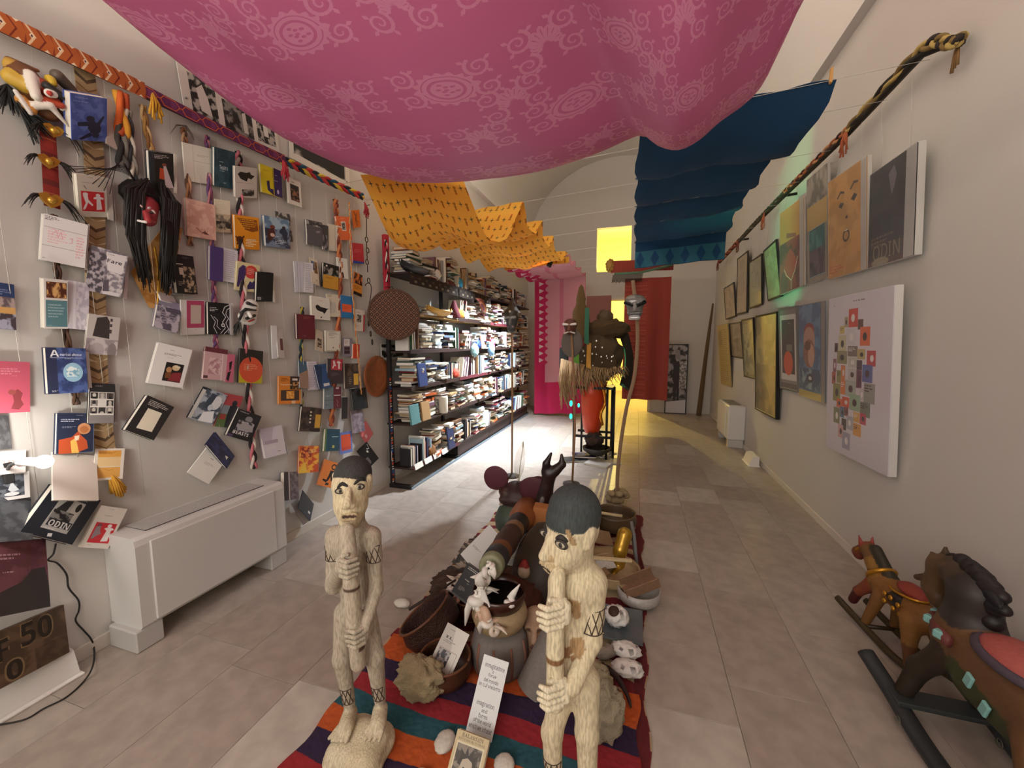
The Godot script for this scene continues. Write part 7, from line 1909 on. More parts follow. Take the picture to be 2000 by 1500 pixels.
	for k in [["green_mouth", "8a8c6e", [[0.02, 0.03], [0.016, 0.0], [0.05, -0.004], [0.057, 0.006], [0.058, 0.05]]], ["black_band", "26262a", [[0.058, 0.05], [0.061, 0.06], [0.061, 0.15], [0.058, 0.16]]], ["striped_band", "7a4a26", [[0.058, 0.16], [0.06, 0.17], [0.056, 0.18], [0.061, 0.19], [0.057, 0.2], [0.06, 0.21], [0.058, 0.23]]],
		["carved_belly", "4a2c20", [[0.058, 0.23], [0.06, 0.26], [0.066, 0.36], [0.062, 0.46], [0.066, 0.5], [0.06, 0.53]]], ["tan_band", "8a6440", [[0.06, 0.53], [0.063, 0.55], [0.063, 0.6], [0.06, 0.62]]], ["black_band", "1c1c1e", [[0.06, 0.62], [0.065, 0.64], [0.07, 0.76], [0.068, 0.78]]], ["orange_flare", "9a5a2c", [[0.068, 0.78], [0.076, 0.82], [0.088, 0.9], [0.092, L], [0.0, L]]]]:
		var pm := part(t, k[0], lathe(k[2], 26), mat(k[1], 0.5, 0.0, 8.0, 0.8 if k[0] == "carved_belly" else 0.0))
		pm.basis = q
	part(t, "hole", lathe([[0.0, 0.028], [0.02, 0.03], [0.018, 0.001], [0.0, 0.02]], 16), mat("0a0908", 0.9)).basis = q
	# monster mask, ear, feather, claw
	t = thing("monster_mask", "dark carved monster head with gaping teeth, red ears and a pale feather", "mask", V(-0.887, 0.216, -2.950))
	part(t, "head", body([[V(0, 0.06, 0), 0.13, V(0, -0.04, 0.02), 0.12, "35211e", 0.04, 0], [V(-0.08, 0.07, 0.1), 0.03, V(0.08, 0.07, 0.1), 0.03, "40272a", 0.02, 0], [V(-0.1, 0.03, 0.1), 0.012, V(0.1, 0.02, 0.1), 0.012, "b8a89c", 0.004, 0],
		[V(-0.06, -0.05, 0.12), 0.045, V(0.06, -0.05, 0.12), 0.045, "140c0c", 0.01, 1], [V(-0.07, -0.12, 0.08), 0.035, V(0.07, -0.12, 0.08), 0.035, "5a2c2a", 0.02, 0], [V(-0.09, 0.12, 0.06), 0.035, V(-0.07, 0.12, 0.08), 0.03, "442a26", 0.02, 0], [V(0.09, 0.12, 0.06), 0.035, V(0.07, 0.12, 0.08), 0.03, "442a26", 0.02, 0]], 0.008), vmat(0.5))
	for i in 6: part(t, "tooth", lathe([[0.0, -0.03], [0.006, -0.015], [0.009, 0.0], [0.0, 0.004]], 8), mat("c8c0b0", 0.4), V(-0.065 + 0.026 * i, -0.02, 0.135))
	for x in [-0.035, 0.035]: part(t, "white_bead", lump(4, V(0.016, 0.014, 0.014), 0.05, 1.0, 8), mat("e2ded6", 0.4), V(x, -0.085, 0.14))
	for s in [-1.0, 1.0]: part(t, "tusk", tube([V(s * 0.08, -0.04, 0.13), V(s * 0.11, -0.09, 0.14), V(s * 0.125, -0.14, 0.13)], [0.011, 0.009, 0.003], 8), mat("dcd6ca", 0.4))
	part(t, "red_ear", lump(3, V(0.105, 0.1, 0.012), 0.05, 1.0, 12), mat("5e2a36", 0.6), V(-0.17, 0.2, 0.0), V(0, 0.1, -0.5))
	part(t, "red_ear", lump(5, V(0.11, 0.11, 0.012), 0.05, 1.0, 12), mat("521f2a", 0.6), V(0.19, 0.13, -0.04), V(0, -0.2, 0.4))
	var fst := start(1)
	add_tube(fst, [V(0.02, 0.16, 0), V(0.03, 0.3, 0.0), V(0.06, 0.5, 0)], [0.004, 0.003, 0.001], 5)
	for i in 30:
		var u := i / 29.0
		var c := V(0.02 + 0.035 * u * u, 0.2 + 0.29 * u, 0)
		var w := 0.05 * sin(PI * (0.12 + 0.85 * u))
		for s in [-1.0, 1.0]: add_tube(fst, [c, c + V(s * w * 0.7, 0.016, 0.004), c + V(s * w, 0.034, 0)], [0.005, 0.005, 0.001], 4, 0.3)
	part(t, "feather", done(fst), mat("cfc4a6", 0.9))
	t = thing("claw_carving", "dark wooden arm with a pincer claw raised behind the nearer figure's head", "carving", V(-0.63, 0.05, -2.72))
	part(t, "arm", body([[V(-0.05, 0.0, 0), 0.07, V(-0.02, 0.22, 0), 0.06, "22181a", 0.03, 0], [V(-0.02, 0.22, 0), 0.06, V(0.04, 0.42, 0), 0.045, "2a1a1a", 0.02, 0], [V(0.04, 0.42, 0), 0.045, V(0.06, 0.52, 0), 0.05, "2e1c1a", 0.02, 0],
		[V(0.04, 0.54, 0), 0.04, V(0.04, 0.6, 0.02), 0.026, "26181a", 0.02, 0], [V(0.04, 0.6, 0.02), 0.026, V(0.075, 0.68, 0.02), 0.01, "26181a", 0.01, 0], [V(0.1, 0.55, 0), 0.04, V(0.15, 0.6, 0.0), 0.028, "2e1e1a", 0.02, 0], [V(0.15, 0.6, 0.0), 0.026, V(0.145, 0.67, 0.0), 0.01, "2e1e1a", 0.01, 0],
		[V(0.0, 0.25, 0.05), 0.018, V(0.02, 0.35, 0.045), 0.014, "6a6260", 0.006, 0], [V(-0.03, 0.1, 0.06), 0.02, V(-0.01, 0.17, 0.06), 0.016, "5a5250", 0.006, 0]], 0.008), vmat(0.4))
	part(t, "maroon_disc", lump(6, V(0.11, 0.1, 0.015), 0.05, 1.0, 12), mat("521f28", 0.6), V(-0.08, 0.36, -0.08))
	one("pot", "rounded greenish pot under the monster head", "pot", lathe([[0.0, 0.0], [0.09, 0.0], [0.14, 0.06], [0.15, 0.13], [0.12, 0.2], [0.08, 0.23], [0.0, 0.23]], 24), mat("4a5a4c", 0.5, 0.0, 5.0), V(-0.88, 0.02, -2.86))
	one("clay_dish", "brown dish standing on edge around the cylinder's flared end", "dish", lathe([[0.0, 0.0], [0.1, 0.005], [0.13, 0.025], [0.14, 0.03], [0.135, 0.04], [0.09, 0.018], [0.0, 0.012]], 28), mat("5a4234", 0.5, 0.0, 5.0), V(-0.765, 0.069, -2.700), V(PI / 2 - 0.3, 0, 0))
	# right-hand side of the rug
	t = thing("wide_bowl", "wide greenish-brown bowl at the back right corner of the rug", "bowl", V(-0.13, 0.02, -3.16))
	part(t, "body", lathe(sized.call(bowl, 0.17, 0.17), 32), mat("5c4a34", 0.4, 0.0, 5.0))
	part(t, "pale_stick", tube([V(-0.22, 0.2, 0.0), V(-0.1, 0.165, 0.1), V(0.06, 0.16, 0.1)], 0.012, 7), mat("c8b48c", 0.7))
	one("green_bottle", "dark green bottle between the nearer figure's head and the wide bowl", "bottle", lathe([[0.0, 0.0], [0.06, 0.0], [0.065, 0.16], [0.05, 0.22], [0.03, 0.25], [0.03, 0.3], [0.0, 0.3]], 20), mat("2a3a30", 0.25), V(-0.3, 0.02, -2.95))
	one("gold_foot", "gilded carved foot standing among wood scraps", "carving", body([[V(0, 0.02, 0.02), 0.055, V(0.01, 0.14, 0), 0.05, "b08a30", 0.03, 0], [V(0.01, 0.14, 0), 0.05, V(0.04, 0.25, -0.05), 0.06, "b48e34", 0.03, 0], [V(0, 0.0, 0.06), 0.035, V(-0.03, 0.0, 0.12), 0.03, "a07c28", 0.02, 0]], 0.009), vmat(0.3, 0.6), V(-0.075, 0.03, -2.6)).scale = Vector3.ONE * 0.82
	one("grey_slate", "grey slab leaning at the rug's right edge by the gilded foot", "slab", box(V(0.02, 0.22, 0.2), 0.004), mat("77797c", 0.6), V(0.02, 0.135, -2.75), V(0, 0.1, 0.12))
	one("orange_box", "small orange cardboard box behind the glass tank", "box", box(V(0.17, 0.14, 0.1), 0.003), mat("b87844", 0.8), V(-0.57, 0.31, -2.6), V(0, 0.1, -0.08))
	one("wooden_crate", "worn brown wooden crate hidden beneath the orange box", "crate", box(V(0.34, 0.2, 0.3), 0.006), mat("3a2a20", 0.8, 0.0, 5.0), V(-0.55, 0.125, -2.62))
	var tank := thing("glass_tank", "little clear tank filled with broken white shells behind the dark oval bowl", "tank", V(-0.62, 0.13, -2.32))
	var gm := StandardMaterial3D.new()
	gm.albedo_color = Color(0.9, 0.97, 0.95, 0.15)
	gm.transparency = BaseMaterial3D.TRANSPARENCY_ALPHA
	gm.roughness = 0.06
	part(tank, "walls", boxes([[0, 0.07, 0.08, 0.22, 0.14, 0.004], [0, 0.07, -0.08, 0.22, 0.14, 0.004], [0.11, 0.07, 0, 0.004, 0.14, 0.16], [-0.11, 0.07, 0, 0.004, 0.14, 0.16]]), gm)
	part(tank, "floor_plate", box(V(0.22, 0.006, 0.16)), mat("d8d8d4", 0.4))
	var sh := start(1)
	for i in 40: sh.append_from(shell_mesh[i % 3], 0, Transform3D(Basis.from_euler(V(i, i * 2.0, i * 0.7)), V(-0.08 + 0.16 * fmod(i * 0.618, 1.0), 0.03 + 0.02 * (i % 3), -0.055 + 0.11 * fmod(i * 0.377, 1.0))))
	metas(part(tank, "broken_shells", done(sh), mat("b8ac9c", 0.6)), "", "", "", "stuff")
	one("support_block", "dark wooden block that props up the glass tank", "block", box(V(0.26, 0.11, 0.2), 0.005), mat("3c241c", 0.7, 0.0, 5.0), V(-0.62, 0.07, -2.32))
	rows = []
	for i in 13:
		var u := i / 12.0
		var row := []
		for j in 11:
			var v := j / 10.0 * 2.0 - 1.0
			var w := sqrt(maxf(0.0, 1.0 - pow(u * 2.0 - 1.0, 2.0))) * 0.15 + 0.006
			row.append(V(v * w, (u - 0.5) * 0.52, -0.07 * (1.0 - v * v) * sin(u * PI)))
		rows.append(row)
	one("oval_bowl", "large dark oval wooden bowl standing on edge left of the nearer figure's face", "bowl", sheet(rows, 0.016), mat("3c2e22", 0.5, 0.0, 5.0), V(-0.47, 0.26, -2.05), V(-0.35, 0.1, -0.25))
	one("red_doll", "small red-capped clay doll between the carved cylinder and the oval bowl", "figure", body([[V(0, 0.04, 0), 0.04, V(0, 0.12, 0), 0.035, "6a2420", 0.02, 0], [V(0, 0.2, 0), 0.035, V(0, 0.21, 0), 0.034, "c0a890", 0.02, 0], [V(0, 0.235, -0.005), 0.03, V(0, 0.25, -0.01), 0.02, "8a2420", 0.006, 0]], 0.007), vmat(0.6), V(-0.57, 0.02, -2.05))
	one("reddish_cloth", "reddish brown crumpled cloth under the carved cylinder", "cloth", lump(41, V(0.16, 0.09, 0.26), 0.6, 3.0), mat("5a3022", 0.9, 0.0, 5.0), V(-0.62, 0.09, -1.98))
	one("leather_scrap", "brown leather scrap at the rug's left edge beside the shell bowl", "leather", lump(42, V(0.1, 0.05, 0.12), 0.7, 3.0), mat("3e2a20", 0.6), V(-1.03, 0.07, -2.05))
	one("leather_scrap", "grey-brown folded scrap farther along the rug's left edge", "leather", lump(43, V(0.1, 0.04, 0.1), 0.8, 3.0), mat("6a5a4c", 0.7), V(-1.02, 0.06, -2.52))
	for k in [["broad brown wood offcut lying across the pile by the gilded foot", V(-0.25, 0.17, -2.7), V(0.26, 0.014, 0.13), "8a7052", V(0.3, 0.3, -0.25)], ["pale wood offcut under the broad brown one", V(-0.22, 0.1, -2.62), V(0.26, 0.02, 0.1), "a08862", V(0.1, -0.2, 0.1)], ["thin cream lath over the oval dish", V(-0.12, 0.16, -2.44), V(0.26, 0.014, 0.03), "d8c49a", V(0, 0.1, 0.03)], ["short brown offcut poking from the oval dish", V(-0.2, 0.12, -2.28), V(0.18, 0.03, 0.06), "7a5c3c", V(0.1, 0.5, 0.3)], ["white paper scrap among the wood offcuts", V(-0.2, 0.08, -2.52), V(0.2, 0.004, 0.14), "d4d4d0", V(0.1, 0.4, 0.08)]]:
		one("wood_offcut" if "paper" not in k[0] else "paper_scrap", k[0], "wood" if "paper" not in k[0] else "paper", box(k[2], 0.003), mat(k[3], 0.8, 0.0, 5.0), k[1], k[4])
	one("cream_dish", "long cream wooden dish lying behind the white tin", "dish", lathe(sized.call(bowl, 0.17, 0.11), 28), mat("a8906c", 0.6, 0.0, 5.0), V(-0.1, 0.025, -2.44))
	t = thing("white_tin", "worn white oval tin holding a pointed wooden box, at the rug's right edge", "tin", V(0.05, 0.02, -2.3))
	part(t, "body", lathe([[0.0, 0.0], [0.1, 0.0], [0.118, 0.02], [0.12, 0.075], [0.113, 0.075], [0.11, 0.02], [0.0, 0.008]], 28), mat("b8b4b0", 0.5, 0.2, 6.0))
	one("pointed_box", "open pointed wooden box leaning in the white tin", "box", boxes([[0, 0, 0, 0.2, 0.012, 0.1], [0, 0.03, 0.05, 0.2, 0.06, 0.008], [0, 0.03, -0.05, 0.2, 0.06, 0.008]], 0.002), mat("8a6a50", 0.7, 0.0, 5.0), V(0.06, 0.11, -2.28), V(0.1, 0.4, 0.35))
	t = thing("square_plate", "grey square glazed plate on the rug's right side", "plate", V(-0.06, 0.03, -2.02))
	rows = []
	for i in 9:
		var row := []
		for j in 9:
			var u := j / 4.0 - 1.0
			var v := i / 4.0 - 1.0
			row.append(V(u * 0.13, 0.022 * maxf(absf(u), absf(v)) * maxf(absf(u), absf(v)), v * 0.13))
		rows.append(row)
	part(t, "dish", sheet(rows, 0.008), mat("5c6468", 0.2))
	t = thing("cow_vessel", "small round black and white spotted vessel with a brown mouth on the grey plate", "vessel", V(-0.06, 0.085, -2.02))
	var spotted := func(s: Vector3, sd: int):
		var sm := Image.create(96, 96, false, Image.FORMAT_RGB8)
		draw(sm, Rect2i(0, 0, 96, 96), "B e4e2de|P 1c1a1a 10 20 30 12 36 30 20 40|P 1c1a1a 60 50 84 46 78 70 58 66|P 1c1a1a 40 76 56 80 44 94|P 1c1a1a 78 12 92 20 86 34 74 26")
		var mm := picture(sm, 0.35)
		mm.uv1_triplanar = true
		mm.uv1_scale = Vector3.ONE * 9.0
		return [lump(sd, s, 0.35, 2.5), mm]
	var sp: Array = spotted.call(V(0.06, 0.05, 0.055), 51)
	part(t, "body", sp[0], sp[1])
	part(t, "mouth", lump(2, V(0.028, 0.012, 0.028), 0.05, 1.0, 10), mat("3c2618", 0.7), V(-0.015, 0.042, 0.025), V(0.5, 0, 0.2))
	for k in [["black and white painted fragment like a small animal head, upper one", V(-0.01, 0.05, -1.84), V(0.07, 0.025, 0.05), 52], ["black and white painted fragment marked with dark strokes, lower one", V(0.0, 0.05, -1.73), V(0.07, 0.03, 0.045), 53]]:
		sp = spotted.call(k[2], k[3])
		one("painted_fragment", k[0], "fragment", sp[0], sp[1], k[1])
	for k in [["grey shard with raised fingers, left of the painted fragments", V(-0.1, 0.045, -1.8), "8a8074", V(0.05, 0.03, 0.03)], ["broad grey-pink shard by the nearer figure's hip", V(-0.14, 0.04, -1.62), "8a7468", V(0.05, 0.02, 0.07)], ["flat pinkish shard nearest the coral stone", V(-0.07, 0.035, -1.58), "9a8478", V(0.05, 0.01, 0.04)], ["little white bone lying between the shards", V(-0.1, 0.04, -1.7), "d8d4cc", V(0.025, 0.012, 0.014)]]:
		one("shard" if "bone" not in k[0] else "bone", k[0], "shard" if "bone" not in k[0] else "bone", lump(int(k[1].z * -100), k[3], 0.5, 3.0, 8), mat(k[2], 0.7), k[1], V(0.2, 0.4, 0.1))
	one("dark_twig", "dark gnarled twig on the dark red stripe", "twig", tube(spline([V(-0.08, 0.02, -0.08), V(-0.02, 0.03, -0.03), V(0.03, 0.02, 0.04), V(0.05, 0.01, 0.09)], 4), [0.014, 0.012, 0.016, 0.012, 0.013, 0.01, 0.012, 0.01, 0.009, 0.008, 0.008, 0.006, 0.004], 7), mat("30201c", 0.7), V(-0.03, 0.025, -1.64))
	# rough stones
	for k in [["rough yellowish coral stone behind the nearer figure's legs", V(-0.09, 0.11, -1.42), V(0.08, 0.1, 0.075), 61, "f0e2c0", 0.4], ["second lump of the yellowish coral, higher and behind", V(-0.12, 0.15, -1.5), V(0.065, 0.075, 0.055), 62, "ead8b0", 0.4], ["rough ochre stone behind the farther figure's base", V(-0.83, 0.1, -1.36), V(0.105, 0.085, 0.07), 63, "ead2a4", 0.4]]:
		one("rough_stone", k[0], "stone", lump(k[3], k[2], k[5], 2.4, 26), mat(k[4], 0.9, 0.0, 12.0, 2.5), k[1])
	for k in [["smooth white oval stone on the teal and orange stripes", V(-0.635, 0.034, -1.2), V(0.036, 0.018, 0.046), 71], ["round pitted white stone right of the engraved book", V(-0.4, 0.034, -1.19), V(0.036, 0.018, 0.036), 72], ["white stone cut by the lower edge, left of the engraved book", V(-0.655, 0.034, -1.06), V(0.036, 0.02, 0.032), 73], ["pale stone on the tiles left of the shell bowl", V(-1.24, 0.02, -1.86), V(0.05, 0.02, 0.03), 74]]:
		one("white_stone", k[0], "stone", lump(k[3], k[2], 0.12, 2.0, 14), mat("d6d0c4", 0.7, 0.0, 10.0), k[1])

# ------------------------------------------------------------------ carved figures
func fist(out: Array, c: Vector3, u: Vector3, up: Vector3, front: Vector3, s: float, hex: String, dir: float):
	# a hand round a staff: palm, four fingers laid across its front, a thumb above
	out.append([c - u * dir * s * 1.6 + up * s * 1.0, s * 0.85, c - u * dir * s * 1.6 - up * s * 1.1, s * 0.8, hex, s * 0.4, 0])
	for i in 4:
		var y := up * s * (1.5 - 1.04 * i)
		var l: float = [1.5, 1.8, 1.7, 1.35][i]
		out.append([c - u * dir * s * 1.5 + y + front * s * 0.9, s * 0.46, c - u * dir * s * 0.1 + y + front * s * 1.95, s * 0.45, hex, 0.0015, 0])
		out.append([c - u * dir * s * 0.1 + y + front * s * 1.95, s * 0.45, c + u * dir * s * l + y + front * s * 1.0, s * 0.34, hex, 0.0012, 0])
	out.append([c - u * dir * s * 1.4 + up * s * 1.9, s * 0.46, c - u * dir * s * 0.1 + up * s * 2.6 + front * s * 1.3, s * 0.38, hex, s * 0.2, 0])

func cross_hatch(st: SurfaceTool, a: Vector3, b: Vector3, r: float, bones: Array):
	# incised dark lines: a lattice between two rings round a limb's front
	for i in 4:
		for flip in [false, true]:
			var p := []
			for k in 7:
				var t := k / 6.0
				var an := -1.35 + 0.675 * (i + (1.0 - t if flip else t))
				var d := V(sin(an), 0, cos(an))
				p.append(on_skin(bones, a.lerp(b, t) + d * (r - 0.1), d))
			add_tube(st, p, 0.0016, 5)
	for q in [a, b]:
		var p := []
		for k in 15:
			var an := -1.35 + 2.7 * k / 14.0
			var d := V(sin(an), 0, cos(an))
			p.append(on_skin(bones, q + d * (r - 0.1), d))
		add_tube(st, p, 0.0017, 5)

func face_marks(t: Node3D, bones: Array, o: Vector3, dir: Vector3, eyes: Array, brows: Array, big: float):
	var q := Basis.looking_at(-dir)
	for e in eyes:
		var p := on_skin(bones, e, dir) - o
		var ey := part(t, "eye", lump(3, V(0.0135, 0.0085, 0.0035) * big, 0.0, 1.0, 10), mat("332d28", 0.7), p)
		ey.basis = q
		part(ey, "eye_white", lump(3, V(0.0105, 0.006, 0.0035) * big, 0.0, 1.0, 10), mat("a89f8a", 0.6), V(0, 0, 0.0012))
		part(ey, "pupil", lump(3, V(0.0055, 0.0052, 0.0035) * big, 0.0, 1.0, 8), mat("2a2420", 0.5), V(0.001, 0, 0.0022))
	for br in brows:
		var p := []
		for k in spline(br, 5): p.append(on_skin(bones, k, dir) - o)
		part(t, "brow", tube(p, [0.002, 0.003, 0.004, 0.0045, 0.005, 0.0055, 0.005, 0.0045, 0.004, 0.003, 0.002].map(func(x): return x * big), 6), mat("2a2623", 0.75))

func statues():
	var skin := "e2d4b4"
	var wood: StandardMaterial3D = vmat(0.75, 0.0, 7.0).duplicate()
	wood.albedo_texture = streak_tex
	wood.uv1_scale = V(4.5, 0.9, 4.5)
	# farther figure, facing the viewer
	var w := "bdb2a2"
	var b := []
	var g := []
	b.append([V(-0.938, 0.891, -1.120), 0.04, V(-0.938, 0.816, -1.120), 0.05, w, 0.02, 0])
	b.append([V(-1.000, 0.807, -1.120), 0.04, V(-0.877, 0.825, -1.120), 0.04, w, 0.03, 0])
	b.append([V(-0.948, 0.786, -1.120), 0.062, V(-0.942, 0.643, -1.120), 0.046, w, 0.03, 0, V(0, 0, 1), 0.8])
	b.append([V(-0.942, 0.643, -1.120), 0.046, V(-0.942, 0.535, -1.120), 0.056, w, 0.03, 0, V(0, 0, 1), 0.85])
	b.append([V(-0.983, 0.524, -1.120), 0.042, V(-0.993, 0.358, -1.100), 0.031, w, 0.02, 0])
	b.append([V(-0.993, 0.358, -1.100), 0.031, V(-0.986, 0.158, -1.120), 0.021, w, 0.015, 0])
	b.append([V(-0.907, 0.540, -1.120), 0.044, V(-0.851, 0.400, -1.100), 0.032, w, 0.02, 0])
	b.append([V(-0.851, 0.400, -1.100), 0.032, V(-0.851, 0.218, -1.120), 0.021, w, 0.015, 0])
	for k in [[V(-0.985, 0.122, -1.120), V(-0.962, 0.129, -1.070)], [V(-0.851, 0.177, -1.120), V(-0.825, 0.179, -1.070)]]:
		b.append([k[0], 0.026, k[1] + V(0, -0.004, 0), 0.028, "d2c7ae", 0.015, 0])
		for i in 5:
			var x := (i - 2) * 0.013
			b.append([k[1] + V(x, -0.008, 0.012), 0.008, k[1] + V(x * 1.25, -0.016, 0.05 - 0.004 * absf(i - 1)), 0.0068, "d4c9b0", 0.003, 0])
	# arms: the left one bent up to the flute, the right one reaching down it
	b.append([V(-1.006, 0.818, -1.110), 0.034, V(-1.010, 0.700, -1.100), 0.025, w, 0.015, 0])
	b.append([V(-1.010, 0.700, -1.100), 0.026, V(-0.996, 0.645, -1.080), 0.026, w, 0.01, 0])
	b.append([V(-0.995, 0.657, -1.080), 0.026, V(-0.886, 0.782, -1.000), 0.022, w, 0.015, 0])
	b.append([V(-0.855, 0.837, -1.110), 0.034, V(-0.836, 0.768, -1.100), 0.024, w, 0.015, 0])
	b.append([V(-0.836, 0.768, -1.100), 0.024, V(-0.827, 0.664, -1.090), 0.022, w, 0.01, 0])
	b.append([V(-0.827, 0.664, -1.090), 0.022, V(-0.825, 0.574, -1.020), 0.02, w, 0.012, 0])
	fist(g, V(-0.855, 0.798, -1.000), V(0.86, 0, -0.5), V(0, 1, 0), V(0.5, 0, 0.86), 0.0165, w, 1.0)
	fist(g, V(-0.849, 0.556, -1.010), V(0.86, 0, -0.5), V(0, 1, 0), V(0.5, 0, 0.86), 0.0165, w, -1.0)
	# flute
	b.append([V(-0.877, 0.898, -1.020), 0.024, V(-0.854, 0.784, -1.000), 0.026, "c2b7a6", 0.004, 0])
	b.append([V(-0.854, 0.784, -1.000), 0.025, V(-0.856, 0.593, -1.010), 0.027, "c2b7a6", 0.003, 0])
	b.append([V(-0.856, 0.593, -1.010), 0.024, V(-0.863, 0.429, -1.030), 0.026, "c2b7a6", 0.004, 0])
	for p in [V(-0.853, 0.722, -1.000), V(-0.860, 0.499, -1.020)]: b.append([p + V(-0.03, 0, 0), 0.029, p + V(0.03, 0, 0), 0.029, "5a4638", 0.0, 2, V(0, 1, 0), 0.09])
	for y in [1168, 1176, 1184]: b.append([V(-0.959, 0.600, -1.075) + V(0, (1176 - y) * 0.0017, 0), 0.003, V(-0.929, 0.607, -1.060) + V(0, (1176 - y) * 0.0017, 0), 0.003, "6a5a4a", 0.0, 1])
	var h := []
	h.append([V(-0.926, 1.050, -1.120), 0.062, V(-0.921, 1.030, -1.110), 0.06, "3b3d3d", 0.02, 0])
	h.append([V(-0.920, 1.012, -1.100), 0.062, V(-0.917, 0.952, -1.090), 0.052, skin, 0.02, 0])
	h.append([V(-0.917, 0.952, -1.090), 0.05, V(-0.915, 0.908, -1.080), 0.036, skin, 0.02, 0])
	h.append([V(-0.942, 0.909, -1.120), 0.045, V(-0.937, 0.835, -1.120), 0.042, w, 0.02, 0])
	h.append([V(-0.885, 1.023, -1.045), 0.008, V(-0.869, 0.987, -1.018), 0.013, skin, 0.01, 0])
	h.append([V(-0.895, 0.970, -1.030), 0.009, V(-0.859, 0.978, -1.030), 0.009, skin, 0.008, 0])
	h.append([V(-0.904, 0.933, -1.045), 0.009, V(-0.863, 0.941, -1.045), 0.009, "c8b592", 0.006, 0])
	h.append([V(-0.908, 0.920, -1.045), 0.007, V(-0.864, 0.928, -1.045), 0.007, "c8b592", 0.006, 0])
	h.append([V(-0.906, 0.931, -1.035), 0.003, V(-0.847, 0.941, -1.035), 0.003, "4a3428", 0.0, 1])
	for s in [[717, 938, 1.0], [656, 940, -1.0]]: h.append([V(-0.932, 1.025, -1.120) + V(s[2] * 0.062, 0.01, 0), 0.018, V(-0.933, 1.003, -1.120) + V(s[2] * 0.06, 0, 0), 0.014, skin, 0.008, 0])
	h.append([V(-0.859, 1.077, -1.055), 0.003, V(-0.839, 1.025, -1.040), 0.002, "8a7a68", 0.0, 2])
	h.append([V(-0.875, 1.106, -1.070), 0.004, V(-0.859, 1.077, -1.055), 0.003, "d8ccb4", 0.0, 2])
	figure("carved pale wooden man playing a long flute, standing farther left on the rug", b, g, h, V(-0.905, 0.088, -1.080), wood, V(0.5, 0.12, 0.86).normalized(), [V(-0.920, 1.017, -1.050), V(-0.851, 1.030, -1.050)], [[V(-0.930, 1.025, -1.050), V(-0.913, 1.041, -1.050), V(-0.891, 1.033, -1.050)], [V(-0.870, 1.038, -1.050), V(-0.850, 1.054, -1.050), V(-0.834, 1.047, -1.050)]], [[V(-1.014, 0.786, -1.110), V(-1.008, 0.739, -1.100), 0.03], [V(-0.847, 0.816, -1.110), V(-0.834, 0.764, -1.100), 0.03], [V(-0.985, 0.240, -1.110), V(-0.987, 0.176, -1.120), 0.025], [V(-0.850, 0.285, -1.110), V(-0.851, 0.228, -1.120), 0.025]], 1.25)
	# nearer figure, face turned to the left
	w = "dccfb2"
	b = []
	g = []
	b.append([V(-0.130, 0.929, -1.000), 0.038, V(-0.132, 0.883, -1.000), 0.046, w, 0.02, 0])
	b.append([V(-0.170, 0.869, -1.000), 0.036, V(-0.100, 0.882, -1.000), 0.042, w, 0.03, 0])
	b.append([V(-0.137, 0.854, -1.000), 0.056, V(-0.140, 0.722, -1.000), 0.042, w, 0.03, 0])
	b.append([V(-0.140, 0.722, -1.000), 0.042, V(-0.135, 0.596, -1.000), 0.05, w, 0.03, 0])
	b.append([V(-0.159, 0.591, -0.990), 0.036, V(-0.191, 0.438, -0.980), 0.028, w, 0.02, 0])
	b.append([V(-0.191, 0.438, -0.980), 0.028, V(-0.185, 0.223, -0.990), 0.022, w, 0.015, 0])
	b.append([V(-0.104, 0.597, -1.000), 0.038, V(-0.098, 0.457, -0.990), 0.03, w, 0.02, 0])
	b.append([V(-0.098, 0.457, -0.990), 0.03, V(-0.092, 0.258, -0.990), 0.023, w, 0.015, 0])
	for x in [1082, 1148]:
		var f: Vector3 = (V(-0.185, 0.158, -0.990) if x == 1082 else V(-0.091, 0.195, -0.990))
		b.append([f + V(0, 0, 0), 0.026, f + V(-0.03, -0.02, 0.05), 0.026, w, 0.015, 0])
		for i in 5: b.append([f + V(-0.05 + 0.012 * i, -0.03, 0.06), 0.008, f + V(-0.064 + 0.014 * i, -0.036, 0.1), 0.007, w, 0.003, 0])
	b.append([V(-0.092, 0.876, -1.000), 0.036, V(-0.089, 0.791, -0.990), 0.028, w, 0.015, 0])
	b.append([V(-0.089, 0.791, -0.990), 0.027, V(-0.089, 0.734, -0.980), 0.025, w, 0.01, 0])
	b.append([V(-0.089, 0.734, -0.980), 0.025, V(-0.129, 0.646, -0.920), 0.022, w, 0.012, 0])
	b.append([V(-0.175, 0.861, -1.000), 0.03, V(-0.190, 0.783, -0.970), 0.024, w, 0.015, 0])
	fist(g, V(-0.174, 0.844, -0.905), V(-1, 0, 0.3), V(0, 1, 0), V(-0.4, 0, 0.9), 0.0165, "e8dec6", 1.0)
	fist(g, V(-0.171, 0.634, -0.905), V(-1, 0, 0.3), V(0, 1, 0), V(-0.4, 0, 0.9), 0.0165, "e8dec6", 1.0)
	b.append([V(-0.170, 0.934, -0.925), 0.019, V(-0.171, 0.836, -0.910), 0.021, "e2d6b8", 0.004, 0])
	b.append([V(-0.171, 0.836, -0.910), 0.021, V(-0.172, 0.724, -0.910), 0.023, "e2d6b8", 0.003, 0])
	b.append([V(-0.172, 0.724, -0.910), 0.021, V(-0.173, 0.589, -0.920), 0.024, "e2d6b8", 0.004, 0])
	b.append([V(-0.172, 0.724, -0.910) + V(-0.03, 0, 0), 0.026, V(-0.172, 0.724, -0.910) + V(0.03, 0, 0), 0.026, "8a6440", 0.0, 2, V(0, 1, 0), 0.2])
	for i in 4: b.append([V(-0.159, 0.679, -0.955) + V(0, i * 0.009, 0), 0.003, V(-0.131, 0.700, -0.945) + V(0, i * 0.009, 0), 0.003, "a07858", 0.0, 1])
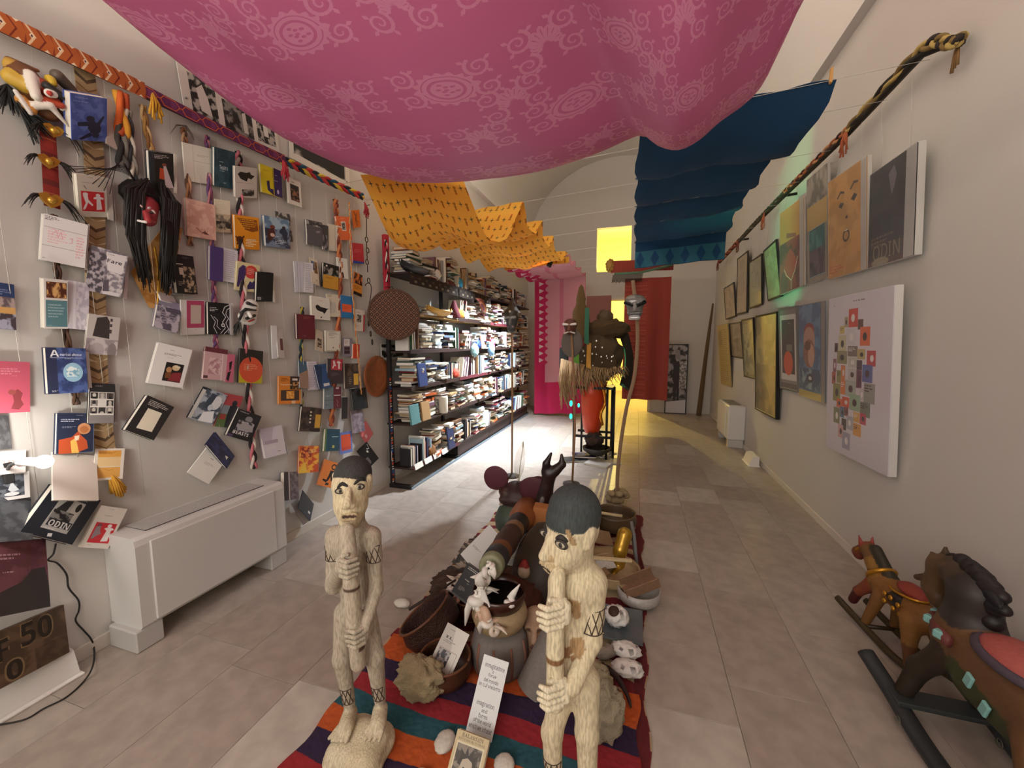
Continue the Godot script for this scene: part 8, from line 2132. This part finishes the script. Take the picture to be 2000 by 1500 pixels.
	for k in [[V(-0.134, 0.847, -0.945), 0.012], [V(-0.123, 0.731, -0.955), 0.016], [V(-0.106, 0.683, -0.950), 0.01]]: b.append([k[0], k[1], k[0] + V(0.01, -0.03, 0), k[1] * 0.6, "b08f68", 0.0, 2])
	h = []
	# the head's axis points left and forward
	var c: Vector3 = V(-0.146, 1.026, -0.990)
	var fw := V(-0.72, -0.02, 0.69)
	var sd := V(0.69, 0, 0.72)
	h.append([c + V(0.004, 0.045, -0.004), 0.068, c + V(0.0, 0.03, 0.0), 0.066, "3c4445", 0.02, 0])
	h.append([c + V(0, 0.0, 0), 0.066, c + fw * 0.015 + V(0, -0.04, 0), 0.056, w, 0.02, 0])
	h.append([c + fw * 0.02 + V(0, -0.04, 0), 0.05, c + fw * 0.045 + V(0, -0.088, 0), 0.03, w, 0.02, 0])
	h.append([c + V(0.008, -0.05, -0.01), 0.045, V(-0.129, 0.898, -1.000), 0.04, w, 0.02, 0])
	h.append([c + fw * 0.066 + V(0, -0.01, 0), 0.009, c + fw * 0.085 + V(0, -0.055, 0), 0.014, w, 0.012, 0])
	h.append([c + fw * 0.074 + V(0, -0.058, 0) + sd * 0.012, 0.008, c + fw * 0.074 + V(0, -0.058, 0) - sd * 0.012, 0.008, "c8b28c", 0.006, 0])
	h.append([c + fw * 0.072 + V(0, -0.082, 0) + sd * 0.022, 0.009, c + fw * 0.08 + V(0, -0.082, 0) - sd * 0.016, 0.009, "cbb995", 0.008, 0])
	h.append([c + fw * 0.066 + V(0, -0.096, 0) + sd * 0.018, 0.008, c + fw * 0.07 + V(0, -0.096, 0) - sd * 0.014, 0.008, "cbb995", 0.008, 0])
	h.append([c + fw * 0.07 + V(0, -0.089, 0) + sd * 0.036, 0.003, c + fw * 0.09 + V(0, -0.089, 0) - sd * 0.02, 0.003, "2a201a", 0.0, 1])
	h.append([c + sd * 0.066 + V(0.0, 0.01, -0.01), 0.018, c + sd * 0.062 + V(0, -0.02, -0.005), 0.013, w, 0.008, 0])
	h.append([c + fw * 0.05 + sd * 0.03 + V(0, 0.018, 0), 0.005, c + fw * 0.046 + sd * 0.034 + V(0, 0.032, 0), 0.004, "e8e2d2", 0.0, 2])
	h.append([c + fw * 0.045 + sd * 0.045 + V(0, 0.022, 0), 0.004, c + fw * 0.035 + sd * 0.056 + V(0, -0.01, 0), 0.003, "a88c6a", 0.0, 2])
	var e1: Vector3 = c + fw * 0.052 + sd * 0.034 + V(0, -0.014, 0)
	var e2: Vector3 = c + fw * 0.052 - sd * 0.034 + V(0, -0.014, 0)
	var al := sd * 0.01
	figure("carved cream wooden man holding a flute, face turned left, nearest on the rug", b, g, h, V(-0.15, 0.03, -0.97), wood, (fw + sd * 0.4).normalized(), [e1, e2], [[e1 - al * 1.6 + V(0, 0.01, 0), e1 + V(0, 0.019, 0), e1 + al * 1.6 + V(0, 0.009, 0)], [e2 + al * 1.6 + V(0, 0.01, 0), e2 + V(0, 0.019, 0), e2 - al * 1.6 + V(0, 0.009, 0)]], [[V(-0.090, 0.823, -0.995), V(-0.088, 0.762, -0.985), 0.031], [V(-0.188, 0.364, -0.980), V(-0.187, 0.298, -0.980), 0.029]], 1.45)

func figure(label: String, b: Array, g: Array, h: Array, at: Vector3, m: Material, dir: Vector3, eyes: Array, brows: Array, bands: Array, big: float):
	var o := V(at.x, 0.02, at.z)
	var t := thing("carved_figure", label, "statue", o)
	var st := start(1)
	blob(shift(b, o), 0.0052, st)
	blob(shift(g, o), 0.003, st)
	blob(shift(h, o), 0.0034, st)
	part(t, "figure", done(st), m)
	face_marks(t, h, o, dir, eyes, brows, big)
	for k in bands:
		var bs := start(1)
		cross_hatch(bs, k[0] - o, k[1] - o, k[2], shift(b, o))
		part(t, "incised_band", done(bs), mat("4a3a30", 0.8))
	var low := 9.0
	for k in b: low = minf(low, k[2].y)
	var top := low - o.y - 0.012
	part(t, "base", body([[V(-0.05, top * 0.35, 0.05), 0.06, V(-0.05, top - 0.05, 0.05), 0.055, "dcd2b8", 0.05, 0], [V(0.05, top * 0.35, 0.05), 0.06, V(0.05, top - 0.05, 0.05), 0.055, "d8ccae", 0.05, 0], [V(-0.04, top * 0.35, -0.04), 0.06, V(-0.03, top - 0.04, -0.03), 0.05, "ddd2b6", 0.05, 0], [V(0.04, top * 0.35, -0.04), 0.06, V(0.04, top - 0.03, -0.03), 0.05, "d9ceb2", 0.05, 0],
		[V(0.0, top + 0.03, 0.12), 0.008, V(0.003, 0.0, 0.13), 0.012, "8a6a42", 0.01, 1], [V(0.003, top + 0.01, 0.11), 0.006, V(0.003, 0.0, 0.118), 0.01, "8a6a42", 0.0, 2]], 0.006), m)

# ------------------------------------------------------------------ rocking horses
func rocking_horses():
	var paint := vmat(0.55, 0.0, 8.0)
	# the bigger one, nearer
	var o := V(1.2, 0, -1.7)
	var t := thing("rocking_horse", "big brown rocking horse with black mane and pink saddle, nearest the viewer", "rocking horse", o)
	var br := "6a4a2c"
	var dk := "2f2a26"
	var b := [
		[V(0, 0.41, -0.1), 0.088, V(0, 0.4, 0.26), 0.1, br, 0.04, 0],
		[V(0, 0.4, -0.14), 0.085, V(1.200, 0.460, -1.810) - o, 0.08, "6a4a2c", 0.04, 0],
		[V(1.200, 0.483, -1.806) - o, 0.078, V(1.200, 0.593, -1.806) - o, 0.07, "332b29", 0.03, 0],
		[V(1.200, 0.593, -1.806) - o, 0.066, V(1.200, 0.632, -1.892) - o, 0.05, "43352a", 0.03, 0],
		[V(1.200, 0.632, -1.892) - o, 0.05, V(1.200, 0.603, -1.969) - o, 0.046, "5e462c", 0.02, 0],
		[V(1.200, 0.603, -1.969) - o, 0.046, V(1.200, 0.497, -1.999) - o, 0.04, "5e462c", 0.02, 0],
		[V(1.200, 0.497, -1.999) - o, 0.038, V(1.200, 0.462, -1.971) - o, 0.032, "553c24", 0.015, 0],
		[V(1.200, 0.462, -1.971) - o, 0.026, V(1.200, 0.466, -1.931) - o, 0.02, "4a3a20", 0.01, 0],
		[V(1.180, 0.612, -1.987) - o, 0.02, V(1.180, 0.647, -2.004) - o, 0.006, "5e462c", 0.01, 0],
		[V(1.220, 0.623, -1.996) - o, 0.022, V(1.220, 0.673, -2.000) - o, 0.007, "4a3826", 0.01, 0],
		[V(1.180, 0.556, -1.984) - o, 0.012, V(1.160, 0.513, -2.040) - o, 0.012, "4a3422", 0.006, 0],
		[V(0, 0.34, 0.0), 0.1, V(0, 0.33, 0.18), 0.09, "3c4224", 0.03, 0],
		[V(0, 0.4, -0.2), 0.05, V(0, 0.34, -0.17), 0.06, "7a5630", 0.03, 0]]
	for s in [-1.0, 1.0]:
		b.append([V(s * 0.06, 0.34, -0.1), 0.05, V(s * 0.09, 0.22, -0.18), 0.036, "33291f", 0.03, 0])
		b.append([V(s * 0.09, 0.22, -0.18), 0.036, V(s * 0.12, 0.09, -0.2), 0.03, "2c241c", 0.02, 0])
		b.append([V(s * 0.06, 0.34, 0.26), 0.056, V(s * 0.1, 0.22, 0.33), 0.038, br, 0.03, 0])
		b.append([V(s * 0.1, 0.22, 0.33), 0.036, V(s * 0.12, 0.09, 0.36), 0.03, "4a3422", 0.02, 0])
	part(t, "body", body(b, 0.0075), paint)
	var ms := start(1)
	for k in [[V(1.200, 0.663, -1.923), V(1.200, 0.673, -1.888), 0.024], [V(1.200, 0.679, -1.879), V(1.200, 0.671, -1.848), 0.028], [V(1.200, 0.676, -1.840), V(1.200, 0.673, -1.811), 0.03], [V(1.200, 0.673, -1.811), V(1.200, 0.668, -1.779), 0.03], [V(1.200, 0.663, -1.787), V(1.200, 0.654, -1.746), 0.03], [V(1.200, 0.645, -1.769), V(1.200, 0.641, -1.716), 0.03], [V(1.200, 0.610, -1.764), V(1.200, 0.602, -1.700), 0.026], [V(1.200, 0.571, -1.780), V(1.200, 0.588, -1.739), 0.04], [V(1.200, 0.512, -1.794), V(1.200, 0.535, -1.742), 0.045]]:
		blob([[k[0] - o, k[2], k[1] - o + V(0.01, 0, 0), k[2] * 0.75, "1e1b1b", 0.01, 0]], 0.008, ms)
	for k in [[V(1.200, 0.634, -1.735), V(1.180, 0.623, -1.678)], [V(1.200, 0.597, -1.740), V(1.200, 0.604, -1.690)]]: blob([[k[0] - o, 0.026, k[1] - o, 0.008, "1c1a1e", 0.01, 0]], 0.008, ms)
	part(t, "mane", done(ms), paint)
	part(t, "saddle", lump(81, V(0.085, 0.04, 0.13), 0.06, 1.5, 14), mat("b05a54", 0.7, 0.0, 8.0), V(0, 0.497, 0.11))
	part(t, "saddle_edge", tube(ring_path(V(0, 0.487, 0.11), V(0.09, 0, 0), V(0, 0, 0.135), 24), 0.016, 7), mat("4e4450", 0.8, 0.0, 10.0))
	part(t, "breast_strap", tube([V(0.08, 0.43, -0.16), V(0.02, 0.415, -0.235), V(-0.05, 0.42, -0.215), V(-0.09, 0.43, -0.12), V(-0.098, 0.43, -0.04)], 0.014, 7, 1.6), mat("6a3430", 0.6))
	for p in [V(-0.02, 0.42, -0.245), V(-0.075, 0.425, -0.185), V(-0.105, 0.432, -0.08)]: part(t, "turquoise_tile", box(V(0.028, 0.03, 0.03), 0.005), mat("7fb4b0", 0.5), p, V(0, 0.6, 0))
	for k in [V(-0.1, 0.37, 0.06), V(-0.1, 0.33, 0.13)]: part(t, "turquoise_tile", box(V(0.012, 0.05, 0.03), 0.004), mat("7fb4b0", 0.5), k, V(0.3, 0, 0))
	for s in [-1.0, 1.0]:
		var x: float = 0.15 * s
		part(t, "rocker", tube(spline([V(x - 0.03, 0.12, -0.36), V(x, 0.06, -0.22), V(x, 0.03, 0.0), V(x, 0.035, 0.3), V(x, 0.07, 0.55), V(x, 0.12, 0.7)], 4), 0.034, 10, 0.75), mat("2c3032", 0.5, 0.0, 8.0))
		for k in [[-0.1, 0.02], [0.16, 0.03]]:
			var sw := []
			for i in 22: sw.append(V(x - 0.036, 0.04 + cos(i * 0.5) * 0.001 * i, k[0] + sin(i * 0.5) * 0.001 * i))
			part(t, "painted_scroll", tube(sw, 0.0016, 4), mat("6a6a5c", 0.6))
	for z in [-0.18, 0.36]: part(t, "cross_board", box(V(0.34, 0.02, 0.09), 0.004), mat("34393a", 0.5, 0.0, 8.0), V(0, 0.075, z))
	# the smaller one, farther
	o = V(1.26, 0, -2.3)
	t = thing("rocking_horse", "small brown and gold rocking horse with red legs, farther along the right wall", "rocking horse", o)
	t.rotation.y = 0.12
	b = [
		[V(0, 0.27, -0.1), 0.06, V(0, 0.265, 0.15), 0.064, "7e5426", 0.03, 0],
		[V(0, 0.28, -0.12), 0.058, V(0, 0.35, -0.19), 0.042, "8a6228", 0.03, 0],
		[V(0, 0.35, -0.19), 0.04, V(-0.005, 0.39, -0.24), 0.034, "6a4a26", 0.02, 0],
		[V(-0.005, 0.395, -0.25), 0.032, V(-0.01, 0.34, -0.31), 0.026, "7a3a22", 0.015, 0],
		[V(-0.01, 0.34, -0.31), 0.026, V(-0.01, 0.325, -0.3), 0.024, "6a2c1e", 0.01, 0],
		[V(-0.03, 0.41, -0.26), 0.012, V(-0.035, 0.45, -0.275), 0.004, "8a3428", 0.006, 0],
		[V(0.015, 0.415, -0.25), 0.012, V(0.018, 0.455, -0.255), 0.004, "8a3428", 0.006, 0],
		[V(0.005, 0.41, -0.2), 0.026, V(0.005, 0.29, -0.06), 0.032, "2c2a1a", 0.015, 0],
		[V(0, 0.26, -0.17), 0.04, V(0, 0.25, -0.15), 0.045, "8a4026", 0.02, 0]]
	for s in [-1.0, 1.0]:
		b.append([V(s * 0.035, 0.24, -0.15), 0.034, V(s * 0.045, 0.16, -0.22), 0.024, "84402a", 0.02, 0])
		b.append([V(s * 0.045, 0.16, -0.22), 0.024, V(s * 0.05, 0.09, -0.25), 0.022, "4a1c18", 0.01, 0])
		b.append([V(s * 0.045, 0.24, 0.13), 0.044, V(s * 0.06, 0.14, 0.15), 0.026, "855a2a", 0.02, 0])
		b.append([V(s * 0.06, 0.14, 0.15), 0.026, V(s * 0.065, 0.05, 0.17), 0.02, "6a4422", 0.01, 0])
		b.append([V(s * 0.045, 0.23, -0.07), 0.03, V(s * 0.065, 0.05, -0.12), 0.019, "7a5228", 0.02, 0])
	part(t, "body", body(b, 0.006), paint)
	var gold := mat("c08a2c", 0.3, 0.75)
	part(t, "black_saddle", lump(82, V(0.072, 0.05, 0.085), 0.05, 1.5, 12), mat("211c1c", 0.4), V(0, 0.275, 0.04))
	part(t, "red_seat", lump(83, V(0.045, 0.03, 0.08), 0.1, 1.5, 12), mat("8a3428", 0.6), V(0.01, 0.335, 0.05))
	part(t, "gold_edge", tube(ring_path(V(0, 0.322, 0.04), V(0.055, 0, 0), V(0, 0.012, 0.09), 20), 0.006, 6), gold)
	part(t, "gold_collar", tube(ring_path(V(0, 0.31, -0.14), V(0.056, 0, 0), V(0, 0.045, 0.04), 20), 0.011, 6), gold)
	for p in [V(-0.07, 0.285, -0.005), V(-0.072, 0.25, 0.0), V(-0.074, 0.29, 0.04), V(-0.074, 0.25, 0.06), V(-0.07, 0.28, 0.08), V(-0.066, 0.24, 0.09)]: part(t, "gold_stud", lump(3, V(0.008, 0.012, 0.012), 0.05, 1.0, 8), gold, p)
	part(t, "gold_bridle", tube([V(-0.028, 0.41, -0.235), V(-0.036, 0.37, -0.28), V(-0.03, 0.335, -0.305)], 0.006, 6), gold)
	for s in [-1.0, 1.0]: part(t, "rocker", tube(spline([V(s * 0.07 - 0.04, 0.075, -0.28), V(s * 0.07 - 0.01, 0.035, -0.12), V(s * 0.07, 0.022, 0.05), V(s * 0.07, 0.032, 0.14), V(s * 0.07, 0.05, 0.22)], 4), 0.015, 8, 1.2), mat("3a2e16", 0.5))
	for z in [-0.1, 0.17]: part(t, "cross_bar", tube([V(-0.08, 0.04, z), V(0.08, 0.04, z)], 0.01, 6), mat("33230f", 0.5))
